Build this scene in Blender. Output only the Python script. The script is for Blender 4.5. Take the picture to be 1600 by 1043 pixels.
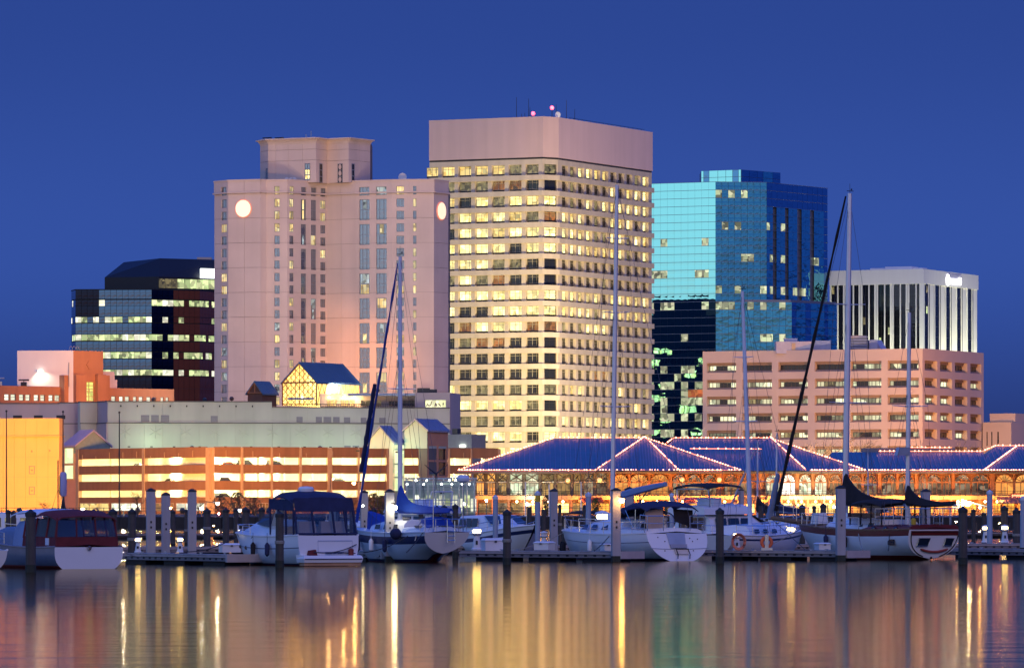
import bpy, math, random
from mathutils import Vector, Matrix, noise
for _o in list(bpy.data.objects):
    bpy.data.objects.remove(_o)
R = math.radians
PI = math.pi
rnd = random.Random(11)
SC = bpy.context.scene
COL = SC.collection
# ------------------------------------------------------------------ camera
FPX, HY, EYE = 8000.0, 790.0, 2.65          # focal length in photo pixels, horizon row, eye height above the water
cam_d = bpy.data.cameras.new('camera')
cam = bpy.data.objects.new('camera', cam_d)
COL.objects.link(cam)
cam.location = (0, 0, EYE)
cam.rotation_euler = (PI / 2, 0, 0)
cam_d.sensor_fit = 'HORIZONTAL'
cam_d.sensor_width = 36.0
cam_d.lens = 36.0 * FPX / 1600.0
cam_d.shift_y = (HY - 521.5) / 1600.0
cam_d.clip_start = 1.0
cam_d.clip_end = 30000.0
SC.camera = cam
# ------------------------------------------------------------------ dusk sky
world = bpy.data.worlds.new('World')
SC.world = world
world.use_nodes = True


def sky_nodes():
    nt = world.node_tree
    N, L = nt.nodes, nt.links
    bg = N['Background']
    tc = N.new('ShaderNodeTexCoord')
    sep = N.new('ShaderNodeSeparateXYZ')
    L.new(tc.outputs['Generated'], sep.inputs[0])

    def ramp(stops):
        r = N.new('ShaderNodeValToRGB')
        cr = r.color_ramp
        cr.interpolation = 'EASE'
        while len(cr.elements) < len(stops):
            cr.elements.new(0.5)
        for e, (p, c) in zip(cr.elements, stops):
            e.position = p
            e.color = (*c, 1)
        L.new(sep.outputs['Z'], r.inputs[0])
        return r
    east = ramp([(0.0, (.013, .024, .108)), (.05, (.026, .063, .275)), (.10, (.019, .047, .22)),
                 (.35, (.034, .095, .50)), (1.0, (.036, .12, .64))])
    west = ramp([(0.0, (.60, .40, .36)), (.06, (.50, .62, .74)), (.2, (.17, .34, .74)),
                 (.5, (.08, .20, .66)), (1.0, (.036, .12, .64))])
    dot = N.new('ShaderNodeVectorMath')
    dot.operation = 'DOT_PRODUCT'
    L.new(tc.outputs['Generated'], dot.inputs[0])
    dot.inputs[1].default_value = (-.80, -.60, 0)
    mr = N.new('ShaderNodeMapRange')
    mr.interpolation_type = 'SMOOTHSTEP'
    mr.inputs['From Min'].default_value = -.1
    mr.inputs['From Max'].default_value = .95
    L.new(dot.outputs['Value'], mr.inputs['Value'])
    mx = N.new('ShaderNodeMix')
    mx.data_type = 'RGBA'
    L.new(mr.outputs[0], mx.inputs['Factor'])
    L.new(east.outputs[0], mx.inputs['A'])
    L.new(west.outputs[0], mx.inputs['B'])
    L.new(mx.outputs['Result'], bg.inputs['Color'])
    bg.inputs['Strength'].default_value = 1.0


sky_nodes()
# ------------------------------------------------------------------ last warm glow from across the river
sun_d = bpy.data.lights.new('sun', 'SUN')
sun_d.energy = 0.42
sun_d.angle = R(30)
sun_d.color = (1.0, .68, .50)
sun = bpy.data.objects.new('sun', sun_d)
COL.objects.link(sun)
sun.rotation_euler = Vector((-.30, .82, -.48)).to_track_quat('-Z', 'Y').to_euler()
SC.view_settings.view_transform = 'Standard'
SC.view_settings.look = 'None'
SC.view_settings.exposure = 0.4
SC.view_settings.gamma = 1.0
SC.view_settings.use_curve_mapping = False
SC.render.engine = 'CYCLES'
SC.cycles.use_denoising = True
SC.cycles.max_bounces = 6
SC.cycles.sample_clamp_indirect = 8.0
SC.cycles.caustics_reflective = False
SC.cycles.caustics_refractive = False


# ------------------------------------------------------------------ pixel helpers: a photo pixel and a distance give a point of the place
def PX(px, Y):
    return (px - 800.0) / FPX * Y


def PZ(py, Y):
    return EYE + (HY - py) / FPX * Y


def WP(px, py, Y):
    return Vector((PX(px, Y), Y, PZ(py, Y)))


# ------------------------------------------------------------------ materials
MATS = {}


def _new(name):
    m = bpy.data.materials.new(name)
    m.use_nodes = True
    nt = m.node_tree
    return m, nt, nt.nodes, nt.links, nt.nodes['Principled BSDF']


def mat(name, col, rough=.6, metal=0.0, var=.12, scale=1.5, bump=0.0, bscale=20.0, streak=0.0, wave=None, emit=None, est=0.0, spec=.4):
    """A painted / cast surface: base colour broken by noise, optional vertical rain streaks, fine bump."""
    if name in MATS:
        return MATS[name]
    m, nt, N, L, B = _new(name)
    B.inputs['Roughness'].default_value = rough
    B.inputs['Metallic'].default_value = metal
    B.inputs['Specular IOR Level'].default_value = spec
    tc = N.new('ShaderNodeTexCoord')
    src = None
    if var:
        nz = N.new('ShaderNodeTexNoise')
        nz.inputs['Scale'].default_value = scale
        nz.inputs['Detail'].default_value = 5
        L.new(tc.outputs['Object'], nz.inputs['Vector'])
        f = nz.outputs['Fac']
        if streak:
            mp = N.new('ShaderNodeMapping')
            mp.inputs['Scale'].default_value = (1, 1, .06)
            L.new(tc.outputs['Object'], mp.inputs['Vector'])
            n2 = N.new('ShaderNodeTexNoise')
            n2.inputs['Scale'].default_value = scale * 2.2
            n2.inputs['Detail'].default_value = 3
            L.new(mp.outputs[0], n2.inputs['Vector'])
            mm = N.new('ShaderNodeMix')
            mm.inputs['Factor'].default_value = streak
            L.new(f, mm.inputs['A'])
            L.new(n2.outputs['Fac'], mm.inputs['B'])
            f = mm.outputs[0]
        mr = N.new('ShaderNodeMapRange')
        mr.inputs['From Min'].default_value = .3
        mr.inputs['From Max'].default_value = .7
        mr.inputs['To Min'].default_value = 1 - var
        mr.inputs['To Max'].default_value = 1 + var
        L.new(f, mr.inputs['Value'])
        vm = N.new('ShaderNodeVectorMath')
        vm.operation = 'SCALE'
        vm.inputs[0].default_value = col
        L.new(mr.outputs[0], vm.inputs['Scale'])
        L.new(vm.outputs[0], B.inputs['Base Color'])
    else:
        B.inputs['Base Color'].default_value = (*col, 1)
    if bump or wave:
        bp = N.new('ShaderNodeBump')
        bp.inputs['Strength'].default_value = bump or .5
        if wave:
            wv = N.new('ShaderNodeTexWave')
            wv.bands_direction = wave[0]
            wv.inputs['Scale'].default_value = wave[1]
            L.new(tc.outputs['Object'], wv.inputs['Vector'])
            L.new(wv.outputs['Fac'], bp.inputs['Height'])
            bp.inputs['Distance'].default_value = wave[2]
        else:
            nb = N.new('ShaderNodeTexNoise')
            nb.inputs['Scale'].default_value = bscale
            nb.inputs['Detail'].default_value = 4
            L.new(tc.outputs['Object'], nb.inputs['Vector'])
            L.new(nb.outputs['Fac'], bp.inputs['Height'])
            bp.inputs['Distance'].default_value = .05
        L.new(bp.outputs[0], B.inputs['Normal'])
    if emit:
        B.inputs['Emission Color'].default_value = (*emit, 1)
        B.inputs['Emission Strength'].default_value = est
    MATS[name] = m
    return m


def lit(name, c1, c2, st, lo=.45, hi=1.15, scale=1.0, base=(.03, .03, .035), rough=.15):
    """Lit room behind glass: the colour and strength differ per window, furniture and blinds break it up."""
    if name in MATS:
        return MATS[name]
    m, nt, N, L, B = _new(name)
    B.inputs['Base Color'].default_value = (*base, 1)
    B.inputs['Roughness'].default_value = rough
    oi = N.new('ShaderNodeObjectInfo')
    ge = N.new('ShaderNodeNewGeometry')
    ad = N.new('ShaderNodeMath')
    ad.operation = 'ADD'
    L.new(oi.outputs['Random'], ad.inputs[0])
    L.new(ge.outputs['Random Per Island'], ad.inputs[1])
    fr = N.new('ShaderNodeMath')
    fr.operation = 'FRACT'
    L.new(ad.outputs[0], fr.inputs[0])
    tc = N.new('ShaderNodeTexCoord')
    cb = N.new('ShaderNodeCombineXYZ')
    ml = N.new('ShaderNodeMath')
    ml.operation = 'MULTIPLY'
    ml.inputs[1].default_value = 97.0
    L.new(fr.outputs[0], ml.inputs[0])
    L.new(ml.outputs[0], cb.inputs['Y'])
    va = N.new('ShaderNodeVectorMath')
    L.new(tc.outputs['Object'], va.inputs[0])
    L.new(cb.outputs[0], va.inputs[1])
    vo = N.new('ShaderNodeTexVoronoi')
    vo.distance = 'CHEBYCHEV'
    vo.inputs['Scale'].default_value = scale
    L.new(va.outputs[0], vo.inputs['Vector'])
    sp = N.new('ShaderNodeSeparateColor')
    L.new(vo.outputs['Color'], sp.inputs[0])
    mr = N.new('ShaderNodeMapRange')
    mr.inputs['To Min'].default_value = lo
    mr.inputs['To Max'].default_value = hi
    L.new(sp.outputs[0], mr.inputs['Value'])
    mr2 = N.new('ShaderNodeMapRange')
    mr2.inputs['To Min'].default_value = .65 * st
    mr2.inputs['To Max'].default_value = 1.15 * st
    L.new(fr.outputs[0], mr2.inputs['Value'])
    mu = N.new('ShaderNodeMath')
    mu.operation = 'MULTIPLY'
    L.new(mr.outputs[0], mu.inputs[0])
    L.new(mr2.outputs[0], mu.inputs[1])
    mx = N.new('ShaderNodeMix')
    mx.data_type = 'RGBA'
    mx.inputs['A'].default_value = (*c1, 1)
    mx.inputs['B'].default_value = (*c2, 1)
    L.new(sp.outputs[1], mx.inputs['Factor'])
    L.new(mx.outputs['Result'], B.inputs['Emission Color'])
    L.new(mu.outputs[0], B.inputs['Emission Strength'])
    MATS[name] = m
    return m


def mirror(name, tint, rough=.02, metal=1.0, wob=.0, wsc=.25, emit=None):
    """Coated curtain-wall glass: a tinted mirror, each sheet a little wavy."""
    if name in MATS:
        return MATS[name]
    m, nt, N, L, B = _new(name)
    B.inputs['Base Color'].default_value = (*tint, 1)
    B.inputs['Metallic'].default_value = metal
    B.inputs['Roughness'].default_value = rough
    if wob:
        tc = N.new('ShaderNodeTexCoord')
        mp = N.new('ShaderNodeMapping')
        mp.inputs['Scale'].default_value = (1, 1, 1.8)
        L.new(tc.outputs['Object'], mp.inputs['Vector'])
        nz = N.new('ShaderNodeTexNoise')
        nz.inputs['Scale'].default_value = wsc
        nz.inputs['Detail'].default_value = 2
        L.new(mp.outputs[0], nz.inputs['Vector'])
        bp = N.new('ShaderNodeBump')
        bp.inputs['Strength'].default_value = 1
        bp.inputs['Distance'].default_value = wob
        L.new(nz.outputs['Fac'], bp.inputs['Height'])
        L.new(bp.outputs[0], B.inputs['Normal'])
    MATS[name] = m
    return m


def glow(name, col, st):
    if name in MATS:
        return MATS[name]
    m, nt, N, L, B = _new(name)
    B.inputs['Base Color'].default_value = (.6, .6, .6, 1)
    B.inputs['Emission Color'].default_value = (*col, 1)
    B.inputs['Emission Strength'].default_value = st
    MATS[name] = m
    return m


# ------------------------------------------------------------------ mesh builder
class MB:
    def __init__(s):
        s.v, s.f, s.m = [], [], []

    def face(s, pts, mi=0):
        n = len(s.v)
        s.v.extend(tuple(p) for p in pts)
        s.f.append(tuple(range(n, n + len(pts))))
        s.m.append(mi)

    def grid(s, secs, mi=0, closed=True, cap=True, mis=None):
        """loft through sections of equal length; mis gives a material per ring position."""
        n = len(s.v)
        k = len(secs[0])
        for sec in secs:
            s.v.extend(tuple(p) for p in sec)
        for i in range(len(secs) - 1):
            for j in range(k if closed else k - 1):
                a = n + i * k + j
                b = n + i * k + (j + 1) % k
                s.f.append((a, b, b + k, a + k))
                s.m.append(mis[j] if mis else mi)
        if cap:
            s.f.append(tuple(range(n + k - 1, n - 1, -1)))
            s.m.append(mi)
            e = n + (len(secs) - 1) * k
            s.f.append(tuple(range(e, e + k)))
            s.m.append(mi)

    def box(s, x0, x1, y0, y1, z0, z1, mi=0):
        s.grid([[(x0, y0, z0), (x1, y0, z0), (x1, y1, z0), (x0, y1, z0)],
                [(x0, y0, z1), (x1, y0, z1), (x1, y1, z1), (x0, y1, z1)]], mi)

    def prism(s, poly, z0, z1, mi=0):
        s.grid([[(x, y, z0) for x, y in poly], [(x, y, z1) for x, y in poly]], mi)

    def tube(s, pts, r, n=6, mi=0):
        pts = [Vector(p) for p in pts]
        rr = r if isinstance(r, (list, tuple)) else [r] * len(pts)
        secs = []
        for i, p in enumerate(pts):
            d = (pts[min(i + 1, len(pts) - 1)] - pts[max(i - 1, 0)]).normalized()
            up = Vector((0, 0, 1)) if abs(d.z) < .9 else Vector((1, 0, 0))
            a = d.cross(up).normalized()
            b = d.cross(a).normalized()
            secs.append([p + (a * math.cos(t) + b * math.sin(t)) * rr[i] for t in [2 * PI * q / n for q in range(n)]])
        s.grid(secs, mi)

    def lathe(s, prof, cx=0, cy=0, n=10, mi=0, sq=False):
        off = PI / n if sq else 0
        s.grid([[(cx + r * math.cos(2 * PI * q / n + off), cy + r * math.sin(2 * PI * q / n + off), z) for q in range(n)] for r, z in prof], mi)

    def ball(s, c, r, n=8, m=5, mi=0, sz=1.0):
        s.lathe([(r * math.sin(PI * max(.02, min(.98, i / m))), c[2] - r * sz * math.cos(PI * i / m)) for i in range(m + 1)], c[0], c[1], n, mi)

    def mesh(s, name, smooth=False):
        me = bpy.data.meshes.new(name)
        me.from_pydata(s.v, [], s.f)
        if any(s.m):
            me.polygons.foreach_set('material_index', s.m)
        if smooth:
            me.polygons.foreach_set('use_smooth', [True] * len(s.f))
            me.update()
            me.set_sharp_from_angle(angle=R(40))
        me.update()
        return me

    def build(s, name, mats, parent=None, smooth=False, loc=None, rot=0.0, **kw):
        me = s.mesh(name, smooth)
        for m in (mats if isinstance(mats, (list, tuple)) else [mats]):
            me.materials.append(m)
        o = bpy.data.objects.new(name, me)
        COL.objects.link(o)
        if parent:
            o.parent = parent
        if loc is not None:
            o.location = loc
        if rot:
            o.rotation_euler = (0, 0, rot)
        for k, v in kw.items():
            o[k] = v
        return o


def put(me, name, parent, loc, rot=0.0, pane=None, slot=0, tilt=None, **kw):
    """one more object on a shared mesh, with its own material in one slot"""
    o = bpy.data.objects.new(name, me)
    COL.objects.link(o)
    if parent:
        o.parent = parent
    o.location = loc
    o.rotation_euler = (tilt[0] if tilt else 0, tilt[1] if tilt else 0, rot)
    if pane:
        o.material_slots[slot].link = 'OBJECT'
        o.material_slots[slot].material = pane
    for k, v in kw.items():
        o[k] = v
    return o


def thing(name, label, cat, loc=(0, 0, 0), rot=0.0, group=None):
    o = bpy.data.objects.new(name, None)
    COL.objects.link(o)
    o.empty_display_size = .5
    o.location = loc
    o.rotation_euler = (0, 0, rot)
    o['label'] = label
    o['category'] = cat
    if group:
        o['group'] = group
    return o


def tag(o, label, cat, group=None):
    o['label'] = label
    o['category'] = cat
    if group:
        o['group'] = group
    return o


def lamp(kind, loc, col, e, parent=None, size=.3, aim=None, spot=None, blend=.6, sizey=None):
    d = bpy.data.lights.new('bulb', kind)
    d.energy = e
    d.color = col
    if kind == 'AREA':
        d.size = size
        if sizey:
            d.shape = 'RECTANGLE'
            d.size_y = sizey
    else:
        d.shadow_soft_size = size
    if kind == 'SPOT':
        d.spot_size = R(spot or 90)
        d.spot_blend = blend
    o = bpy.data.objects.new('bulb', d)
    COL.objects.link(o)
    o.location = loc
    if aim is not None:
        o.rotation_euler = (Vector(aim) - Vector(loc)).to_track_quat('-Z', 'Y').to_euler()
    if parent:
        o.parent = parent
        o.matrix_parent_inverse = parent.matrix_basis.inverted()
    return o


def fixture(parent, loc, name='lamp_fixture', s=.22):
    """the small dark housing a lamp sits on, as a part of its building (loc in world coordinates)"""
    q = parent.matrix_basis.inverted() @ Vector(loc)
    mb = MB()
    mb.box(q.x - s, q.x + s, q.y - s, q.y + s, q.z - s * 2.6, q.z - s * 1.4)
    return mb.build(name, MATS['steel_dark'], parent)


class Fac:
    """A facade line in a building's own frame: u runs left to right seen from outside, d goes inward."""

    def __init__(s, p0, p1):
        s.p0 = Vector((p0[0], p0[1], 0))
        e = Vector((p1[0], p1[1], 0)) - s.p0
        s.L = e.length
        s.du = e.normalized()
        s.dn = Vector((-s.du.y, s.du.x, 0))
        s.ang = math.atan2(s.du.y, s.du.x)

    def p(s, u, z, d=0.0):
        q = s.p0 + s.du * u + s.dn * d
        return Vector((q.x, q.y, z))

    def box(s, mb, u0, u1, z0, z1, d0, d1, mi=0):
        mb.grid([[s.p(u0, z0, d0), s.p(u1, z0, d0), s.p(u1, z0, d1), s.p(u0, z0, d1)],
                 [s.p(u0, z1, d0), s.p(u1, z1, d0), s.p(u1, z1, d1), s.p(u0, z1, d1)]], mi)

    def wall(s, mb, u0, u1, z0, z1, holes, depth, mi=0, mr=0, d=0.0, edge=.0):
        us = sorted({u0, u1, *[h[0] for h in holes], *[h[1] for h in holes]})
        zs = sorted({z0, z1, *[h[2] for h in holes], *[h[3] for h in holes]})
        for a, b in zip(us, us[1:]):
            for c, e in zip(zs, zs[1:]):
                x, y = (a + b) / 2, (c + e) / 2
                if any(h[0] < x < h[1] and h[2] < y < h[3] for h in holes):
                    continue
                mb.face([s.p(a, c, d), s.p(b, c, d), s.p(b, e, d), s.p(a, e, d)], mi)
        for h in holes:
            q = [(h[0], h[2]), (h[1], h[2]), (h[1], h[3]), (h[0], h[3])]
            for i in range(4):
                (a, c), (b, e) = q[i], q[(i + 1) % 4]
                mb.face([s.p(b, e, d), s.p(a, c, d), s.p(a, c, d + depth), s.p(b, e, d + depth)], mr)
        if edge:
            q = [(u0, z0), (u1, z0), (u1, z1), (u0, z1)]
            for i in range(4):
                (a, c), (b, e) = q[i], q[(i + 1) % 4]
                mb.face([s.p(a, c, d), s.p(b, e, d), s.p(b, e, d + edge), s.p(a, c, d + edge)], mi)


class Bld:
    """A building whose near corner stands at a photo column and distance; u along its left face, v along its right face."""

    def __init__(s, name, label, cat, px, Y, theta, group=None):
        s.Y, s.cx, s.c, s.s = Y, PX(px, Y), math.cos(R(theta)), math.sin(R(theta))
        s.root = thing(name, label, cat, (s.cx, Y, 0), -R(theta), group)

    def u(s, px):
        k = (px - 800) / FPX
        return (s.cx - k * s.Y) / (s.c + k * s.s)

    def v(s, px):
        k = (px - 800) / FPX
        return (k * s.Y - s.cx) / (s.s - k * s.c)

    def z(s, py):
        return PZ(py, s.Y)

    def at(s, px, Y):
        """local xy of a world point given by photo column and distance"""
        x, y = PX(px, Y) - s.cx, Y - s.Y
        return (x * s.c - y * s.s, x * s.s + y * s.c)


WM = {}


def winmesh(w, h, mull=(), trans=(), fr=.08, dep=.06, sill=0.0, mats=None, head=0.0):
    """window: pane(s) in slot 0, frame bars in slot 1, dark apron in slot 2"""
    key = (round(w, 3), round(h, 3), tuple(mull), tuple(trans), fr, sill, head, tuple(m.name for m in mats))
    if key in WM:
        return WM[key]
    b = MB()
    b.face([(0, 0, sill), (w, 0, sill), (w, 0, h), (0, 0, h)], 0)
    for x in (fr / 2, w - fr / 2, *[q * w for q in mull]):
        b.box(x - fr / 2, x + fr / 2, -dep, -.004, sill + fr, h - fr, 1)
    for z in (sill + fr / 2, h - fr / 2, *[q * h for q in trans]):
        b.box(0, w, -dep - .01, -.006, z - fr / 2, z + fr / 2, 1)
    if sill:
        b.box(0, w, -dep * .5, 0, 0, sill, 2)
    me = b.mesh('window')
    for m in mats:
        me.materials.append(m)
    WM[key] = me
    return me
# =================================================================== THE CITY
# ------------------------------------------------------------------ shared materials
M_dark_pane = mat('dark_pane', (.018, .02, .028), rough=.08, var=0, spec=.6)
M_lit_cream = lit('lit_cream', (1.0, .74, .20), (1.0, .88, .44), 1.8, .42, 1.25, .9)
M_lit_yellow = lit('lit_yellow', (1.0, .62, .14), (1.0, .80, .32), 1.1, .4, 1.15, 1.0)
M_lit_dim = lit('lit_dim', (.75, .6, .25), (.35, .3, .14), .5, .15, 1.0, 1.1)
M_lit_orange = lit('lit_orange', (1.0, .30, .05), (.8, .42, .12), .5, .15, 1.0, .9)
M_lit_green = lit('lit_green', (.72, .95, .38), (.95, .95, .5), .85, .2, 1.15, .8)
M_lit_white = lit('lit_white', (.95, 1.0, .72), (1.0, .92, .7), 1.0, .5, 1.2, .8)
M_steel_dark = mat('steel_dark', (.03, .03, .035), rough=.45, var=.1)
M_steel_pale = mat('steel_pale', (.45, .45, .47), rough=.4, metal=.6, var=.08)
M_white = mat('white_paint', (.72, .72, .72), rough=.45, var=.06)
M_red_lamp = glow('red_lamp', (1.0, .05, .07), 5)

# ------------------------------------------------------------------ central beige tower
M_tc = mat('tower_concrete', (.54, .46, .365), rough=.8, var=.12, scale=.25, streak=.65, bump=.2, bscale=4)
M_tp = mat('tower_parapet', (.68, .49, .47), rough=.75, var=.06, scale=.2, streak=.7, wave=('X', 2.3, .22))  # pink light on the left face put into the base tint
M_apron = mat('window_apron', (.03, .028, .027), rough=.4, var=.1)
M_tframe = mat('tower_window_frame', (.36, .33, .27), rough=.5, var=.05)


def tower():
    T = Bld('office_tower', 'tall beige office tower with rows of deep square windows under a blank parapet', 'office tower', 860, 1250, 26)
    r = T.root
    A, Bp, Cp, D = (T.u(671), 0), (T.u(848) * 1.0, 0), (0, T.v(872)), (0, T.v(1018.5))
    A = (-A[0], 0)
    Bp = (-Bp[0], 0)
    zb, zt = 0.5, T.z(247)
    FL, FR, FC = Fac(A, Bp), Fac(Cp, D), Fac(Bp, Cp)
    dep = .92

    def ring(o, i, z0, z1, name, m):
        mb = MB()
        sq = o * .42
        out = [(A[0], -o), (Bp[0] + sq, -o), (o, Cp[1] - sq), (o, D[1] + o * .9)]
        inn = [(-i, D[1]), (-i, Cp[1] + .45 * i), (Bp[0] - .45 * i, i), (A[0], i)]
        mb.prism(out + inn, z0, z1)
        return mb.build(name, m, r)
    # rows
    rows = 19
    zc0, fh = T.z(264), 24.6 * 1250 / FPX
    oh = 16.8 * 1250 / FPX
    left = ['LLLLLdd', '.dddoo.', 'LLLLLLL', 'LLLLLLL', 'LLLLLLL', 'LLLLLLL', 'LLLLdd.', 'ddLdo..', 'LLLLLLL', 'LLL.LLL', '..oLLLo',
            '..doo..', '.......', '.......', '.Ldddd.', '.LLLLLd', '.dddddd', 'LLLLLLL', 'LLLLLLL']
    corner = 'd.Lo LL..LLo...d.LLL'
    corner = ['d', '.', 'L', 'o', 'L', 'L', '.', '.', 'L', 'L', 'o', '.', '.', '.', 'd', '.', 'd', 'L', 'L']
    right = ['.LLLLLL..LL', '.d....L.LLL', 'LLLLLLLLLLL', 'LLLLd.LLLLL', 'LLLLddLLLLL', 'LLLLLLLLLLL', '..d........', '.....d.....', 'LLLLLLLLLLL', 'LLLLLLLyyyy',
             'LLLLLL.....', '...........', '...........', '....oo.....', 'dLL...dL..L', '..dd.....L.', 'LLLLLLLLLLL', 'LLLLLLLLLLL', 'LLLLLLLLLLL']
    md = {'L': M_lit_cream, 'y': M_lit_yellow, 'd': M_lit_dim, 'o': M_lit_orange, '.': M_dark_pane}
    ring(.18, 1.6, zt + .35, T.z(181.5), 'parapet', M_tp)
    mb = MB()
    mb.prism([(A[0], .06), (Bp[0], .06), (-.06, Cp[1]), (-.06, D[1]), (-2, D[1]), (-2, Cp[1]), (Bp[0], 2), (A[0], 2)], zt - .1, zt + .36)
    mb.build('parapet_groove', M_apron, r)
    topz = zc0 + oh / 2
    ring(0.0, dep, topz, zt - .1, 'spandrel', M_tc)
    # core and roof
    mb = MB()
    mb.prism([(A[0] + .05, dep + .08), (Bp[0] - .3, dep + .08), (-dep - .08, Cp[1] + .3), (-dep - .08, D[1] - .05), (A[0] + .05, D[1] - .05)], zb, zt + 1.5)
    mb.build('core', M_tc, r)
    bays_l = [682 + 26.15 * k - (5.5 if k == 0 else 9) * 0 for k in range(7)]
    ul = [FL.L - (T.u(p) - T.u(848)) for p in [674.5, 700, 726, 752, 778.2, 804.6, 831.2]]
    w_l = 20.2 / 26.2 * (ul[3] - ul[2])
    vr = [T.v(p) - Cp[1] for p in [883 + 12.58 * k for k in range(11)]]
    w_r = .775 * (vr[1] - vr[0])
    wl = winmesh(w_l, oh, (.42, .76), (.76,), .09, .09, .42, (M_dark_pane, M_tframe, M_apron))
    wr = winmesh(w_r, oh, (.5,), (.76,), .09, .09, .42, (M_dark_pane, M_tframe, M_apron))
    w_c = FC.L * .84
    wc = winmesh(w_c, oh, (.5,), (.76,), .09, .09, .42, (M_dark_pane, M_apron, M_apron))
    for k in range(rows):
        z0 = zc0 - k * fh - oh / 2
        if k < rows - 1:
            ring(.5, dep, z0 - fh + oh, z0, 'spandrel', M_tc)
        else:
            ring(.5, dep, zb, z0, 'spandrel', M_tc)
        for j, c in enumerate(left[k]):
            if c == 'L':
                c = rnd.choice('LLLLLLLyyd.')
            put(wl, 'window', r, FL.p(ul[j] - w_l / 2, z0, dep - .02), FL.ang, md[c])
        put(wc, 'window', r, FC.p(FC.L * .08, z0, dep * .55), FC.ang, md[corner[k]])
        for j, c in enumerate(right[k]):
            if c == 'L':
                c = rnd.choice('LLLLLLyyyd.')
            put(wr, 'window', r, FR.p(vr[j] - w_r / 2, z0, dep - .02), FR.ang, md[c])
    # piers
    zlo, zhi = zb, topz + .02
    edges = [ul[0] - w_l / 2] + [x for u in ul for x in (u - w_l / 2, u + w_l / 2)] + [FL.L]
    for a, b in [(0, ul[0] - w_l / 2)] + [(ul[i] + w_l / 2, ul[i + 1] - w_l / 2) for i in range(6)] + [(ul[6] + w_l / 2, FL.L)]:
        if b - a > .05:
            mb = MB()
            FL.box(mb, a, b, zlo, zhi, 0.02, dep + .05)
            mb.build('pier', M_tc, r)
    for a, b in [(0, vr[0] - w_r / 2)] + [(vr[i] + w_r / 2, vr[i + 1] - w_r / 2) for i in range(10)] + [(vr[10] + w_r / 2, FR.L)]:
        mb = MB()
        FR.box(mb, a, b, zlo, zhi, 0.02, dep + .05)
        mb.build('pier', M_tc, r)
    for a, b in [(0, FC.L * .08), (FC.L * .92, FC.L)]:
        mb = MB()
        FC.box(mb, a, b, zlo, zhi, .1, dep * .7)
        mb.build('pier', M_tc, r)
    # roof gear
    ztop = T.z(181.5)
    for px, h, dy in [(807, 34, 3), (815, 8, 3), (826, 33, 5), (828, 20, 6), (885, 30, 4), (898, 20, 12), (869, 22, 2), (820, 10, 4)]:
        x, y = T.at(px, 1256 + dy)
        mb = MB()
        mb.tube([(x, y, ztop - 1.5), (x, y, ztop + h * .156)], [.09, .05], 5)
        mb.build('antenna', M_steel_dark, r)
    for px, py in [(833, 177), (862.5, 168)]:
        x, y = T.at(px, 1255)
        mb = MB()
        mb.tube([(x, y, ztop - 1), (x, y, T.z(py))], .08, 5)
        o = mb.build('beacon_mast', M_steel_dark, r)
        mb = MB()
        mb.ball((x, y, T.z(py) + .3), .5, 8, 6)
        mb.build('red_beacon', M_red_lamp, o)
    x, y = T.at(872, 1254)
    dish('satellite_dish', r, (x, y, ztop + .6), .75)
    x, y = T.at(972, 1302)
    mb = MB()
    mb.prism([(x - 2, y - 1), (x + 1.5, y - 1), (x + 1.5, y + 2), (x - 2, y + 2)], ztop - 3, ztop - .2)
    mb.grid([[(x - 2.4, y - 1.2, ztop + .75), (x + .6, y - 1.2, ztop + .75), (x + .6, y + 2, ztop + .75), (x - 2.4, y + 2, ztop + .75)],
             [(x - 2.4, y - 1.2, ztop - .25), (x + 1.8, y - 1.2, ztop - .2), (x + 1.8, y + 2, ztop - .2), (x - 2.4, y + 2, ztop - .25)]])
    mb.build('cooling_unit', M_steel_dark, r)
    mb = MB()
    for k in range(18):
        v = T.v(895 + 6.6 * k)
        mb.tube([(-.9, v, ztop - .6), (-.9, v, ztop + .55)], .05, 4)
    mb.tube([(-.9, T.v(895), ztop + .5), (-.9, T.v(1012), ztop + .5)], .05, 4)
    mb.tube([(-.9, T.v(895), ztop + .1), (-.9, T.v(1012), ztop + .1)], .05, 4)
    mb.build('roof_railing', M_steel_dark, r)
    return T


def dish(name, parent, c, rad):
    mb = MB()
    pr = [(rad * q, rad * .45 * q * q) for q in (.02, .4, .7, 1.0)]
    n0 = len(mb.v)
    secs = []
    for rr, h in pr:
        secs.append([(c[0] + rr * math.cos(t), c[1] - h - rad * .0 + .25 * rad, c[2] + rr * math.sin(t)) for t in [2 * PI * k / 12 for k in range(12)]])
    mb.grid(secs)
    mb.tube([(c[0], c[1] + .25 * rad, c[2]), (c[0], c[1] + .4, c[2] - rad * 1.4)], .07, 5)
    return mb.build(name, M_white, parent, smooth=True)


tower()

# ------------------------------------------------------------------ hotel
M_ht = mat('hotel_precast', (.60, .48, .42), rough=.75, var=.13, scale=.12, streak=.45, bump=.15, bscale=3)
M_hg = mat('hotel_joint', (.22, .15, .13), rough=.9, var=0)
M_hframe = mat('hotel_frame', (.20, .21, .25), rough=.4, var=0)
M_hpane = mirror('hotel_glass', (.30, .33, .38), .06, .85, .02, .8)
M_hwarm = lit('hotel_warm', (1.0, .66, .22), (1.0, .86, .45), .85, .35, 1.2, .9)
M_hcool = lit('hotel_cool', (.55, .75, .9), (.9, .95, .8), .5, .1, 1.2, 1.2)
M_hdisc = glow('hotel_disc', (1.0, .76, .40), .80)
M_hrim = mat('hotel_disc_rim', (.75, .30, .22), rough=.5, var=0, emit=(1, .25, .15), est=.35)


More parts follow.
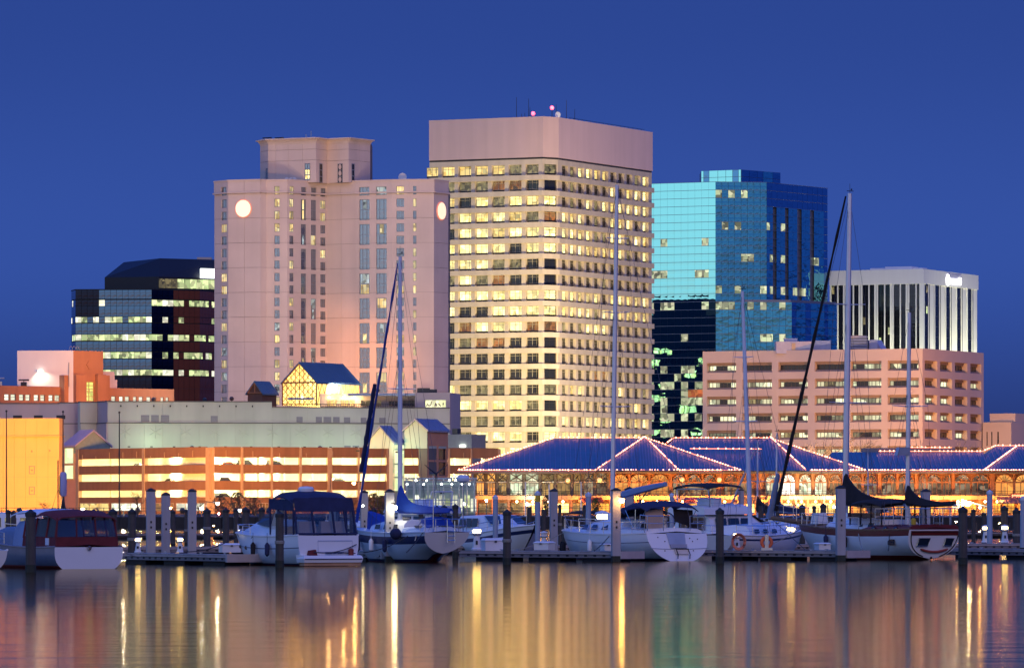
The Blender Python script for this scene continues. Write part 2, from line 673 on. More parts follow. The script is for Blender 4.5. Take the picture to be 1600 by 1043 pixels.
def hotel():
    Y0 = 1155
    root = thing('hotel_building', 'broad pink precast hotel block with two round lit discs near its top corners', 'hotel', (PX(517, Y0), Y0, 0))
    cx = PX(517, Y0)
    k = Y0 / FPX

    def pt(px, dy):
        return ((px - 800) / FPX * (Y0 + dy) - cx, dy)
    plan = [(335, 8.0), (356.5, 3.2), (407, 0.4), (416, 1.6), (449, .6), (510, 9.5), (556, 5.2), (613, 1.2), (640, .4), (657, .3), (678, .4), (700.5, 6.0)]
    P = [pt(*q) for q in plan]
    zb, zroof, zcor = 3.0, PZ(281.5, Y0), PZ(301, Y0)
    fh = 19.35 * k          # one floor
    # core
    ins = [(x * 1.0, y + .35) for x, y in P]
    mb = MB()
    mb.prism(ins + [(P[-1][0], 40), (P[0][0], 40)], zb, zroof - .4)
    mb.build('core', M_hg, root)
    # window columns: (segment, u in photo px, width px, kind)  kind s: one per floor, d: two-floor bays
    cols = {0: [(350, 8.2, 's')], 3: [(432.8, 8.2, 's')], 4: [(455.5, 6.6, 's'), (474.2, 8.2, 'd'), (489.8, 8.2, 'd'), (504.6, 8.0, 's')],
            6: [(569.5, 16.0, 'd'), (596, 16.4, 'd')], 7: [(625.4, 12.0, 's')], 8: [(648, 5.4, 's')]}
    nfl = 18
    zrow = [PZ(296, Y0) - fh * i for i in range(nfl)]     # centre of each floor's window: row 0 sits in the attic band
    zrow[0] = PZ(297, Y0)
    zrow = [PZ(297 + 19.35 * i, Y0) for i in range(nfl)]
    wm_lit = {}
    for s in range(len(P) - 1):
        f = Fac(P[s], P[s + 1])
        p0, p1 = plan[s][0], plan[s + 1][0]
        sc = f.L / (p1 - p0)
        wins = []
        for (pc, pw, kd) in cols.get(s, []):
            uc, w = (pc - p0) * sc, pw * sc
            i = 0
            while i < nfl:
                if kd == 's' or i == 0:
                    hh = 13.2 * k
                    wins.append((uc - w / 2, uc + w / 2, zrow[i] - hh / 2, zrow[i] + hh / 2, kd, i, pc))
                    i += 1
                else:
                    if i + 1 >= nfl:
                        break
                    hh = 13.2 * k
                    wins.append((uc - w / 2, uc + w / 2, zrow[i + 1] - hh / 2, zrow[i] + hh / 2, kd, i, pc))
                    i += 2
        # panels: one per two floors, recessed joints between them
        bands = []
        z = zcor
        bands.append((zcor + .35, zroof, -.12))
        while z > zb + 1:
            bands.append((max(z - 2 * fh, zb), z - .06, 0.0))
            z -= 2 * fh
        nv = max(1, round(f.L / 4.6))
        for (za, zc, d) in bands:
            cuts = [0.0]
            if cols.get(s):
                mids = [0.0, f.L]
            else:
                mids = [f.L * q / nv for q in range(nv + 1)]
            for a, b in zip(mids, mids[1:]):
                mb = MB()
                hs = [(h[0], h[1], max(h[2], za), min(h[3], zc)) for h in wins if h[0] > a and h[1] < b and h[3] > za + .05 and h[2] < zc - .05]
                f.wall(mb, a + (.03 if a > 0 else 0), b - (.03 if b < f.L else 0), za, zc, hs, .34, 0, 0, d, .34)
                mb.build('wall_panel', M_ht, root)
        if s > 0:
            pass
        # cornice strip
        mb = MB()
        f.box(mb, -.1, f.L + .1, zcor, zcor + .35, -.4, .3)
        mb.build('cornice', M_ht, root)
        mb = MB()
        f.box(mb, -.05, f.L + .05, zroof, zroof + .28, -.25, .5)
        mb.build('coping', M_ht, root)
        for h in wins:
            w, hh = h[1] - h[0], h[3] - h[2]
            two = h[4] == 'd' and h[5] > 0
            wide = w > 1.6
            mull = (.3, .7) if wide else (.62,)
            me = winmesh(w, hh, mull, (.5,) if two else (), .09 if not two else .1, .05, 0, (M_hpane, M_hframe, M_hframe))
            pan = M_hpane
            if not two:
                q = rnd.random()
                up = h[5] < 4
                if s in (3, 4) and up and h[6] < 460:
                    pan = M_hwarm
                elif s == 8:
                    pan = M_hwarm if q < .5 else M_hpane
                else:
                    pan = M_hwarm if q < .22 else (M_hcool if q < .32 else M_hpane)
            o = put(me, 'window', root, f.p(h[0], h[2], .2), f.ang, pan)
            if two:
                for part, zz in ((0, 0), (1, hh / 2)):
                    q = rnd.random()
                    if q < .30:
                        b = MB()
                        x0 = w * (.32 if wide and rnd.random() < .6 else .1)
                        b.face([(x0, -.012, zz + .12), (w - x0 * .9, -.012, zz + .12), (w - x0 * .9, -.012, zz + hh / 2 - .12), (x0, -.012, zz + hh / 2 - .12)])
                        c = b.build('pane', M_hwarm if q < .20 else M_hcool, o)
    # lit discs
    for s, pc, pz in ((1, 380.5, 326.3), (10, 689, 328.5)):
        f = Fac(P[s], P[s + 1])
        u = (pc - plan[s][0]) * f.L / (plan[s + 1][0] - plan[s][0])
        zc = PZ(pz, Y0 + plan[s][1])
        for nm, rr, d0, m in (('sign_rim', 14.6 * k, -.22, M_hrim), ('sign_disc', 13.2 * k, -.3, M_hdisc)):
            mb = MB()
            ring0 = [f.p(u + rr * math.cos(t) * .96, zc + rr * math.sin(t), d0) for t in [2 * PI * q / 28 for q in range(28)]]
            ring1 = [f.p(u + rr * math.cos(t) * .96, zc + rr * math.sin(t), .05) for t in [2 * PI * q / 28 for q in range(28)]]
            mb.grid([ring0, ring1])
            mb.build(nm, m, root)
    # crown block with flared cornice
    cplan = [(406.5, 14), (419, 9.5), (430, 9), (494, 4.0), (511, 8.5), (544.5, 4.5), (578.5, 12)]
    C = [pt(*q) for q in cplan]
    z0, z1 = zroof - .2, PZ(222, Y0)
    mb = MB()
    mb.prism([(x, y + .3) for x, y in C] + [(C[-1][0], 30), (C[0][0], 30)], z0, z1 + 1.0)
    mb.build('core', M_hg, root)
    ztops = PZ(212.8, Y0)
    for s in range(len(C) - 1):
        f = Fac(C[s], C[s + 1])
        for za, zc in ((z0, PZ(248, Y0)), (PZ(248, Y0) + .06, PZ(231, Y0)), (PZ(231, Y0) + .06, z1)):
            nv = max(1, round(f.L / 4))
            for a in range(nv):
                mb = MB()
                f.wall(mb, f.L * a / nv + .02, f.L * (a + 1) / nv - .02, za, zc, [], .3, edge=.3)
                mb.build('wall_panel', M_ht, root)
        mb = MB()
        secs = []
        for z, d in ((z1, 0.0), (z1 + .5, -.15), (z1 + .95, -.5), (ztops - .25, -.95), (ztops, -.95)):
            e = -d * .45
            secs.append([f.p(-e, z, d), f.p(f.L + e, z, d), f.p(f.L + e, z, 1.5), f.p(-e, z, 1.5)])
        mb.grid(secs)
        mb.build('flared_cornice', M_ht, root)
    for s, u, z_a, z_b, w, m in ((0, .86, 280, 258, 3.2, M_hpane), (2, .79, 280, 253, 8.2, M_hpane), (3, .42, 283, 253, 4.8, M_dark_pane), (4, .62, 283, 253, 7.6, M_dark_pane), (5, .2, 282, 253, 4.5, M_dark_pane)):
        f = Fac(C[s], C[s + 1])
        ww = w * k * 1.0 * (f.L / max(1e-3, (cplan[s + 1][0] - cplan[s][0]) * k))
        hh = PZ(z_b, Y0) - PZ(z_a, Y0)
        me = winmesh(ww, hh, (.5,) if w > 6 else (), (.33, .66), .12, .1, 0, (M_hpane, M_hframe, M_hframe))
        o = put(me, 'window', root, f.p(f.L * u - ww / 2, PZ(z_a, Y0), -.02), f.ang, m)
        if s == 2:
            b = MB()
            for za, zb2 in ((.1, .3), (.36, .62)):
                b.face([(.15, -.02, hh * za), (ww - .15, -.02, hh * za), (ww - .15, -.02, hh * zb2), (.15, -.02, hh * zb2)])
            b.build('pane', M_lit_cream, o)
        if s == 4:
            for q in (.17, .5, .83):
                b = MB()
                t = [2 * PI * i / 8 + PI / 8 for i in range(8)]
                b.grid([[(ww / 2 + .42 * math.cos(a), -.16, hh * q + .62 * math.sin(a)) for a in t], [(ww / 2 + .42 * math.cos(a), -.05, hh * q + .62 * math.sin(a)) for a in t]])
                b.build('rosette', M_hframe if False else M_ht, o)
    # roof gear
    for px, pz, h in ((486, 212.8, 14), (478, 212.8, 9), (540, 212.8, 4), (500, 212.8, 4)):
        x, y = pt(px, 12)
        mb = MB()
        mb.tube([(x, y, ztops - 1.5), (x, y, ztops + h * k)], .09, 5)
        mb.build('antenna', M_steel_pale, root)
    for px in (417, 436):
        x, y = pt(px, 14)
        mb = MB()
        mb.tube([(x - 1.0, y, ztops + .55), (x + 1.1, y, ztops + .65)], .16, 6)
        mb.tube([(x + .3, y, ztops - 1.5), (x + .3, y, ztops + .6)], .1, 5)
        mb.build('window_crane', M_steel_dark, root)
    x, y = pt(629, 6)
    dish('satellite_dish', root, (x, y, PZ(274, Y0)), .95)
    for px in (448, 455, 460):
        x, y = pt(px, 5.5)
        dish('satellite_dish', root, (x, y, zroof + .5), .5)
    return root


hotel()

# ------------------------------------------------------------------ blue glass tower
M_gpale = mirror('blue_mirror_glass', (.34, .88, .86), .015, 1.0, .02, .16)
M_gblue = mirror('blue_mirror_glass_ripple', (.15, .54, .64), .02, 1.0, .09, .30)  # same glass as the left face; darker tint puts in its dimmer reflection
M_gdeep = mirror('deep_blue_glass', (.11, .29, .52), .03, 1.0, .05, .3)
M_gmull = mat('glass_tower_mullion', (.25, .26, .30), rough=.4, metal=.5, var=0)
M_glit = lit('glass_tower_room', (.85, 1.0, .55), (1.0, .95, .62), .62, .1, 1.2, .7)
M_gred = lit('glass_tower_red_room', (1.0, .16, .05), (1.0, .4, .1), .6, .2, 1.1, .7)


def pane_wall(root, f, u0, u1, z0, z1, nc, nr, m, single, tilt=.35, gap=.05, d=0.0, sub=None, seed=1, name='pane'):
    """curtain wall: a sheet of glass per cell, each set a hair out of true"""
    r2 = random.Random(seed)
    w, h = (u1 - u0) / nc, (z1 - z0) / nr
    me = None
    mb = MB()
    for j in range(nr):
        for i in range(nc):
            mm = sub(i, j) if sub else None
            tx, tz = R(r2.gauss(0, tilt)), R(r2.gauss(0, tilt))
            if single:
                if me is None:
                    b = MB()
                    b.box(-w / 2 + gap, w / 2 - gap, 0, .12, -h / 2 + gap, h / 2 - gap)
                    me = b.mesh(name)
                    me.materials.append(m)
                put(me, name, root, f.p(u0 + (i + .5) * w, z0 + (j + .5) * h, d), f.ang + tz, mm, tilt=(tx, 0))
            else:
                c = f.p(u0 + (i + .5) * w, z0 + (j + .5) * h, d)
                ex = f.du * (w / 2 - gap) + f.dn * math.sin(tz) * w / 2
                ez = Vector((0, 0, h / 2 - gap)) + f.dn * math.sin(tx) * h / 2
                mi = 0
                if mm is M_glit:
                    mi = 1
                elif mm is M_gred:
                    mi = 2
                elif mm is not None:
                    mi = 3
                mb.face([c - ex - ez, c + ex - ez, c + ex + ez, c - ex + ez], mi)
    if not single:
        return mb.build(name, [m, M_glit, M_gred, M_gdeep], root, kind='stuff')


def blue_tower():
    Y0 = 1600
    root = thing('glass_tower', 'blue mirror glass tower with a pale turquoise left face beside the tall beige tower', 'office tower', (PX(1118, Y0), Y0, 0))
    cx, k = PX(1118, Y0), Y0 / FPX

    def pt(px, dy):
        return ((px - 800) / FPX * (Y0 + dy) - cx, dy)
    A, B, C, D = pt(1000, 11.5), pt(1118, 0), pt(1198, 3.0), pt(1293, 33)
    zt, zl = PZ(284, Y0), PZ(467, Y0)
    zb = 1.0
    E1, E2 = pt(1237, 3.5), pt(1308, 22)
    core = MB()
    core.prism([(A[0], A[1] + .4), (B[0], .4), (C[0] - .3, C[1] + .4), (D[0] - .4, D[1]), (A[0], D[1])], zb, zt - .1)
    core.build('core', M_gmull, root)
    core = MB()
    core.prism([(B[0] + .5, .4), (E1[0] - .3, E1[1] + .4), (E2[0] - .3, E2[1]), (B[0] + 2, E2[1])], zb, zl - .1)
    core.build('core', M_gmull, root)
    rh = 12.45 * k
    nr = int((zt - PZ(700, Y0)) / rh)
    r3 = random.Random(4)
    litm = {}

    def sub_left(i, j):
        jj = nr - 1 - j
        if jj in (7, 11, 15, 19, 23) or jj > 23:
            p = {7: .25, 11: .5, 15: .5, 19: .35, 23: .3}.get(jj, .5 if jj % 2 else .12)
            if jj in (26, 28) and i > 6 and jj == 26:
                return M_gred
            if r3.random() < p * (.55 if i % 3 else 1.3):
                return M_glit
        return None
    fL = Fac(A, B)
    z0 = zt - nr * rh
    nu = 16
    pane_wall(root, fL, 0, fL.L, zt - nu * rh, zt, 11, nu, M_gpale, True, .05, .018, 0, lambda i, j: sub_left(i, j + nr - nu), 3)
    pane_wall(root, fL, 0, fL.L, z0, zt - nu * rh, 11, nr - nu, M_gpale, False, .06, .018, 0, sub_left, 4, 'glass_sheet')
    fM = Fac(B, C)

    def sub_mid(i, j):
        jj = nr - 1 - j
        p = {3: .3, 7: .3, 11: .5, 15: .5, 19: .5, 23: .25, 27: .3, 31: .5}.get(jj, 0)
        if r3.random() < p:
            return M_glit
    nlow = int(round((zt - zl) / rh))
    pane_wall(root, fM, 0, fM.L, zt - nlow * rh, zt, 8, nlow, M_gblue, True, .25, .04, 0, sub_mid, 5)
    fE = Fac(B, E1)
    pane_wall(root, fE, 0, fE.L, z0, zt - nlow * rh - .1, 12, nr - nlow, M_gblue, False, .25, .04, -.3, lambda i, j: sub_mid(i, j), 6, 'glass_sheet')
    fR = Fac(C, D)
    strips = [(0, .10, M_gblue, 0), (.10, .15, M_gdeep, .5), (.15, .29, M_gblue, -.2), (.29, .345, M_gdeep, .5), (.345, .49, M_gblue, -.2), (.49, .56, M_gdeep, .5), (.56, .70, M_gblue, -.2), (.70, .765, M_gdeep, .5), (.765, .93, M_gblue, -.2), (.93, 1.0, M_gdeep, 0)]
    ntop = 3

    def sub_r(i, j):
        return M_glit if r3.random() < .20 and j % 4 == 1 else (M_gred if r3.random() < .004 else None)
    pane_wall(root, fR, 0, fR.L, zt - ntop * rh, zt, 12, ntop, M_gdeep, False, .2, .03, 0, None, 8, 'glass_sheet')
    for a, b, m, d in strips:
        pane_wall(root, fR, a * fR.L, b * fR.L, zt - nlow * rh, zt - ntop * rh, 2 if b - a > .09 else 1, nlow - ntop, m, False, .3, .03, d, sub_r if m is M_gblue else None, 9 + int(a * 100), 'glass_sheet')
    fRL = Fac(E1, E2)
    for a, b, m, d in ((0, .1, M_gdeep, 0), (.1, .3, M_gblue, 0), (.3, .42, M_gdeep, 0), (.42, .72, M_gblue, 0), (.72, .8, M_gdeep, 0), (.8, 1, M_gblue, 0)):
        pane_wall(root, fRL, a * fRL.L, b * fRL.L, z0, zt - nlow * rh - .1, 2 if b - a > .15 else 1, nr - nlow, m, False, .3, .03, d, None, 30 + int(a * 100), 'glass_sheet')
    # floor bars
    for f, za, n in ((fL, zt, nr), (fM, zt, nlow), (fR, zt, nlow), (fE, zt - nlow * rh - .1, nr - nlow), (fRL, zt - nlow * rh - .1, nr - nlow)):
        for q in range(n + 1):
            mb = MB()
            dd = -.36 if f is fE else -.1
            f.box(mb, 0, f.L, za - q * rh - .06, za - q * rh + .06, dd - .06, dd + .2)
            mb.build('transom', M_gmull, root)
    # penthouse
    pa, pb, pc = pt(1096, 16), pt(1158, 9), pt(1219, 24)
    zp = PZ(262, Y0)
    mb = MB()
    mb.prism([pa, pb, pc, (pa[0], pc[1] + 8)], zt - .5, zp)
    pen = mb.build('penthouse', M_gmull, root)
    f1, f2 = Fac(pa, pb), Fac(pb, pc)
    for f, cs in ((f1, [(0, .06, M_gpale), (.06, .2, M_gdeep), (.2, .42, M_gpale), (.42, .62, M_gpale), (.62, .79, M_gpale), (.79, .94, M_gdeep), (.94, 1, M_gpale)]),
                  (f2, [(0, .2, M_gdeep), (.2, .4, M_gdeep), (.4, .55, M_gdeep), (.55, .8, M_gblue), (.8, 1, M_gdeep)])):
        for a, b, m in cs:
            for q in range(2):
                mb = MB()
                z_a = zt + (zp - zt) * q / 2
                f.box(mb, a * f.L + .06, b * f.L - .06, z_a + .06, z_a + (zp - zt) / 2 - .06, -.15, -.02)
                mb.build('pane', m, pen)
    return root


blue_tower()

# an office block behind the hotel, seen mirrored in the glass tower
def back_block():
    b = Bld('office_block', 'dark office block behind the pink hotel, seen mirrored in the glass tower', 'office building', 600, 1468, 20)
    mb = MB()
    zt = 66
    L1, L2 = 46, 62
    mb.prism([(-L1, 0), (0, 0), (0, L2), (-L1, L2)], 0, zt)
    mb.prism([(-L1 + 12, 4), (-14, 4), (-14, L2 - 4), (-L1 + 12, L2 - 4)], zt, zt + 7)
    mb.build('wall', mat('dark_block_wall', (.07, .06, .06), rough=.7, var=.1), b.root)
    for f in (Fac((0, 0), (0, L2)), Fac((0, L2), (-L1, L2)), Fac((-L1, 0), (0, 0))):
        for q in range(14):
            mb = MB()
            n = int(f.L / 2.4)
            for i in range(n):
                mb.face([f.p(i * 2.4 + .2, 3 + q * 3.9, -.05), f.p(i * 2.4 + 2.2, 3 + q * 3.9, -.05), f.p(i * 2.4 + 2.2, 5 + q * 3.9, -.05), f.p(i * 2.4 + .2, 5 + q * 3.9, -.05)], 0 if (math.sin(i * .55 + q * 2.1) + rnd.uniform(-.5, .5)) > (.55 if q % 3 else .0) else 1)
            mb.build('window_band', [M_lit_cream, M_dark_pane], b.root)


back_block()

# ------------------------------------------------------------------ white fluted bank building
M_wb = mat('white_precast', (.74, .72, .70), rough=.7, var=.05, scale=.2, streak=.5)
M_wbf = mat('white_fin', (.78, .77, .74), rough=.6, var=.04)
M_wglass = mirror('black_glass', (.045, .05, .065), .05, .9, .02, .5)
M_wsign = glow('white_sign_face', (1.0, 1.0, 1.0), 6.0)


def white_bank():
    T = Bld('bank_building', 'white fluted office building with dark window slots and a glowing rooftop sign', 'office building', 1443, 1640, 25)
    r = T.root
    k = 1640 / FPX
    UL, VR = T.u(1296), T.v(1528)
    zt, zbnd, zb = T.z(420), T.z(443), .8
    fl, fr = Fac((-UL, 0), (0, 0)), Fac((0, 0), (0, VR))
    mb = MB()
    mb.prism([(-UL, 1.3), (-1.3, 1.3), (-1.3, VR), (-UL, VR)], zb, zbnd)
    mb.build('core', M_wglass, r)
    mb = MB()
    mb.prism([(-UL, -.15), (.15, -.15), (.15, VR + .1), (-UL, VR + .1)], zbnd, zt)
    mb.build('parapet', M_wb, r)
    for f, n, off in ((fl, 6, 0), (fr, 5, 0)):
        mod = f.L / n
        for i in range(n):
            for a, b, d, nm, m in ((.0, .05, -.02, 'fin', M_wbf), (.05, .10, .12, 'mullion', M_steel_dark), (.43, .50, -.02, 'fin', M_wbf), (.50, .60, .14, 'mullion', M_steel_dark), (.60, .95, .12, 'pier', M_wb)) if f is fr else \
                    ((.02, .10, -.02, 'fin', M_wbf), (.49, .56, .0, 'fin', M_wbf), (.86, .98, .1, 'pier', M_wb)):
                mb = MB()
                f.box(mb, mod * (i + a), mod * (i + b), zb, zbnd - .003, d, 1.4)
                mb.build(nm, m, r)
            # floor bars and glass
            for a, b in (((.1, .43),) if f is fr else ((.10, .49), (.56, .86))):
                me = winmesh(mod * (b - a), zbnd - zb - .1, (.5,), [q / 22 for q in range(1, 22)], .06, .05, 0, (M_wglass, M_steel_dark, M_steel_dark))
                o = put(me, 'window_strip', r, f.p(mod * (i + a), zb, .16 if f is fr else .4), f.ang)
                w = mod * (b - a)
                hf = (zbnd - zb) / 22
                for q in range(14, 22):
                    if rnd.random() < .10:
                        mb = MB()
                        x = w * (.08 if rnd.random() < .5 else .54)
                        mb.face([(x, -.02, q * hf + .5), (x + w * .38, -.02, q * hf + .5), (x + w * .38, -.02, q * hf + hf - .5), (x, -.02, q * hf + hf - .5)])
                        mb.build('pane', M_lit_dim if rnd.random() < .6 else M_lit_green, o)
        # the corner pier
    mb = MB()
    mb.prism([(-.9, 0.02), (-.02, 0.02), (-.02, .9), (-.9, .9)], zb, zbnd - .003)
    mb.build('pier', M_wb, r)
    # uplights at the foot of the piers
    for f, n in ((fl, 6), (fr, 5)):
        for i in range(n):
            q = f.p(f.L * (i + .8) / n, T.z(655), -7)
            fixture(r, r.matrix_basis @ q, 'uplight', .4)
            lamp('SPOT', T.root.matrix_basis @ q, (1.0, 1.0, .62), 34000 if f is fr else 15000, r, .2, T.root.matrix_basis @ f.p(f.L * (i + .8) / n, T.z(490), -.2), 100)
    # sign on the right face
    sg = MB()
    u0, u1 = T.v(1478), T.v(1501)
    za, zc = T.z(441 - 1.5), T.z(426.5)
    f = fr
    sg.grid([[f.p(u0 + 1.1 + 1.25 * math.cos(t), (za + zc) / 2 + 1.75 * math.sin(t), -.45) for t in [2 * PI * q / 16 for q in range(16)]],
             [f.p(u0 + 1.1 + 1.25 * math.cos(t), (za + zc) / 2 + 1.75 * math.sin(t), -.1) for t in [2 * PI * q / 16 for q in range(16)]]])
    n = 5
    for i in range(n):
        a = u0 + 2.6 + (u1 - u0 - 2.6) * i / n
        b = a + (u1 - u0 - 2.6) / n * .8
        f.box(sg, a, b, za + .35, zc - (.9 if i < n - 1 else .35), -.45, -.1)
    sg.build('sign_letters', M_wsign, r)
    # roof plant
    mb = MB()
    for x, y, w, d, h in ((-UL * .36, 8, 9, 6, 1.3), (-UL * .58, 9, 6, 5, 1.0), (-UL * .2, 9, 5, 5, .9)):
        mb.box(x - w / 2, x + w / 2, y, y + d, zt - .5, zt + h)
    mb.build('roof_plant', M_wb, r)


white_bank()

# ------------------------------------------------------------------ salmon office building on the right
M_so = mat('salmon_precast', (.54, .425, .36), rough=.75, var=.06, scale=.15, streak=.4, bump=.15)
M_sr = mat('salmon_band', (.30, .22, .19), rough=.8, var=.05)
M_sw = lit('salmon_office_room', (.78, .85, .55), (.95, .85, .5), 1.0, .02, 1.25, .55)
M_sframe = mat('dark_bronze_frame', (.035, .03, .03), rough=.4, var=0)


def salmon():
    T = Bld('office_block', 'salmon coloured five storey office block with ribbon windows behind the market roofs', 'office building', 1441.5, 950, 26)
    r = T.root
    k = 950 / FPX
    UL, VR = T.u(1098), T.v(1537)
    fl, fr = Fac((-UL, 0), (0, 0)), Fac((0, 0), (0, VR))
    zt, zb = T.z(545), 1.0
    rowy = [(562.5, 578), (589.4, 604.7), (616, 631.5), (643, 658.2), (669.6, 685), (696, 712), (723, 738)]
    bl = [(1104.4, 1150), (1160, 1206), (1216, 1262), (1273, 1319), (1329, 1377), (1387, 1435.5)]
    br = [(1445, 1464.2), (1469, 1487.6), (1492.2, 1511.3), (1516.2, 1533.2)]
    for f, bays, fn in ((fl, bl, lambda p: UL - T.u(p)), (fr, br, lambda p: T.v(p))):
        prev = zt
        for ri, (ya, yb) in enumerate(rowy):
            za, zc = T.z(yb), T.z(ya)
            low = (T.z(rowy[ri + 1][0]) + za) / 2 if ri + 1 < len(rowy) else zb
            mb = MB()
            hs = [(fn(a), fn(b), za, zc) for a, b in bays]
            f.wall(mb, 0, f.L, low, prev, hs, 1.3)
            mb.build('wall', M_so, r)
            prev = low
            for bi, (a, b) in enumerate(bays):
                w, h = fn(b) - fn(a), zc - za
                # stepped reveal: darker head and sill bands stand in for soffit and sill shade
                mb = MB()
                f.box(mb, fn(a) + .003, fn(b) - .003, za + h * .72, zc - .003, .75, 1.3)
                mb.build('shaded_head_band', M_sr, r)
                mb = MB()
                mb.grid([[f.p(fn(a) + .003, za + .003, .25), f.p(fn(b) - .003, za + .003, .25), f.p(fn(b) - .003, za + .003, 1.3), f.p(fn(a) + .003, za + .003, 1.3)],
                         [f.p(fn(a) + .003, za + h * .20, .9), f.p(fn(b) - .003, za + h * .20, .9), f.p(fn(b) - .003, za + h * .20, 1.3), f.p(fn(a) + .003, za + h * .20, 1.3)]])
                mb.build('shaded_sill_band', M_sr, r)
                nm = 8 if f is fl else 4
                me = winmesh(w - .02, h * .56, [q / nm for q in range(1, nm)], (), .1, .06, 0, (M_sw, M_sframe, M_sframe))
                o = put(me, 'window', r, f.p(fn(a) + .01, za + h * .18, 1.15), f.ang, M_sw if (f is fl and (ri > 0 or bi > 3)) or rnd.random() < .35 else M_dark_pane)
                if f is fl and rnd.random() < .8 and not (ri == 5):
                    # one darker stretch of rooms or drawn blinds
                    q0 = rnd.randrange(0, 4)
                    mb = MB()
                    for q in range(q0, q0 + rnd.randrange(2, 5)):
                        mb.face([((q + .06) / nm * w, -.02, .1), ((q + .94) / nm * w, -.02, .1), ((q + .94) / nm * w, -.02, h * .5), ((q + .06) / nm * w, -.02, h * .5)])
                    mb.build('blind', M_dark_pane if rnd.random() < .8 else M_lit_dim, o)
    mb = MB()
    mb.prism([(-UL + .01, 1.28), (-1.28, 1.28), (-1.28, VR - .01), (-UL + .01, VR - .01)], zb, zt - .5)
    mb.build('core', M_so, r)
    mb = MB()
    mb.prism([(-UL, .0), (0, .0), (0, VR), (-.4, VR), (-.4, .4), (-UL, .4)], zt, zt + .12)
    mb.build('coping', M_so, r)
    # roof plant
    M_lav = mat('roof_plant_paint', (.42, .40, .48), rough=.5, var=.08)

    def rb(pa, pb, y0, y1, Yd, dep, nm, m):
        xa, ya = T.at(pa, Yd)
        xb, yb = T.at(pb, Yd)
        d = Vector((xb - xa, yb - ya))
        n = Vector((-d.y, d.x)).normalized() * dep
        mb = MB()
        mb.prism([(xa, ya), (xb, yb), (xb + n.x, yb + n.y), (xa + n.x, ya + n.y)], T.z(y1), T.z(y0))
        return mb.build(nm, m, r)
    rb(1213, 1268, 530, 549, 962, 6, 'plant_room', M_lav)
    rb(1268.3, 1298, 528, 549, 964, 6, 'plant_room', M_lav)
    rb(1226, 1246, 524.5, 530, 964, 3, 'plant_room', M_lav)
    rb(1237, 1243, 532.5, 546, 961.8, .3, 'access_panel', mat('tan_panel', (.5, .36, .22), var=.05))
    o = rb(1326, 1355, 521, 545, 960, 6, 'cooling_tower', mat('cooling_tower_case', (.20, .19, .24), rough=.5, var=.1))
    for q in range(5):
        rb(1325, 1356, 523 + q * 4.4, 524.2 + q * 4.4, 959.8, .25, 'louvre', M_lav)
    o = rb(1358, 1371, 528, 545, 961, 5, 'plant_room', M_lav)
    mb = MB()
    xa, ya = T.at(1364, 963)
    mb.grid([[(xa - .5, ya, T.z(545)), (xa + 1.9, ya, T.z(545)), (xa + 1.9, ya + 3, T.z(545)), (xa - .5, ya + 3, T.z(545))],
             [(xa - .6, ya, T.z(527)), (xa + .5, ya, T.z(527)), (xa + .5, ya + 3, T.z(527)), (xa - .6, ya + 3, T.z(527))]])
    mb.build('duct_hood', M_lav, r)
    # annex
    A = Bld('office_annex', 'low salmon annex with narrow dark slots at the right end of the salmon office block', 'building', 1580, 975, 26)
    mb = MB()
    ul = A.u(1535.5)
    z1, z2 = A.z(659), A.z(645)
    f = Fac((-ul, 0), (0, 0))
    slots = [(ul - A.u(1541.5), ul - A.u(1543), A.z(696), A.z(674)), (ul - A.u(1549), ul - A.u(1550.5), A.z(696), A.z(674)), (ul - A.u(1558.5), ul - A.u(1560.5), A.z(700), A.z(674))]
    f.wall(mb, 0, f.L, 1, z1, slots, .6, 0, 1)
    mb.face([f.p(0, z1), f.p(f.L, z1), f.p(f.L, z1, 14), f.p(0, z1, 14)])
    mb.face([f.p(f.L, 1), f.p(f.L, 1, 14), f.p(f.L, z1, 14), f.p(f.L, z1)])
    for s in slots:
        mb.face([f.p(s[0], s[2], .6), f.p(s[1], s[2], .6), f.p(s[1], s[3], .6), f.p(s[0], s[3], .6)], 1)
    mb.build('wall', [M_so, M_dark_pane], A.root)
    mb = MB()
    f.box(mb, .3, f.L - .3, z1, z2, 3, 12)
    mb.build('upper_storey', M_so, A.root)
    # far dark block at the right edge of the picture
    B2 = Bld('far_building', 'dim grey flat roofed building at the far right behind the market roof', 'building', 1640, 1040, 26)
    mb = MB()
    ul = B2.u(1579)
    f = Fac((-ul, 0), (0, 0))
    f.box(mb, 0, f.L, 1, B2.z(672), 0, 12)
    w = mb.build('wall', mat('dim_grey_wall', (.13, .14, .15), rough=.8, var=.1), B2.root)
    mb = MB()
    f.box(mb, -.2, f.L, B2.z(672), B2.z(670), -.3, 12)
    mb.build('coping', M_steel_pale, B2.root)
    mb = MB()
    q = f.p(ul - B2.u(1597), B2.z(672) + 1.6, 2)
    mb.box(q.x - .7, q.x + .9, q.y, q.y + 2, B2.z(670) + .003, B2.z(657))
    mb.build('roof_vent', M_steel_dark, B2.root)


salmon()

# ------------------------------------------------------------------ dark glass building on the left
M_k1 = mirror('smoke_blue_glass', (.10, .16, .26), .03, 1.0, .05, .3)
M_k2 = mirror('orange_reflecting_glass', (.20, .055, .035), .12, .45, .05, .3)  # orange reflection of the lit hotel put into the base colour
M_k3 = mirror('near_black_glass', (.02, .022, .04), .05, 1.0, .04, .3)
M_kroof = mat('dark_metal_roof', (.008, .009, .016), rough=.5, var=.1, wave=None)


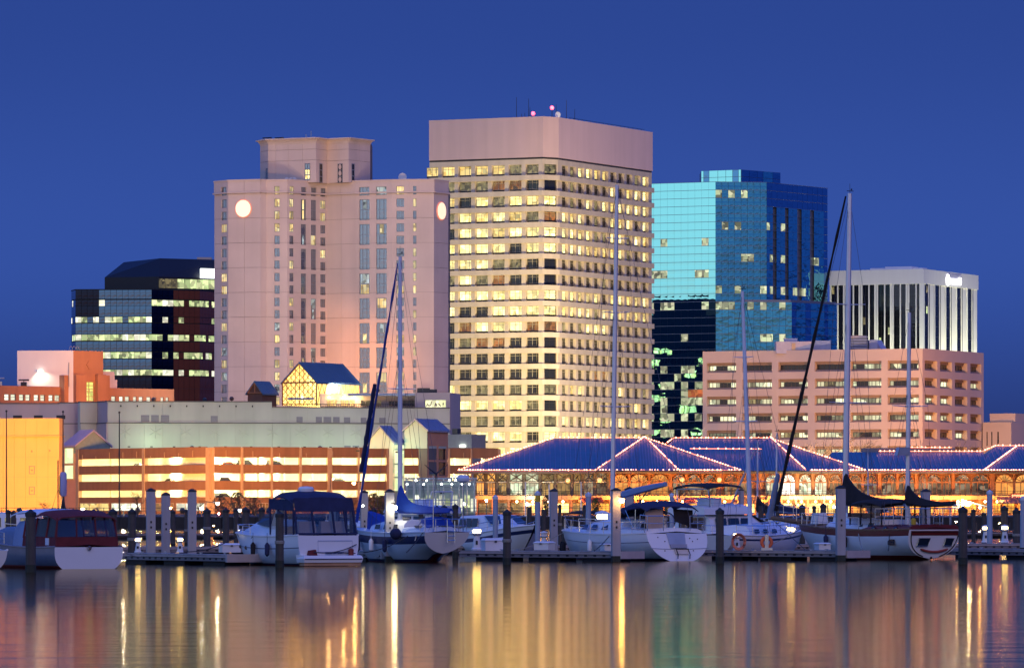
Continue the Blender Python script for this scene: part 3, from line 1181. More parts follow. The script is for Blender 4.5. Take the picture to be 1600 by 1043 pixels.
def dark_glass():
    Y0 = 1400
    root = thing('glass_office_building', 'dark stepped glass office building with lit ribbon floors behind the left side of the hotel', 'office building', (PX(237, Y0), Y0, 0))
    cx, k = PX(237, Y0), Y0 / FPX

    def pt(px, dy):
        return ((px - 800) / FPX * (Y0 + dy) - cx, dy)
    P = [pt(111.5, 10), pt(118, 2.5), pt(237, 0), pt(271, 4), pt(312, 7), pt(345, 17)]
    zt, zb = PZ(451, Y0), 1
    mb = MB()
    mb.prism([(x, y + .4) for x, y in P] + [(P[-1][0], 45), (P[0][0], 45)], zb, zt - .2)
    mb.build('core', M_kroof, root)
    zy = [(451, 452.5), (452.5, 466.5), (468, 477.5), (477.5, 494), (494.5, 503.5), (504.5, 521.5), (522, 531.5), (533, 548.5), (549.5, 559.5), (560.5, 576.5), (577, 586), (587, 606), (606, 630)]
    kind = ['x', 's', 'w', 's', 'w', 's', 'w', 's', 'w', 's', 'w', 'k', 'k']
    spand = [M_k1, M_k1, M_k3, M_k2, M_k2]
    r2 = random.Random(21)
    for s in range(5):
        f = Fac(P[s], P[s + 1])
        n = max(1, round(f.L / (9.1 * k)))
        for (ya, yb), kd in zip(zy, kind):
            za, zc = PZ(yb, Y0), PZ(ya, Y0)
            if kd == 'x':
                mb = MB()
                f.box(mb, 0, f.L, za, zc, -.1, .3)
                mb.build('coping', M_kroof, root)
                continue
            row = kind.index(kd) if kd == 'k' else [q[0] for q in zy].index(ya)
            for i in range(n):
                a, b = f.L * i / n, f.L * (i + 1) / n
                m = spand[s] if kd != 'k' else (M_k2 if s >= 3 else M_k3)
                if s == 1 and i < 4 and row in (1, 2, 3):
                    m = M_k3
                if kd == 'w':
                    p = {2: .1, 4: .45, 6: .95, 8: .93, 10: .96}[row] if s < 2 else {2: .8, 4: .35, 6: .75, 8: .7, 10: .8}[row]
                    if s >= 2 and row == 2 and s == 2:
                        p = .9
                    if r2.random() < p:
                        m = M_lit_green if r2.random() < .75 else M_lit_white
                mb = MB()
                mb.box(.04, b - a - .04, 0, .1, .04, zc - za - .04)
                mb.build('pane', m, root, loc=f.p(a, za, -.02 + .04 * r2.random()), rot=f.ang + R(r2.gauss(0, .25)))
    # upper block with sloped end and mansard roof
    U = [pt(163.5, 9), pt(248, 4.2), pt(345, 14.5)]
    z1, z2, z3 = zt - .2, PZ(434, Y0), PZ(402, Y0)
    za = PZ(431, Y0)
    mb = MB()
    inset = pt(193, 14)
    lo = [(U[0][0], U[0][1]), (U[1][0], U[1][1]), (U[2][0], U[2][1]), (U[2][0], 40), (U[0][0], 40)]
    hi = [(inset[0], U[0][1] + 6), (U[1][0], U[1][1] + 5), (U[2][0], U[2][1] + 4), (U[2][0], 38), (inset[0], 38)]
    mb.grid([[(x, y, z1) for x, y in lo], [(x, y, za) for x, y in lo], [(x, y, z3 + (0.2 if i else -.6)) for i, (x, y) in enumerate(hi)]])
    mb.build('mansard_roof', M_kroof, root)
    f = Fac(U[1], U[2])
    n = 10
    for i in range(n):
        a, b = f.L * i / n, f.L * (i + 1) / n
        mb = MB()
        f.box(mb, a + .05, b - .05, PZ(448.5, Y0), z2, -.12, -.01)
        mb.build('pane', M_lit_dim if i < 3 else M_lit_green, root)
    mb = MB()
    f.box(mb, f.L * .66, f.L * .98, PZ(431.5, Y0), PZ(416.5, Y0), -.6, -.2)
    mb.build('sign_box', glow('white_sign_box', (.92, 1.0, .98), 3.2), root)
    mb = MB()
    x, y = pt(319, 24)
    mb.box(x - 2, x + 2, y, y + 3, z3 - 1, z3 + 1.2)
    mb.build('roof_plant', M_so, root)


dark_glass()

# ------------------------------------------------------------------ orange lit school-like building, far left
M_ob = mat('orange_brick', (.42, .19, .10), rough=.85, var=.12, scale=.3, streak=.5, bump=.3, bscale=6)


def brick_hall():
    Y0 = 1060
    root = thing('brick_building', 'long orange brick building with a stepped stair tower and pairs of lit windows', 'building', (PX(104.6, Y0), Y0, 0))
    cx, k = PX(104.6, Y0), Y0 / FPX

    def pt(px, dy):
        return ((px - 800) / FPX * (Y0 + dy) - cx, dy)
    # right-hand faces recede; the front runs from far left out of frame to px 275
    f = Fac(pt(-40, -6), pt(272, 34))
    def uu(px):
        kk = (px - 800) / FPX
        # intersection of the sight line with the facade line, in root coordinates
        p0, du = f.p0, f.du
        return ((kk * (Y0 + p0.y)) - cx - p0.x) / (du.x - kk * du.y)
    def zz(py, px):
        q = f.p(uu(px), 0)
        return PZ(py, Y0 + q.y)
    ztop = zz(603, 50)
    pairs = [(6.9, 14.8), (16.7, 25), (29.9, 37.7), (39.9, 47.5), (53, 60.8), (63, 70.4), (76, 83.3), (85.5, 93.6), (99.7, 107), (153, 161), (165.8, 172.2), (174, 181.2), (186.3, 193), (195.4, 202.6), (208, 213.9), (217, 223.8), (229, 236), (238.4, 244.3), (251, 256), (259, 264)]
    zwa, zwb = zz(626, 50), zz(616, 50)
    mb = MB()
    hs = [(uu(a), uu(b), zwa, zwb) for a, b in pairs]
    f.wall(mb, 0, f.L, 1, ztop, hs, .5)
    mb.face([f.p(f.L, 1), f.p(f.L, 1, 20), f.p(f.L, ztop, 20), f.p(f.L, ztop)])
    mb.face([f.p(0, ztop), f.p(f.L, ztop), f.p(f.L, ztop, 20), f.p(0, ztop, 20)])
    mb.build('wall', M_ob, root)
    for a, b in pairs:
        me = winmesh(uu(b) - uu(a), zwb - zwa, (), (.5,), .1, .06, 0, (M_lit_white, M_hframe, M_hframe))
        put(me, 'window', root, f.p(uu(a), zwa, .3), f.ang)
    # stair tower, turned: white left flank lit by a wall lamp, brick front
    ua, ub = uu(104.6), uu(151.3)
    zt = zz(548, 120)
    mb = MB()
    f.wall(mb, ua, ub, 1, zt, [(uu(122.5), uu(137.5), zz(627, 130), zz(596, 130))], .4, d=-2)
    mb.face([f.p(ub, 1, -2), f.p(ub, 1, 16), f.p(ub, zt, 16), f.p(ub, zt, -2)])
    mb.face([f.p(ua, zt, -2), f.p(ub, zt, -2), f.p(ub, zt, 16), f.p(ua, zt, 16)])
    t = mb.build('stair_tower', M_ob, root)
    mb = MB()
    g = Fac(f.p(ua - 7.2, 0, 7.5)[:2], f.p(ua, 0, -2)[:2])
    g.wall(mb, 0, g.L, 1, zt, [], .3)
    mb.build('white_flank', M_wb, root)
    mb = MB()
    mb.tube([g.p(g.L - .9, zt - 2.5, -.1), g.p(g.L - .9, ztop, -.1)], .12, 6)
    mb.build('downpipe', M_steel_pale, root)
    lp = g.p(g.L * .42, zz(580, 80), -.5)
    mb = MB()
    mb.box(lp.x - .5, lp.x + .5, lp.y - .3, lp.y + .3, lp.z, lp.z + .3)
    mb.build('wall_lamp', glow('wall_lamp_lens', (.95, 1.0, .85), 2.5), root)
    lamp('SPOT', root.matrix_basis @ Vector((lp.x - .4, lp.y - .7, lp.z)), (.93, 1.0, .80), 520, root, .2, root.matrix_basis @ g.p(g.L * .45, zz(600, 80), 0), 130)
    me = winmesh(uu(137.5) - uu(122.5), zz(596, 130) - zz(627, 130), (.5,), (.25, .5, .62, .8), .14, .08, 0, (M_lit_yellow, M_ob, M_ob))
    put(me, 'window', root, f.p(uu(122.5), zz(627, 130), -1.75), f.ang, lit('stair_window', (.75, .9, .15), (1, .9, .3), .8, .6, 1.1))
    for a, b, d in ((94.5, 104.6, -1.2), (104.7, 121, -2.9), (138.5, 151.4, -2.9), (151.4, 165.8, -1.2)):
        mb = MB()
        f.box(mb, uu(a), uu(b), 1, zz(586, a) if a < 100 or b > 160 else zz(585, a), d, 8)
        mb.build('shoulder', M_ob, root)
    mb = MB()
    u0 = uu(129.2)
    zc = zz(570, 129)
    mb.grid([[f.p(u0, zc - 1.0, -2.12), f.p(u0 + .75, zc, -2.12), f.p(u0, zc + 1.0, -2.12), f.p(u0 - .75, zc, -2.12)], [f.p(u0, zc - 1.0, -2), f.p(u0 + .75, zc, -2), f.p(u0, zc + 1.0, -2), f.p(u0 - .75, zc, -2)]])
    mb.build('diamond_plaque', M_ob, root)
    mb = MB()
    f.box(mb, uu(151.8), uu(166), ztop - .5, zz(579.5, 160), 3, 12, 0)
    f.box(mb, uu(166), uu(184), ztop - .5, zz(580, 170), 1, 9, 0)
    f.box(mb, uu(184), uu(188), ztop - .5, zz(593, 185), 1, 9, 0)
    mb.build('roof_room', mat('lilac_stucco', (.50, .40, .42), rough=.8, var=.06), root)
    mb = MB()
    q = f.p(uu(113), zt, 1)
    for a in (0, .7, 1.4):
        pts = [(q.x + a + .35 - .35 * math.cos(t), q.y, zt + .25 + .7 * math.sin(t)) for t in [PI * i / 6 for i in range(7)]]
        mb.tube(pts, .06, 5)
    mb.build('vent_hoop', M_steel_pale, root)
    # rooftop lamps
    for px, py, lit_on in ((13, 590, True), (52, 592, False)):
        q = f.p(uu(max(px, 1)), 0, 3)
        mb = MB()
        mb.box(q.x - .6, q.x + .6, q.y - .5, q.y + .5, ztop, ztop + .9)
        mb.tube([(q.x, q.y, ztop + .9), (q.x, q.y, PZ(py, Y0))], .1, 5)
        mb.tube([(q.x - 1.1, q.y, PZ(py, Y0)), (q.x + 1.1, q.y, PZ(py, Y0))], .16, 5)
        o = mb.build('roof_light_pole', M_steel_dark if not lit_on else M_steel_pale, root)
        if lit_on:
            mb = MB()
            mb.ball((q.x - 1.0, q.y - .2, PZ(py, Y0) - .1), .28, 8, 5)
            mb.build('lamp_lens', glow('cool_lens', (.85, 1, 1), 14), o)


brick_hall()
# =================================================================== GROUND, WATER, QUAY
M_ground = mat('asphalt', (.045, .045, .048), rough=.9, var=.2, scale=.05)
M_conc = mat('concrete', (.13, .12, .115), rough=.85, var=.15, scale=.5, streak=.4, bump=.2)


def ground():
    mb = MB()
    mb.face([(-6000, 606, 1.3), (6000, 606, 1.3), (6000, 14000, 1.3), (-6000, 14000, 1.3)])
    o = mb.build('ground', M_ground)
    o['kind'] = 'structure'
    mb = MB()
    x0, x1 = -70, 70
    n = 35
    for i in range(n):
        a, b = x0 + (x1 - x0) * i / n, x0 + (x1 - x0) * (i + 1) / n
        mb.box(a + .03, b - .03, 599.6, 606.2, -2, 1.38)
    o = mb.build('quay', mat('tarred_quay', (.035, .032, .03), rough=.9, var=.3, scale=.8, streak=.5))
    o['kind'] = 'structure'
    # the harbour water: still, with a long slow swell
    m, nt, N, L, B = _new('water')
    tc = N.new('ShaderNodeTexCoord')
    bumps = None
    for sc, rot, dist, det in ((.35, .2, .013, 3), (2.2, -.35, .0028, 2)):
        mp = N.new('ShaderNodeMapping')
        mp.inputs['Scale'].default_value = (.35, 1, 1)
        mp.inputs['Rotation'].default_value = (0, 0, rot * .3)
        L.new(tc.outputs['Object'], mp.inputs['Vector'])
        nz = N.new('ShaderNodeTexNoise')
        nz.inputs['Scale'].default_value = sc
        nz.inputs['Detail'].default_value = det
        L.new(mp.outputs[0], nz.inputs['Vector'])
        bp = N.new('ShaderNodeBump')
        bp.inputs['Distance'].default_value = dist
        bp.inputs['Strength'].default_value = 1
        L.new(nz.outputs['Fac'], bp.inputs['Height'])
        if bumps:
            L.new(bumps.outputs[0], bp.inputs['Normal'])
        bumps = bp
    # warm city light put into the sheen as a reflection tint; body nearly black
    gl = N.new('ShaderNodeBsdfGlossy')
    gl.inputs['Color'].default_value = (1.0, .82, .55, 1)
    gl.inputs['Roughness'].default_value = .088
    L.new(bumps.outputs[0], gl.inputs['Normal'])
    fr = N.new('ShaderNodeFresnel')
    fr.inputs['IOR'].default_value = 1.5
    di = N.new('ShaderNodeBsdfDiffuse')
    di.inputs['Color'].default_value = (.012, .012, .02, 1)
    mx = N.new('ShaderNodeMixShader')
    L.new(fr.outputs[0], mx.inputs[0])
    L.new(di.outputs[0], mx.inputs[1])
    L.new(gl.outputs[0], mx.inputs[2])
    L.new(mx.outputs[0], N['Material Output'].inputs['Surface'])
    N.remove(B)
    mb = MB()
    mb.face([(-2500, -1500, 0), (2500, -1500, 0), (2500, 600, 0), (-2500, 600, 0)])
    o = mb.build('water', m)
    o['kind'] = 'structure'


ground()

# =================================================================== MALL, GARAGE
M_mall = mat('mall_stucco', (.47, .46, .38), rough=.85, var=.17, scale=.1, streak=.6, bump=.1)
M_mall2 = mat('mall_stucco_lilac', (.47, .38, .37), rough=.85, var=.08, scale=.1, streak=.5)
M_vent = mat('vent_grey', (.24, .23, .25), rough=.6, var=.05)
M_mroof = mat('standing_seam_roof', (.22, .25, .36), rough=.35, metal=.35, var=.06)
M_greenroof = mat('blue_green_roof', (.08, .15, .22), rough=.4, metal=.3, var=.06)
SOD = (1.0, .37, .06)
MERC = (.62, 1.0, .62)


def mall():
    Y0 = 1010
    root = thing('mall_building', 'long pale blank mall wall with square vents under the hotel', 'building', (PX(168, Y0), Y0, 0))
    cx = PX(168, Y0)

    def pt(px, dy):
        return ((px - 800) / FPX * (Y0 + dy) - cx, dy)
    segs = [(-30, 12, 93, 10, 629, M_mall2), (93, 10, 125, 10, 628, M_mall2), (125.2, 6, 152, 8, 627.5, M_mall), (152, 8, 168, 0, 627, M_mall2), (168, 0, 425, 4, 627.5, M_mall), (425, 4, 703, 12, 636, M_mall)]
    for a, da, b, db, yt, m in segs:
        f = Fac(pt(a, da), pt(b, db))
        zt = PZ(yt, Y0)
        n = max(1, round(f.L / 3.6))
        zl = PZ(660.5, Y0)
        for i in range(n):
            for z0, z1, d in ((1.3, zl, -.25), (zl + .05, zt, 0)):
                mb = MB()
                f.wall(mb, f.L * i / n + .015, f.L * (i + 1) / n - .015, z0, z1, [], .2, d=d, edge=.3)
                mb.build('wall_panel', m, root)
        mb = MB()
        f.box(mb, 0, f.L, 1.3, zt - .1, .2, 1)
        mb.build('core', m, root)
        mb = MB()
        f.box(mb, 0, f.L, zl - .05, zl + .12, -.36, .1)
        mb.build('ledge', M_conc, root)
        mb = MB()
        f.box(mb, 0, f.L, zt, zt + .2, -.12, 1)
        mb.build('coping', M_conc, root)
    mb = MB()
    mb.prism([pt(-30, 12), pt(93, 10.6), pt(125, 10.6), pt(153, 8.6), pt(168, .6), pt(425, 4.6), pt(703, 12.6), (pt(703, 90)[0], 90), (pt(-30, 90)[0], 90)], PZ(638, Y0) - .3, PZ(638, Y0))
    mb.build('roof', M_conc, root)
    f1, f2 = Fac(pt(168, 0), pt(425, 4)), Fac(pt(425, 4), pt(703, 12))
    for a, b, ya, yb in ((220, 233, 648, 659), (236, 248, 648, 659), (251, 264, 648, 659), (329, 340, 649, 660), (463, 472.5, 650, 661.5), (493, 502.5, 650, 661.5), (505, 517, 650, 661.5), (520, 530, 650, 661.5), (537, 546.5, 650.5, 662), (563, 572, 651, 662), (592, 602, 651, 662), (537, 547, 695, 698), (550, 560, 695, 698)):
        f, s, L0 = (f1, 168, 257) if a < 425 else (f2, 425, 278)
        mb = MB()
        u0, u1 = (a - s) / L0 * f.L, (b - s) / L0 * f.L
        za, zc = PZ(yb, Y0), PZ(ya, Y0)
        f.box(mb, u0, u1, max(za, PZ(660, Y0) + .15) if ya < 660 else za, zc, -.08 if ya < 660 else -.3, .1)
        o = mb.build('vent', M_vent, root)
        for q in range(4):
            mb = MB()
            z = za + (zc - za) * (.25 + q * .19)
            f.box(mb, u0 + .08, u1 - .08, z, z + .07, -.13, -.085)
            if ya < 660:
                mb.build('slat', M_vent, o)
    for px in (195, 242.5, 290, 335, 380, 426, 469, 512, 555):
        f, s, L0 = (f1, 168, 257) if px < 425 else (f2, 425, 278)
        c = f.p((px - s) / L0 * f.L, PZ(674, Y0), -.27)
        mb = MB()
        for t in (0.5, 1.57, 2.64):
            e = f.du * math.cos(t) * 1.25 + Vector((0, 0, 1.35 * math.sin(t)))
            mb.tube([c - e, c + e], .07, 4)
        mb.build('star_brace', M_mall, root)
    for i in range(9):
        f, s, L0 = (f1, 168, 257)
        c = f.p(f.L * (.05 + .1 * i) + 1, PZ(634, Y0), -.1)
        mb = MB()
        mb.box(c.x - .12, c.x + .12, c.y - .2, c.y + .1, c.z - .15, c.z + .2)
        mb.build('scupper', M_steel_dark, root)
    for px in (27.5, 60, 95):
        f = Fac(pt(-30, 12), pt(93, 10))
        mb = MB()
        u = (px + 30) / 123 * f.L
        f.box(mb, u - .9, u + .9, PZ(653, Y0), PZ(647, Y0), -.06, .1)
        mb.build('vent', M_steel_dark, root)
    # mercury lamps washing the lower wall from the garage roof
    for px, e in ((200, 700), (235, 1500), (270, 700), (310, 700), (350, 700), (390, 700), (430, 700), (470, 700), (510, 700), (550, 700)):
        f, s, L0 = (f1, 168, 257) if px < 425 else (f2, 425, 278)
        c = f.p((px - s) / L0 * f.L, PZ(697, Y0), -4)
        w = root.matrix_basis @ c
        mb = MB()
        mb.box(c.x - .25, c.x + .25, c.y - .2, c.y + .1, c.z - .2, c.z)
        mb.build('wash_light', M_steel_dark, root)
        lamp('AREA', w + Vector((0, .3, .1)), MERC, e * .07, root, 1.5, w + Vector((0, 4, 3)))


mall()


def podium():
    """hotel podium: restaurant terrace, lit lattice sign, right-hand wall block"""
    Y0 = 1035
    root = thing('hotel_podium', 'hotel terrace storey with glowing restaurant windows and a lit lattice panel', 'building', (PX(703, Y0), Y0, 0))
    cx = PX(703, Y0)

    def pt(px, dy):
        return ((px - 800) / FPX * (Y0 + dy) - cx, dy)
    M_pod = mat('podium_stucco', (.46, .385, .36), rough=.85, var=.07, scale=.15, streak=.4)
    f = Fac(pt(383, 6), pt(703, 0))
    w = 320.0

    def u(px):
        return (px - 383) / w * f.L
    z = lambda y: PZ(y, Y0)
    mb = MB()
    hs = [(u(664.5), u(696.5), z(636), z(624.5))]
    f.wall(mb, u(648.5), u(703), z(705), z(613), hs, .5)
    f.wall(mb, u(430), u(648.4), z(705), z(637), [], .3)
    mb.face([f.p(u(648.5), z(636)), f.p(u(648.5), z(636), 14), f.p(u(648.5), z(613), 14), f.p(u(648.5), z(613))])
    mb.face([f.p(f.L, z(705)), f.p(f.L, z(705), 14), f.p(f.L, z(613), 14), f.p(f.L, z(613))])
    mb.face([f.p(u(648.5), z(613)), f.p(f.L, z(613)), f.p(f.L, z(613), 14), f.p(u(648.5), z(613), 14)])
    mb.build('wall', M_pod, root)
    # lit lattice panel: a row of yellow panes with a zigzag of dark bars
    ww, hh = u(696.5) - u(664.5), z(624.5) - z(636)
    for i in range(6):
        b = MB()
        b.box(.03, ww / 6 - .03, 0, .1, .03, hh - .03)
        b.build('lattice_pane', lit('lattice_lit', (.95, 1.0, .45), (1, .95, .6), 1.0, .75, 1.1), root, loc=f.p(u(664.5) + ww * i / 6, z(636), .3), rot=f.ang)
    zig = [(.06, .15), (.09, .62), (.13, .30), (.20, .22), (.28, .42), (.31, .85), (.27, .5)], [(.46, .15), (.5, .62)], [(.55, .15), (.53, .5)], [(.64, .55), (.7, .3), (.76, .18)], [(.86, .32), (.88, .62)]
    for pts in zig:
        mb = MB()
        mb.tube([f.p(u(664.5) + ww * a, z(636) + hh * b, .24) for a, b in pts], .11, 4)
        mb.build('lattice_bar', M_sr, root)
    # restaurant storey behind the terrace
    g = Fac(f.p(u(430), 0, 3)[:2], f.p(u(648), 0, 3)[:2])
    def ug(px):
        return (px - 430) / 218 * g.L
    mb = MB()
    g.box(mb, ug(496), g.L, z(640), z(613.5), .1, 8)
    mb.build('terrace_room', M_pod, root)

    for a, b, ya, yb, m in ((507, 523, 633, 623, M_lit_yellow), (529, 541, 633, 623, lit('amber_room', (1, .55, .1), (1, .7, .25), .9, .4, 1.2)), (543, 551, 633, 623, M_lit_yellow), (560, 583, 633, 624, M_lit_dim), (585, 592, 633, 624, M_lit_dim), (604, 618, 633, 625, M_dark_pane), (626, 646, 634, 624, M_dark_pane)):
        me = winmesh(ug(b) - ug(a), z(yb) - z(ya), (.33, .66), (), .1, .08, 0, (m, M_sr, M_sr))
        put(me, 'window', root, g.p(ug(a), z(ya), -.05), g.ang)
    mb = MB()
    g.box(mb, ug(543), ug(668), z(617.5), z(613.5), -2.5, 0)
    mb.build('canopy', M_mroof, root)
    mb = MB()
    g.box(mb, ug(448), ug(488), z(623), z(620), -2, 0)
    mb.build('canopy', M_mroof, root)
    mb = MB()
    p0, p1 = u(443), u(648)
    for q in range(60):
        a = p0 + (p1 - p0) * q / 59
        mb.tube([f.p(a, z(636), -.3), f.p(a, z(630.5), -.3)], .035, 4)
    mb.tube([f.p(p0, z(630.5), -.3), f.p(p1, z(630.5), -.3)], .06, 4)
    mb.tube([f.p(p0, z(633), -.3), f.p(p1, z(633), -.3)], .04, 4)
    mb.build('terrace_railing', M_steel_dark, root)
    for px, e in ((512, 700), (535, 900), (552, 1100), (470, 500)):
        q = g.p(ug(px), z(622), -1.2)
        lamp('POINT', root.matrix_basis @ q, (1, .62, .25), e * .45, root, .25)
        mb = MB()
        mb.box(q.x - .2, q.x + .2, q.y - .2, q.y + .2, q.z + .25, q.z + .5)
        mb.build('terrace_lamp', glow('terrace_lens', (1, .75, .4), 8), root)
    # plant on the podium roof
    for px, yy in ((657, 608), (668, 610)):
        q = f.p(u(px), z(613), 4)
        mb = MB()
        mb.box(q.x - 1.3, q.x + 1.3, q.y, q.y + 2, z(613), z(yy - 3))
        mb.build('roof_unit', M_steel_dark, root)


podium()


def gable(name, label, cat, px, Y, th, pl, pr, ye, ya, yb, mw, mr, my=None, over=.35, flip=False):
    """small pitched house: gable end on the left face (or the right face when flipped), roof slope over the other"""
    T = Bld(name, label, cat, px, Y, th)
    r = T.root
    U, V = T.u(pl), T.v(pr)
    ze, za, zb = T.z(ye), T.z(ya), T.z(yb)
    if not flip:
        m = -U / 2
        mb = MB()
        mb.face([(-U, 0, zb), (0, 0, zb), (0, 0, ze), (m, 0, za), (-U, 0, ze)])
        mb.face([(0, 0, zb), (0, V, zb), (0, V, ze), (0, 0, ze)])
        mb.face([(0, V, zb), (-U, V, zb), (-U, V, ze), (m, V, za), (0, V, ze)])
        mb.face([(-U, V, zb), (-U, 0, zb), (-U, 0, ze), (-U, V, ze)])
        w = mb.build('wall', [mw], r)
        sl = (za - ze) / (U / 2)
        t = .3
        for s, x1 in ((1, over), (-1, -U - over)):
            mb = MB()
            xe = x1
            ze2 = ze - over * sl
            mb.grid([[(m, -over, za + t), (xe, -over, ze2 + t), (xe, -over, ze2), (m, -over, za)], [(m, V + over, za + t), (xe, V + over, ze2 + t), (xe, V + over, ze2), (m, V + over, za)]])
            o = mb.build('roof_slope', mr, r)
            if s == 1:
                n = max(3, int(V / .9))
                for i in range(n + 1):
                    mb = MB()
                    y = V * i / n
                    mb.tube([(m + .05, y, za + t + .03), (xe, y, ze2 + t + .03)], .05, 4)
                    mb.build('roof_seam', mr, o)
    else:
        m = V / 2
        mb = MB()
        mb.face([(0, 0, zb), (0, V, zb), (0, V, ze), (0, m, za), (0, 0, ze)])
        mb.face([(-U, 0, zb), (0, 0, zb), (0, 0, ze), (-U, 0, ze)])
        mb.face([(-U, V, zb), (-U, 0, zb), (-U, 0, ze), (-U, m, za), (-U, V, ze)])
        mb.face([(0, V, zb), (-U, V, zb), (-U, V, ze), (0, V, ze)])
        mb.build('wall', [mw], r)
        sl = (za - ze) / (V / 2)
        t = .3
        for s, y1 in ((1, -over), (-1, V + over)):
            ze2 = ze - over * sl
            mb = MB()
            mb.grid([[(over, m, za + t), (over, y1, ze2 + t), (over, y1, ze2), (over, m, za)], [(-U - over, m, za + t), (-U - over, y1, ze2 + t), (-U - over, y1, ze2), (-U - over, m, za)]])
            mb.build('roof_slope', mr, r)
    return T, U, V, ze, za, zb


def gables():
    M_trim = mat('atrium_frame', (.42, .16, .06), rough=.6, var=.05)
    # glazed atrium of the hotel
    M_at = lit('atrium_glow', (1.0, .52, .10), (1.0, .70, .20), 2.6, .55, 1.25, .35)
    T, U, V, ze, za, zb = gable('hotel_atrium', 'glowing glazed atrium with a blue pitched roof on the hotel terrace', 'atrium', 495, 1060, 30, 442, 561, 597, 567, 633, M_at, M_greenroof)
    r = T.root
    m = -U / 2
    for i in range(9):
        x = -U * i / 8
        zt = ze + (za - ze) * (1 - abs(x - m) / (U / 2))
        mb = MB()
        mb.tube([(x, -.1, zb), (x, -.1, zt)], .09, 4)
        mb.build('mullion', M_trim, r)
    # diagonal lattice on the gable
    k = 6
    for i in range(-k, k + 1):
        for s in (1, -1):
            pts = []
            for q in range(41):
                x = -U * q / 40
                z = zb + (za - zb) * (i + .0) / k * 1.0 + s * (x + U / 2) * 1.05 + (za - zb) * .25
                zt = ze + (za - ze) * (1 - abs(x - m) / (U / 2))
                if zb <= z <= zt:
                    pts.append((x, -.16, z))
            if len(pts) > 2:
                mb = MB()
                mb.tube([pts[0], pts[-1]], .075, 4)
                mb.build('lattice_bar', M_trim, r)
    mb = MB()
    for a, b in (((-U, ze), (m, za)), ((m, za), (0, ze)), ((-U, ze), (-U, zb)), ((0, ze), (0, zb)), ((-U, ze), (0, ze))):
        mb.tube([(a[0], -.15, a[1]), (b[0], -.15, b[1])], .16, 4)
    mb.build('gable_frame', M_trim, r)
    n = 9
    for i in range(n):
        y0, y1 = V * i / n, V * (i + 1) / n
        mb = MB()
        mb.tube([(.12, y0, zb), (.12, y1, ze)], .08, 4)
        mb.tube([(.12, y1, zb), (.12, y0, ze)], .08, 4)
        mb.build('side_brace', M_trim, r)
    # small pitched roof to the left of the atrium
    T, U, V, ze, za, zb = gable('roof_dormer', 'small dark timber gable with a blue roof left of the glowing atrium', 'gable', 410, 1050, 30, 387, 432, 613.5, 597, 634, mat('dark_timber_gable', (.16, .07, .04), rough=.8, var=.1), M_greenroof)
    mb = MB()
    m = -U / 2
    mb.tube([(-U, -.15, ze), (m, -.15, za), (0, -.15, ze)], .2, 4)
    mb.tube([(-U, -.12, ze), (0, -.12, ze)], .15, 4)
    mb.tube([(m, -.12, ze), (m, -.12, za)], .12, 4)
    mb.build('gable_frame', M_trim, T.root)
    # stair houses on the garage
    M_hw = mat('stair_house_stucco', (.42, .46, .39), rough=.85, var=.07, scale=.3, streak=.4)
    M_gl = lit('stair_glass_lit', (.80, 1.0, .45), (.95, 1.0, .6), .95, .75, 1.1, .6)
    T, U, V, ze, za, zb = gable('stair_house', 'smaller gabled stair house on the garage with a tall glowing glass stair', 'stair tower', 615, 880, 30, 574, 631, 691, 667, 700, M_hw, M_mroof)
    f = Fac((0, 0), (0, V))
    mb = MB()
    f.box(mb, .02, f.L, 1.3, T.z(700.2), .1, .9)
    mb.build('shaft', M_hw, T.root)
    lv = [767, 745, 724, 701.5, 693]
    for q in range(4):
        for j in range(2):
            w = f.L / 2
            me = winmesh(w - .06, T.z(lv[q + 1]) - T.z(lv[q]) - .08, (), (), .09, .08, 0, (M_gl, M_steel_pale, M_steel_pale))
            put(me, 'window', T.root, f.p(j * w + .03, T.z(lv[q]), -.05), f.ang)
    fixture(T.root, T.root.matrix_basis @ Vector((-U * .9, -4, T.z(700))))
    lamp('AREA', T.root.matrix_basis @ Vector((-U * .9, -4, T.z(700))), MERC, 110, T.root, .5, T.root.matrix_basis @ Vector((-U * .3, 0, ze)))
    M_or = mat('terracotta_wall', (.52, .25, .15), rough=.8, var=.08, scale=.4, streak=.3)
    T, U, V, ze, za, zb = gable('stair_house', 'larger gabled stair house with a terracotta front and four dark panes', 'stair tower', 667.5, 880, 26, 632, 699.5, 672, 656, 700, M_hw, M_mroof)
    f = Fac((0, 0), (0, V))
    mb = MB()
    f.wall(mb, 0, f.L, 1.3, ze - .003, [(f.L * .06, f.L * .46, T.z(718), T.z(696)), (f.L * .54, f.L * .94, T.z(718), T.z(696)), (f.L * .06, f.L * .46, T.z(742), T.z(721)), (f.L * .54, f.L * .94, T.z(742), T.z(721))], .5, d=-.06)
    mb.build('front_wall', M_or, T.root)
    for a, b in ((.06, .46), (.54, .94)):
        for c, d in ((718, 696), (742, 721)):
            me = winmesh(f.L * (b - a), T.z(d) - T.z(c), (), (), .12, .05, 0, (M_dark_pane, M_steel_dark, M_steel_dark))
            o = put(me, 'window', T.root, f.p(f.L * a, T.z(c), .3), f.ang)
            if c == 742 and a < .1:
                mb = MB()
                mb.box(.2, f.L * .3, -.1, -.02, .3, .9)
                mb.build('lit_notice', M_lit_green, o)
    g = Fac((-U, 0), (0, 0))
    mb = MB()
    g.box(mb, g.L * .62, g.L, 1.3, zb + .01, .05, 4)
    mb.build('shaft', M_conc, T.root)
    fixture(T.root, T.root.matrix_basis @ Vector((-U * .8, -4.5, T.z(702))))
    lamp('AREA', T.root.matrix_basis @ Vector((-U * .8, -4.5, T.z(702))), MERC, 200, T.root, .6, T.root.matrix_basis @ Vector((-U * .5, 0, ze)))
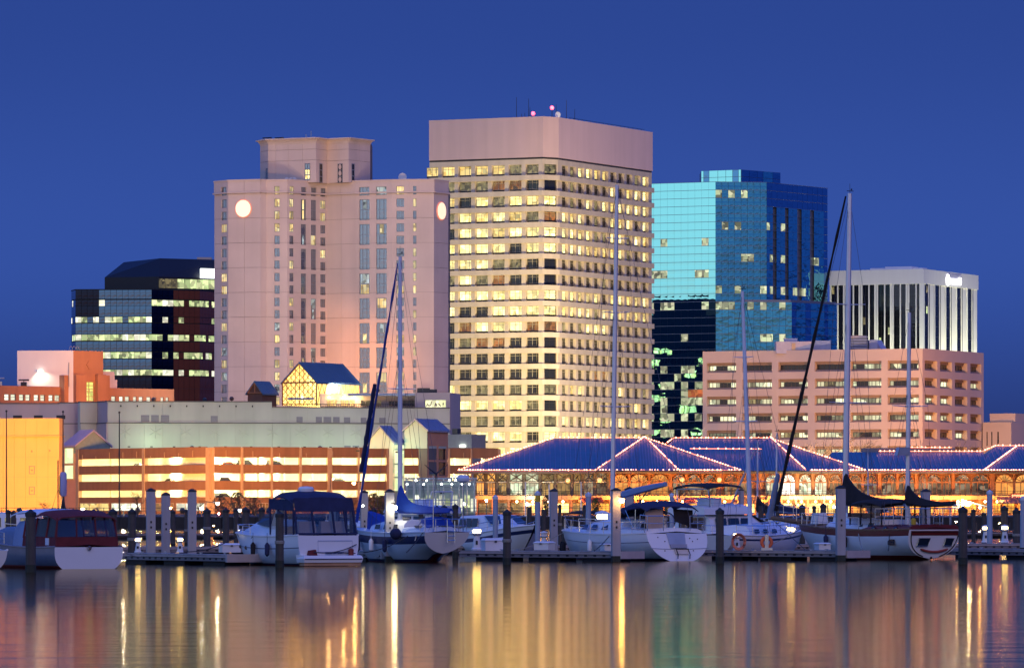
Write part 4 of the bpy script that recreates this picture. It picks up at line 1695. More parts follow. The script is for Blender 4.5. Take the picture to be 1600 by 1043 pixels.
    # low link building to the right of it
    B = Bld('roof_kiosk', 'low grey flat roofed kiosk with a lit lamp right of the terracotta stair house', 'building', 737, 1010, 20)
    mb = MB()
    f = Fac((-B.u(700), 0), (0, 0))
    f.box(mb, 0, f.L, 1.3, B.z(678), 0, 8)
    mb.build('wall', mat('kiosk_wall', (.22, .24, .24), rough=.8, var=.08), B.root)
    mb = MB()
    f.box(mb, f.L * .1, f.L * .32, B.z(678), B.z(669), 1, 3)
    mb.build('roof_unit', M_steel_dark, B.root)
    mb = MB()
    f.box(mb, f.L * .52, f.L * .74, B.z(698), B.z(694.5), -.4, 0)
    mb.build('lamp_lens', glow('cool_white_lens', (.95, 1, .85), 5), B.root)
    # link stair on the left, turned the other way
    T, U, V, ze, za, zb = gable('stair_house', 'gabled stair house wedged between the yellow lit building and the orange garage', 'stair tower', 117.5, 930, 50, 99.5, 172, 696, 673, 708, mat('link_stucco', (.20, .24, .20), rough=.85, var=.08), mat('link_roof', (.33, .27, .33), rough=.6, var=.06), flip=True)
    f = Fac((-U, 0), (0, 0))
    mb = MB()
    f.box(mb, 0, f.L, 1.3, zb + .02, .06, 4)
    mb.build('shaft', M_or, T.root)
    for c, d in ((724, 699), (748, 726)):
        me = winmesh(f.L * .8, T.z(d) - T.z(c), (), (), .09, .08, 0, (M_gl, M_or, M_or))
        put(me, 'window', T.root, f.p(f.L * .1, T.z(c), -.06), f.ang)
    g = Fac((0, 0), (0, V))
    for a, b in ((.55, .62), (.66, .74), (.78, .92)):
        me = winmesh(g.L * (b - a), 1.6, (), (), .06, .04, 0, (M_lit_white, M_conc, M_conc))
        put(me, 'window', T.root, g.p(g.L * a, zb - .8, -.05), g.ang)
    mb = MB()
    g.box(mb, 0.1, g.L, zb - 1.0, zb, .02, 3)
    mb.build('link_base', M_hw, T.root)


gables()


def yellow_building():
    T = Bld('stucco_building', 'big blank yellow lit stucco block at the left edge with small square openings', 'building', 92.5, 900, 8)
    r = T.root
    U, V = T.u(-30), T.v(99.5)
    m = mat('ochre_stucco', (.60, .36, .13), rough=.85, var=.06, scale=.25, streak=.35, bump=.1)
    f = Fac((-U, 0), (0, 0))
    zt, zl = T.z(653), T.z(682)
    n = 7
    holes = [(22.5, 704.5, 1.2, 3.2), (49.6, 704.5, 1.2, 3.2), (77.7, 703.5, 1.2, 3.2)]
    for i in range(n):
        a, b = f.L * i / n, f.L * (i + 1) / n
        lev = [1.3, T.z(776), T.z(745), T.z(714), zl]
        for z0, z1 in zip(lev, lev[1:]):
            hs = []
            for px, py, hw, hh in holes:
                u = U - T.u(px)
                z = T.z(py)
                if a < u - hw * .12 and u + hw * .12 < b and z0 < z < z1:
                    hs.append((u - hw * .11, u + hw * .11, z - hh * .055, z + hh * .055))
            mb = MB()
            f.wall(mb, a + .012, b - .012, z0 + .012, z1 - .012, hs, .25, edge=.2)
            mb.build('wall_panel', m, r)
        mb = MB()
        f.wall(mb, a + .012, b - .012, zl + .2, zt, [], .3, edge=.2, d=.1)
        mb.build('wall_panel', m, r)
    mb = MB()
    mb.prism([(-U, .2), (-.1, .2), (-.1, V - .1), (-U, V - .1)], 1.3, zt - .1)
    mb.build('core', M_sr, r)
    mb = MB()
    mb.prism([(-U, -.35), (.25, -.35), (.25, V), (-U, V)], zl, zl + .2)
    mb.build('ledge', m, r)
    g = Fac((0, 0), (0, V))
    mb = MB()
    g.wall(mb, 0, g.L, 1.3, zt, [], .2, d=-.02)
    mb.build('wall_panel', m, r)
    for px, py in ((50, 733.7), (50, 766)):
        u, z = U - T.u(px), T.z(py)
        mb = MB()
        w, h = .52, .72
        for a, b, c, d in ((-w, w, h - .12, h), (-w, w, -h, -h + .12), (-w, -w + .12, -h + .12, h - .12), (w - .12, w, -h + .12, h - .12)):
            f.box(mb, u + a, u + b, z + c, z + d, -.12, 0)
        o = mb.build('plaque_frame', M_sr, r)
        mb = MB()
        for s in (-1, 1):
            mb.tube([f.p(u + s * .16, z + .12, -.05), f.p(u, z - .18, -.05)], .05, 4)
        mb.build('plaque_mark', M_sr, o)


yellow_building()

# street lamps (sodium) between the quay and the buildings: their heads and their light
M_sodlens = glow('sodium_lens', (1.0, .40, .07), 700)
M_whitelens = glow('white_lens', (1.0, .95, .80), 900)
M_warmlens = glow('warm_lens', (1.0, .55, .15), 800)


def street_lamp(px, py, Y, base, col, lens, e, label, arm=0.0, rad=.16, parentless=True, head='ball', group=None, lsize=.25):
    w = WP(px, py, Y)
    r = thing('street_lamp', label, 'lamp', (w.x, w.y, base), 0, group)
    h = w.z - base
    mb = MB()
    mb.tube([(arm, 0, 0), (arm, 0, h * .25), (arm, 0, h + (.05 if not arm else .25))], [.09, .07, .05], 6)
    if arm:
        mb.tube([(arm, 0, h + .22), (0, 0, h + .16)], .05, 5)
    mb.build('pole', M_steel_dark, r)
    mb = MB()
    rad *= .62
    mb.ball((0, 0, h), rad, 10, 6)
    mb.build('globe', lens, r, smooth=True)
    mb = MB()
    mb.lathe([(rad * .9, h + rad * .75), (rad * .5, h + rad * 1.2), (.02, h + rad * 1.35)], 0, 0, 8)
    mb.build('lamp_cap', M_steel_dark, r)
    return r


def garage():
    Y0 = 890
    root = thing('parking_garage', 'long three deck parking garage with brown spandrels and brightly lit decks', 'parking garage', (PX(329, Y0), Y0, 0))
    cx = PX(329, Y0)

    def pt(px, dy):
        return ((px - 800) / FPX * (Y0 + dy) - cx, dy)
    M_sp = mat('garage_spandrel', (.17, .085, .055), rough=.85, var=.16, scale=.35, streak=.65, bump=.2)
    M_col = mat('garage_column', (.30, .20, .14), rough=.8, var=.08)
    M_in = mat('garage_inside', (.72, .70, .62), rough=.8, var=.05)
    M_tube = glow('garage_tube', (1.0, .86, .42), 165.0)
    z = lambda y: PZ(y, Y0)
    lev = [(714, 725), (739, 750.5), (765.2, 776)]
    fl, fr = Fac(pt(119, 40), pt(326, 0)), Fac(pt(332, 0), pt(782, 22))
    cl = [(119, 123.5), (222.5, 226.5), (322, 327)]
    cr = [(331, 335), (376, 380), (423, 426.3), (467.7, 471.6), (511.7, 519), (559, 562), (604, 613), (655, 668), (700, 703), (735, 737.5), (778, 782)]
    for f, cols, pa, pw in ((fl, cl, 119, 207), (fr, cr, 332, 450)):
        # perspective-correct position along the facade for a photo column
        def u(px, f=f):
            kk = (px - 800) / FPX
            p0, du = f.p0, f.du
            return (kk * (Y0 + p0.y) - cx - p0.x) / (du.x - kk * du.y)
        bands = [(z(697.5), z(lev[0][0])), (z(lev[0][1]), z(lev[1][0])), (z(lev[1][1]), z(lev[2][0])), (z(lev[2][1]), 1.3)]
        bays = list(zip(cols, cols[1:]))
        for zt, zb in bands:
            for (a0, a1), (b0, b1) in bays:
                mb = MB()
                f.box(mb, u(a1) - .05 if a1 > a0 else 0, u(b0) + .05, zb, zt, 0, .25)
                mb.build('spandrel', M_sp, root)
                # drip scuppers
            mb = MB()
            f.box(mb, 0, f.L, zb + .50, zb + .75, .28, 26)
            if zb > 2:
                mb.build('deck', M_in, root)
        for a, b in cols:
            mb = MB()
            f.box(mb, u(a), u(b), 1.3, z(698.5), -.12, .6)
            mb.build('column', M_col, root)
        mb = MB()
        f.box(mb, 0, f.L, 1.3, z(702), 14, 14.4)
        mb.build('inside_wall', M_in, root)
        mb = MB()
        f.box(mb, -.4, -.02, 1.3, z(699), .3, 26)
        mb.build('end_wall', M_in, root)
        for (ya, yb), hh in zip(lev, range(3)):
            for (a0, a1), (b0, b1) in bays:
                for d in (2.5, 8.0):
                    mb = MB()
                    ua, ub = u(a1), u(b0)
                    f.box(mb, ua + (ub - ua) * .15, ua + (ub - ua) * .85, z(ya) + .28, z(ya) + .38, d, d + .35)
                    mb.build('ceiling_tube', M_tube, root)
        for i in range(int(f.L / 5)):
            mb = MB()
            q = 2.5 + 5 * i
            mb.tube([f.p(q, z(713), -.06), f.p(q, z(702) - rnd.random(), -.06)], .06, 4)
            mb.build('rain_pipe', M_col, root)
            # street level: lit openings in the base of the garage
        for (a0, a1), (b0, b1) in bays:
            ua, ub = u(a1), u(b0)
            for q in range(2):
                w = (ub - ua) / 2 - .8
                if w < 1.2 or rnd.random() < .25:
                    continue
                me = winmesh(w, 1.5, (.33, .66), (), .1, .06, 0, (M_lit_white, M_sr, M_sr))
                put(me, 'street_window', root, f.p(ua + .4 + q * (ub - ua) / 2, 1.7, -.03), f.ang, rnd.choice((M_lit_yellow, M_lit_white, M_lit_dim, M_lit_orange)))
        # inner columns
        for (a0, a1) in cols:
            mb = MB()
            f.box(mb, u(a0), u(a0) + .5, 1.3, z(702), 7, 7.5)
            mb.build('inner_column', M_in, root)

    # parked cars on the decks: only their roofs show over the parapets
    M_carp = [mat('car_paint_dark', (.03, .03, .035), rough=.25, var=0), mat('car_paint_grey', (.25, .26, .27), rough=.25, metal=.5, var=0), mat('car_paint_red', (.25, .03, .02), rough=.25, var=0), mat('car_paint_white', (.6, .6, .58), rough=.25, var=0)]

    def car(px, deck, dd, f, m, label, kind):
        kk = (px - 800) / FPX
        p0, du = f.p0, f.du
        u = (kk * (Y0 + p0.y) - cx - p0.x) / (du.x - kk * du.y)
        q = root.matrix_basis @ f.p(u, 0, dd)
        zb = (z(lev[deck][1]) - 1.15) if deck < 3 else 1.3
        c = thing('parked_car', label, 'car', (q.x, q.y, zb), f.ang, 'cars parked on the garage decks')
        tall = 1.95 if kind == 'suv' else 1.62
        mb = MB()
        secs = []
        for x, z0, z1, w in ((-2.3, .35, .75, .75), (-2.2, .25, .95, .85), (-.9, .2, 1.05, .9), (1.4, .2, 1.05, .9), (2.2, .25, .95, .85), (2.3, .4, .8, .75)):
            secs.append([(x, -w, z0), (x, w, z0), (x, w, z1), (x, -w, z1)])
        mb.grid(secs)
        mb.build('body', m, c, smooth=True)
        mb = MB()
        secs = []
        for x, z1, w in ((-2.1 if kind == 'suv' else -1.7, 1.04, .84), (-1.8 if kind == 'suv' else -1.0, tall - .05, .68), (.2, tall, .70), (1.25, 1.04, .84)):
            secs.append([(x, -w, 1.03), (x, w, 1.03), (x, w * .95, z1), (x, -w * .95, z1)])
        mb.grid(secs)
        cb = mb.build('cabin', m, c, smooth=True)
        mb = MB()
        for y in (-.86, .86):
            mb.face([(-1.3, y, 1.12), (.85, y, 1.12), (.4, y * .86, tall - .2), (-1.0, y * .86, tall - .2)])
        mb.build('side_window', M_dark_pane, cb)
        for x in (-1.45, 1.45):
            for y in (-.8, .8):
                mb = MB()
                mb.grid([[(x + .32 * math.cos(t), y - .1, .32 + .32 * math.sin(t)) for t in [2 * PI * i / 10 for i in range(10)]], [(x + .32 * math.cos(t), y + .1, .32 + .32 * math.sin(t)) for t in [2 * PI * i / 10 for i in range(10)]]])
                mb.build('wheel', M_steel_dark, c)
    car(362, 1, 3.4, fr, M_carp[3], 'pale hatchback on the middle garage deck in the first bay right of the corner', 'suv')
    car(368, 0, 3.6, fr, M_carp[2], 'dark red car on the top garage deck just right of the corner', 'car')
    car(396, 0, 3.6, fr, M_carp[0], 'black car on the top garage deck above the middle of the cruiser', 'suv')
    car(441, 0, 3.4, fr, M_carp[1], 'grey car at the back of the top garage deck left of the atrium', 'suv')
    car(540, 1, 3.4, fr, M_carp[1], 'silver car on the middle garage deck left of the leaning furled sail', 'car')
    car(245, 1, 3.2, fl, M_carp[0], 'dark car on the middle deck of the orange lit garage end', 'car')
    car(196, 0, 3.2, fl, M_carp[1], 'grey car on the top deck of the orange lit garage end', 'car')
    car(360, 2, 3.4, fr, M_carp[1], 'grey car on the lowest garage deck under the pale hatchback', 'suv')


garage()

# =================================================================== MARKET HALL
M_mk = mat('market_roof', (.03, .125, .22), rough=.42, metal=0.0, var=.10, scale=.6, bump=.05)
M_mseam = mat('market_seam', (.14, .20, .36), rough=.35, metal=.3, var=0)
M_tim = mat('market_timber', (.17, .15, .14), rough=.8, var=.12)
M_brick = mat('market_brick', (.36, .17, .10), rough=.85, var=.15, scale=1.2, bump=.2)
M_bulb = glow('fairy_bulb', (1.0, .30, .17), 7.0)
M_rope = mat('fairy_cable_glow', (.5, .18, .12), rough=.6, var=0, emit=(1.0, .26, .13), est=1.9)  # cable made to glow so the bulb runs read as unbroken light
M_wtan = lit('market_room_tan', (.75, .42, .12), (.45, .3, .1), .65, .2, 1.1, 1.2)
M_wor = lit('market_room_orange', (1.0, .33, .05), (1.0, .5, .12), .9, .5, 1.1, .8)
M_wbr = lit('market_room_bright', (1.0, .85, .55), (.75, 1.0, .65), .95, .2, 1.3, 1.6)
M_wdk = lit('market_room_dark', (.5, .25, .08), (.7, .6, .4), .45, .0, 1.1, 1.3)
M_shop = lit('shop_front', (1.0, .50, .08), (1.0, .70, .22), 3.2, .25, 1.35, 1.0)
M_shop2 = lit('shop_front_amber', (1.0, .33, .03), (1.0, .42, .06), 2.4, .2, 1.25, 1.0)
M_hanglamp = glow('hanging_lamp', (1.0, .55, .14), 40)
M_red = mat('red_canvas', (.45, .06, .03), rough=.8, var=.1)


def fairy(name_pts, label, step=.62):
    """one run of fairy lights: a cable and its bulbs"""
    pts = [Vector(p) for p in name_pts]
    r = thing('fairy_lights', label, 'string lights', pts[0], 0, 'fairy lights on the market roofs')
    q = [p - pts[0] for p in pts]
    mb = MB()
    mb.tube(q, .06, 4)
    mb.build('cable', M_rope, r)
    mb = MB()
    for a, b in zip(q, q[1:]):
        n = max(1, int((b - a).length / step))
        for i in range(n):
            if rnd.random() < .12:
                continue
            c = a.lerp(b, (i + .5 + rnd.uniform(-.2, .2)) / n) + Vector((0, -.1, .05))
            s = rnd.uniform(.085, .14)
            n0 = len(mb.v)
            for d in ((s, 0, 0), (-s, 0, 0), (0, s, 0), (0, -s, 0), (0, 0, s), (0, 0, -s)):
                mb.v.append((c.x + d[0], c.y + d[1], c.z + d[2]))
            for t in ((0, 2, 4), (2, 1, 4), (1, 3, 4), (3, 0, 4), (2, 0, 5), (1, 2, 5), (3, 1, 5), (0, 3, 5)):
                mb.f.append(tuple(n0 + i for i in t))
                mb.m.append(0)
    mb.build('bulbs', M_bulb, r, kind='stuff')


def archmesh(w, h, ah, pane_m, frame_m, fan=True, flat=False):
    key = ('arch', round(w, 2), round(h, 2), round(ah, 2), pane_m.name, frame_m.name, fan)
    if key in WM:
        return WM[key]
    b = MB()
    n = 14
    arc = [(w / 2 - w / 2 * math.cos(PI * i / n), h + ah * math.sin(PI * i / n)) for i in range(n + 1)]
    b.face([(x, 0, z) for x, z in [(0, 0), (w, 0)] + arc[::-1]], 0)
    for p, q in zip(arc, arc[1:]):
        b.tube([(p[0], -.1, p[1]), (q[0], -.1, q[1])], .075, 4, 1)
    for x in (0, w / 3, 2 * w / 3, w):
        b.box(x - .05, x + .05, -.14, -.01, 0, h, 1)
    b.box(-.08, w + .08, -.18, -.012, h - .1, h + .1, 1)
    b.box(-.08, w + .08, -.18, -.012, -.1, .06, 1)
    if fan:
        for i in range(1, 7):
            t = PI * i / 7
            b.tube([(w / 2, -.08, h + .05), (w / 2 - w / 2 * math.cos(t), -.08, h + ah * math.sin(t))], .05, 4, 1)
    me = b.mesh('arched_window')
    me.materials.append(pane_m)
    me.materials.append(frame_m)
    WM[key] = me
    return me


def market():
    Y0 = 760
    x0 = PX(1000, Y0)
    root = thing('market_hall', 'long two storey waterfront market hall with blue hipped metal roofs and arched windows', 'market hall', (x0, Y0, 0))
    X = lambda px, dy=0: (px - 800) / FPX * (Y0 + dy) - x0
    Zm = lambda py, dy=0: PZ(py, Y0 + dy)
    ye = -3.6                                   # eaves stand out in front of the wall
    zeav = Zm(735.5, ye)

    def seams(o, quad, step=.55):
        """standing seams from the ridge edge (a,b) to the eave edge (d,c), a part of the roof slope"""
        a, b, c, d = [Vector(p) for p in quad]
        n = max(2, int((c - d).length / step))
        mb = MB()
        nn = (b - d).cross(c - d)
        nn = ((c - d).cross(a - d)).normalized() if (c - d).cross(a - d).length > 0 else Vector((0, 0, 1))
        ed = (c - d).normalized()
        for i in range(n + 1):
            p = d.lerp(c, i / n)
            # run straight up the slope until the hip or ridge cuts it
            t = (p - d).dot(ed)
            ta, tb = (a - d).dot(ed), (b - d).dot(ed)
            L = (c - d).length
            if t < ta:
                s = t / ta if ta > 1e-6 else 1
            elif t > tb:
                s = (L - t) / (L - tb) if L - tb > 1e-6 else 1
            else:
                s = 1
            up = (a - d) - ed * ta
            e = p + up * max(0.02, min(1, s))
            mb.tube([p + Vector((0, 0, .06)), e + Vector((0, 0, .06))], .06, 3)
        mb.build('roof_seams', M_mseam, o, kind='stuff')

    def hip(pe0, pr0, pr1, pe1, yr, dyr, dyb, pe_dy=ye, zo=0, left=True, right=True):
        """hipped roof: eave from pe0 to pe1, ridge from pr0 to pr1 at photo row yr; dyr = ridge depth, dyb = back eave depth"""
        ze = zeav + zo
        zr = Zm(yr, dyr)
        E0, E1 = Vector((X(pe0, pe_dy), pe_dy, ze)), Vector((X(pe1, pe_dy), pe_dy, ze))
        R0, R1 = Vector((X(pr0, dyr), dyr, zr)), Vector((X(pr1, dyr), dyr, zr))
        B0, B1 = Vector((E0.x, dyb, ze)), Vector((E1.x, dyb, ze))
        mb = MB()
        mb.face([E0, E1, R1, R0])
        o = mb.build('roof_slope', M_mk, root)
        seams(o, (R0, R1, E1, E0), .75)
        for q in ([B0, E0, R0], [E1, B1, R1], [B1, B0, R0, R1]):
            mb = MB()
            mb.face(q)
            mb.build('roof_slope', M_mk, root)
        return E0, E1, R0, R1

    def wing(pa, pb, apex, dyf, tag_):
        """triangular front hip standing a little proud of the main slope"""
        (pax, yax, dya) = apex
        A = Vector((X(pax, dya), dya, Zm(yax, dya)))
        zf = zeav + .05
        E0, E1 = Vector((X(pa, dyf), dyf, zf)), Vector((X(pb, dyf), dyf, zf))
        mb = MB()
        mb.face([E0, E1, A])
        mb.face([E1, (E1.x + 1.5, dyf + 9, zf), A])
        mb.face([(E0.x - 1.5, dyf + 9, zf), E0, A])
        o = mb.build('roof_wing', M_mk, root)
        seams(o, (A, A, E1, E0), .42)
        return E0, E1, A
    e0, e1, r0, r1 = hip(715, 866, 1007, 1158, 684.5, 13, 30)
    w0, w1, wa = wing(931, 1060, (1007.5, 683, 12.6), ye - .6, 'a')
    b0, b1, q0, q1 = hip(1010, 1053, 1202, 1353, 685, 15, 34, pe_dy=ye + .25)
    v0, v1, va = wing(1130, 1259, (1203, 683, 14.6), ye - .5, 'b')
    c0, c1, s0, s1 = hip(1290, 1300, 1536, 1546, 706, 9, 24, pe_dy=ye + .12)
    d0, d1, t0, t1 = hip(1522, 1556, 1660, 1690, 697, 13, 30, pe_dy=ye - .12)
    y0_, y1_, ya_ = wing(1538, 1660, (1590, 697, 12.5), ye - .7, 'd')
    # raised monitor on the middle roof
    mb = MB()
    mb.box(X(1350, 10), X(1492, 10), 9.5, 16, Zm(706, 9) - .1, Zm(699.5, 10))
    mb.build('roof_monitor', mat('monitor_grey', (.16, .17, .20), rough=.5, metal=.3, var=.1), root)
    mb = MB()
    mb.box(X(1052, 15), X(1185, 15), 15.5, 16.2, Zm(690, 15), Zm(685.5, 15))
    mb.build('ridge_skylight', mat('skylight_glass', (.4, .45, .42), rough=.15, var=.1), root)
    # light runs
    up = Vector((0, -.12, .14))
    o_ = Vector((x0, Y0, 0))

    def run(a, b, label, st=.62):
        fairy([a + o_ + up, b + o_ + up], label, st)
    run(e0, e1, 'pink fairy lights along the eave of the left market roof', .40)
    run(b1 * .745 + b0 * .255 + Vector((0, -.3, 0)), b1, 'pink fairy lights along the eave under the middle market roof', .40)
    run(c0 + Vector((6.2, -.1, 0)), c1, 'pink fairy lights along the eave of the long low market roof', .40)
    run(d0 + Vector((1.5, -.3, 0)), d1, 'pink fairy lights along the eave at the right end of the market', .40)
    run(e0, r0, 'pink fairy lights up the far left hip of the market roof')
    run(r0, r1, 'pink fairy lights along the ridge of the left market roof')
    run(r1, e1, 'pink fairy lights down the right hip of the left market roof')
    run(w0, wa, 'pink fairy lights up the left edge of the front roof triangle under the tall mast')
    run(wa, w1, 'pink fairy lights down the right edge of the front roof triangle under the tall mast')
    run(q0, q1, 'pink fairy lights along the ridge of the middle market roof')
    run(q0 + Vector((0, -.1, 0)), Vector((X(1042, 12), 12, Zm(693, 12))), 'short run of pink fairy lights at the left end of the middle ridge')
    run(q1, b1, 'pink fairy lights down the long right hip of the middle market roof')
    run(va, v1, 'pink fairy lights down the right edge of the middle roof triangle')
    m0, m1 = Vector((X(1078, 7), 7.0, Zm(701.8, 7))), Vector((X(1190, 7), 7.0, Zm(702.5, 7)))
    run(m0, m1, 'broken run of pink fairy lights halfway down the middle market roof', .9)
    run(s0 + Vector((7.0, -.2, 0)), s1, 'pink fairy lights along the ridge of the long low market roof')
    run(Vector((X(1422, 10), 9.4, Zm(700, 10))), Vector((X(1486, 10), 9.4, Zm(700.4, 10))), 'short run of pink fairy lights on the raised roof strip')
    run(Vector((X(1535, 9), 9, Zm(706, 9))), t0, 'pink fairy lights up the step to the right end roof')
    run(t0, t1, 'pink fairy lights along the ridge of the right end roof')
    run(ya_, y0_, 'pink fairy lights down the left edge of the right end roof triangle')
    # soffit, fascia
    for a, b in ((715, 1158), (1158.2, 1353), (1353.2, 1690)):
        mb = MB()
        mb.box(X(a, ye), X(b, ye), ye + .05, .3, zeav - .34, zeav - .04)
        mb.build('eave', M_tim, root)
    # upper storey wall, lower wall, balcony
    zf, zb_t, zb_b, zg = Zm(738), Zm(773.5), Zm(780), 1.32
    mb = MB()
    mb.box(X(742), X(1690), 0, 20, zg, zf + .3)
    mb.build('wall', M_brick, root)
    for a in range(742, 1690, 27):
        mb = MB()
        mb.box(X(a) + .02, X(min(a + 27, 1690)) - .02, -3.2, 0.0, zb_b, zb_t - .02)
        mb.build('balcony_fascia', mat('balcony_fascia_paint', (.46, .27, .15), rough=.7, var=.1), root)
    mb = MB()
    n = 240
    for i in range(n):
        x = X(742) + (X(1690) - X(742)) * i / (n - 1)
        mb.tube([(x, -3.1, zb_t), (x, -3.1, zb_t + .62)], .02, 3)
    for h in (.62, .3):
        mb.tube([(X(742), -3.1, zb_t + h), (X(1690), -3.1, zb_t + h)], .03, 4)
    mb.build('balcony_railing', M_steel_dark, root)
    # left half: timber posts with cross braces and plain windows
    posts = [742, 759, 776.5, 794.5, 819, 844, 867.6, 893.5, 910, 929.5, 950]
    mats_l = [M_wor, M_wor, M_wtan, M_wbr, M_wbr, M_wtan, M_wtan, M_wtan, M_wdk, M_wdk]
    zs = Zm(752.5)
    for a in posts:
        mb = MB()
        mb.box(X(a) - .19, X(a) + .19, -.62, -.02, zb_t - .0, zf)
        mb.build('post', M_tim, root)
    for (a, b), m in zip(zip(posts, posts[1:]), mats_l):
        w = X(b) - X(a) - .42
        me = winmesh(w, zs - zb_t - .1, (.33, .66), (), .09, .08, 0, (m, M_tim, M_tim))
        put(me, 'window', root, (X(a) + .21, -.12, zb_t + .02), 0)
        me = winmesh(w, zf - zs - .1, (.5,), (), .09, .08, 0, (m, M_tim, M_tim))
        put(me, 'transom_window', root, (X(a) + .21, -.12, zs + .06), 0)
        for s in (0, 1):
            mb = MB()
            p, q = (X(a) + .2, -.45 - .12 * s, zs + .1), (X(b) - .2, -.45 - .12 * s, zf - .05)
            if s:
                p, q = (p[0], p[1], q[2]), (q[0], q[1], p[2])
            mb.tube([p, q], .085, 4)
            mb.build('brace', M_tim, root)
        mb = MB()
        mb.box(X(a) + .2, X(b) - .2, -.4, -.14, zs - .08, zs + .06)
        mb.build('rail', M_wbf, root)
    for px in (742, 759, 776.5):
        mb = MB()
        mb.tube([(X(px), -.5, zs), (X(px) - 1.2, -3.2, zeav - .35)], .1, 4)
        mb.build('eave_bracket', M_tim, root)
    # right half: fanlight arches between brick piers
    arches = [(958, 981, 'r'), (984.5, 1012.5, 'r'), (1016.5, 1044.5, 'r'), (1051, 1071, 'd'), (1074, 1096, 'd'), (1099, 1119, 'd'), (1132, 1152, 'd'), (1156, 1176, 'd'), (1196, 1218, 'b'), (1221, 1242.5, 'B'), (1248.5, 1267.5, 'b'), (1273, 1291.5, 'b'), (1296, 1314, 'd'), (1326, 1346, 'd'), (1350, 1370, 'd'), (1377.5, 1400.5, 'd'), (1404, 1428.5, 'd'), (1435, 1447.5, 'd'), (1449, 1471, 'd'), (1473, 1486, 'd'), (1491.5, 1516, 'd'), (1518.5, 1545, 'd'), (1555, 1583, 'r'), (1586, 1612, 'r')]
    mm = {'r': M_wor, 'd': M_wdk, 'b': M_wbr, 'B': glow('lit_hall_window', (1.0, .97, .85), 1.1)}
    for a, b, t in arches:
        w = X(b) - X(a)
        me = archmesh(w, zs - zb_t - .15, Zm(740) - zs, mm[t], M_brick if t != 'r' else M_brick, True)
        put(me, 'arched_window', root, (X(a), -.06, zb_t + .1), 0)
    for px, w in ((952, .5), (983, .3), (1014.5, .3), (1047.5, .45), (1072.5, .3), (1097.5, .3), (1123, .7), (1154, .3), (1186, .9), (1219.5, .3), (1245.5, .5), (1270, .45), (1320, .8), (1348, .3), (1374, .5), (1402, .3), (1431.5, .5), (1489, .45), (1550, .7), (1584.5, .3)):
        mb = MB()
        mb.box(X(px) - w / 2, X(px) + w / 2, -.5, 0, zb_t, zf)
        mb.build('pier', M_brick, root)
    # ground floor: lit shop fronts behind posts
    px = 745
    while px < 1660:
        wpx = rnd.choice((19, 22, 25))
        a, b = X(px), X(px + wpx)
        bright = 795 < px < 870 or 1120 < px < 1330
        m = M_shop if bright else (M_shop2 if px > 900 else M_wtan)
        if rnd.random() < .12:
            m = M_wdk
        me = winmesh(b - a - .5, zb_b - zg - .5, (.33, .66), (.72,), .08, .08, .3, (m, M_tim, M_brick))
        put(me, 'shop_front', root, (a + .25, -.1, zg), 0)
        mb = MB()
        mb.box(a - .14, a + .14, -3.1, -2.8, zg, zb_b)
        mb.build('balcony_post', M_brick, root)
        if bright or rnd.random() < .5:
            q = (X(px + wpx * .5), -1.7, zb_b - .3)
            mb = MB()
            mb.ball(q, .17, 8, 5)
            mb.build('ceiling_lamp', M_hanglamp, root)
        px += wpx
    for px, e, c in ((760, 130, SOD), (830, 260, (1, .85, .5)), (905, 170, SOD), (960, 300, SOD), (1000, 300, SOD), (1040, 300, SOD), (1090, 420, SOD), (1140, 420, SOD), (1190, 420, SOD), (1240, 420, (1, .7, .3)), (1290, 420, (1, .7, .3)), (1345, 330, SOD), (1400, 330, SOD), (1450, 330, SOD), (1500, 330, SOD), (1560, 330, SOD), (1600, 330, SOD)):
        mb = MB()
        mb.tube([(X(px), -5.0, zg), (X(px), -5.0, zb_b - .75)], .06, 5)
        mb.tube([(X(px), -5.3, zb_b - .75), (X(px), -4.7, zb_b - .75)], .07, 4)
        mb.build('added_lamp_post', M_steel_dark, root)  # posts added to carry unseen lamps that light the market front
        lamp('POINT', (x0 + X(px), Y0 - 5.0, zb_b - .2), c, e * 4.4, root, .3)
    # awnings
    for a, b, y1, y2, m, lb in ((1068, 1108, 777, 785, M_red, ''), (1150, 1196, 776, 786, mat('amber_canvas', (.6, .3, .08), rough=.8, var=.1), ''), (905, 940, 777, 784, M_red, ''), (1555, 1600, 776, 785, mat('plum_canvas', (.2, .1, .12), rough=.8, var=.1), '')):
        mb = MB()
        mb.grid([[(X(a), -3.3, Zm(y1)), (X(a) - .2, -6.2, Zm(y2)), (X(a) - .2, -6.2, Zm(y2) - .1), (X(a), -3.3, Zm(y1) - .1)], [(X(b), -3.3, Zm(y1)), (X(b) + .2, -6.2, Zm(y2)), (X(b) + .2, -6.2, Zm(y2) - .1), (X(b), -3.3, Zm(y1) - .1)]])
        mb.build('awning', m, root)
    # lanterns
    for px, py in ((887, 750.5), (936, 749.5), (1064.5, 749), (1122.5, 749)):
        r = thing('lantern', 'round orange lantern hanging under the market eave' + {887: ' at the left of the white flagpoles', 936: ' just left of the tall grey mast', 1064.5: ' above the flybridge bimini', 1122.5: ' left of the mid grey mast'}[px], 'lantern', (x0 + X(px), Y0 - 3.0, Zm(py)), 0, 'orange lanterns under the market eave')
        mb = MB()
        mb.lathe([(.12, -.34), (.30, -.2), (.36, 0), (.30, .2), (.12, .34)], 0, 0, 12)
        mb.build('shade', glow('lantern_shade', (1.0, .36, .03), 1.0), r, smooth=True)
        mb = MB()
        mb.tube([(0, 0, .3), (0, 0, zeav - .3 - Zm(py))], .03, 4)
        mb.build('cord', M_steel_dark, r)
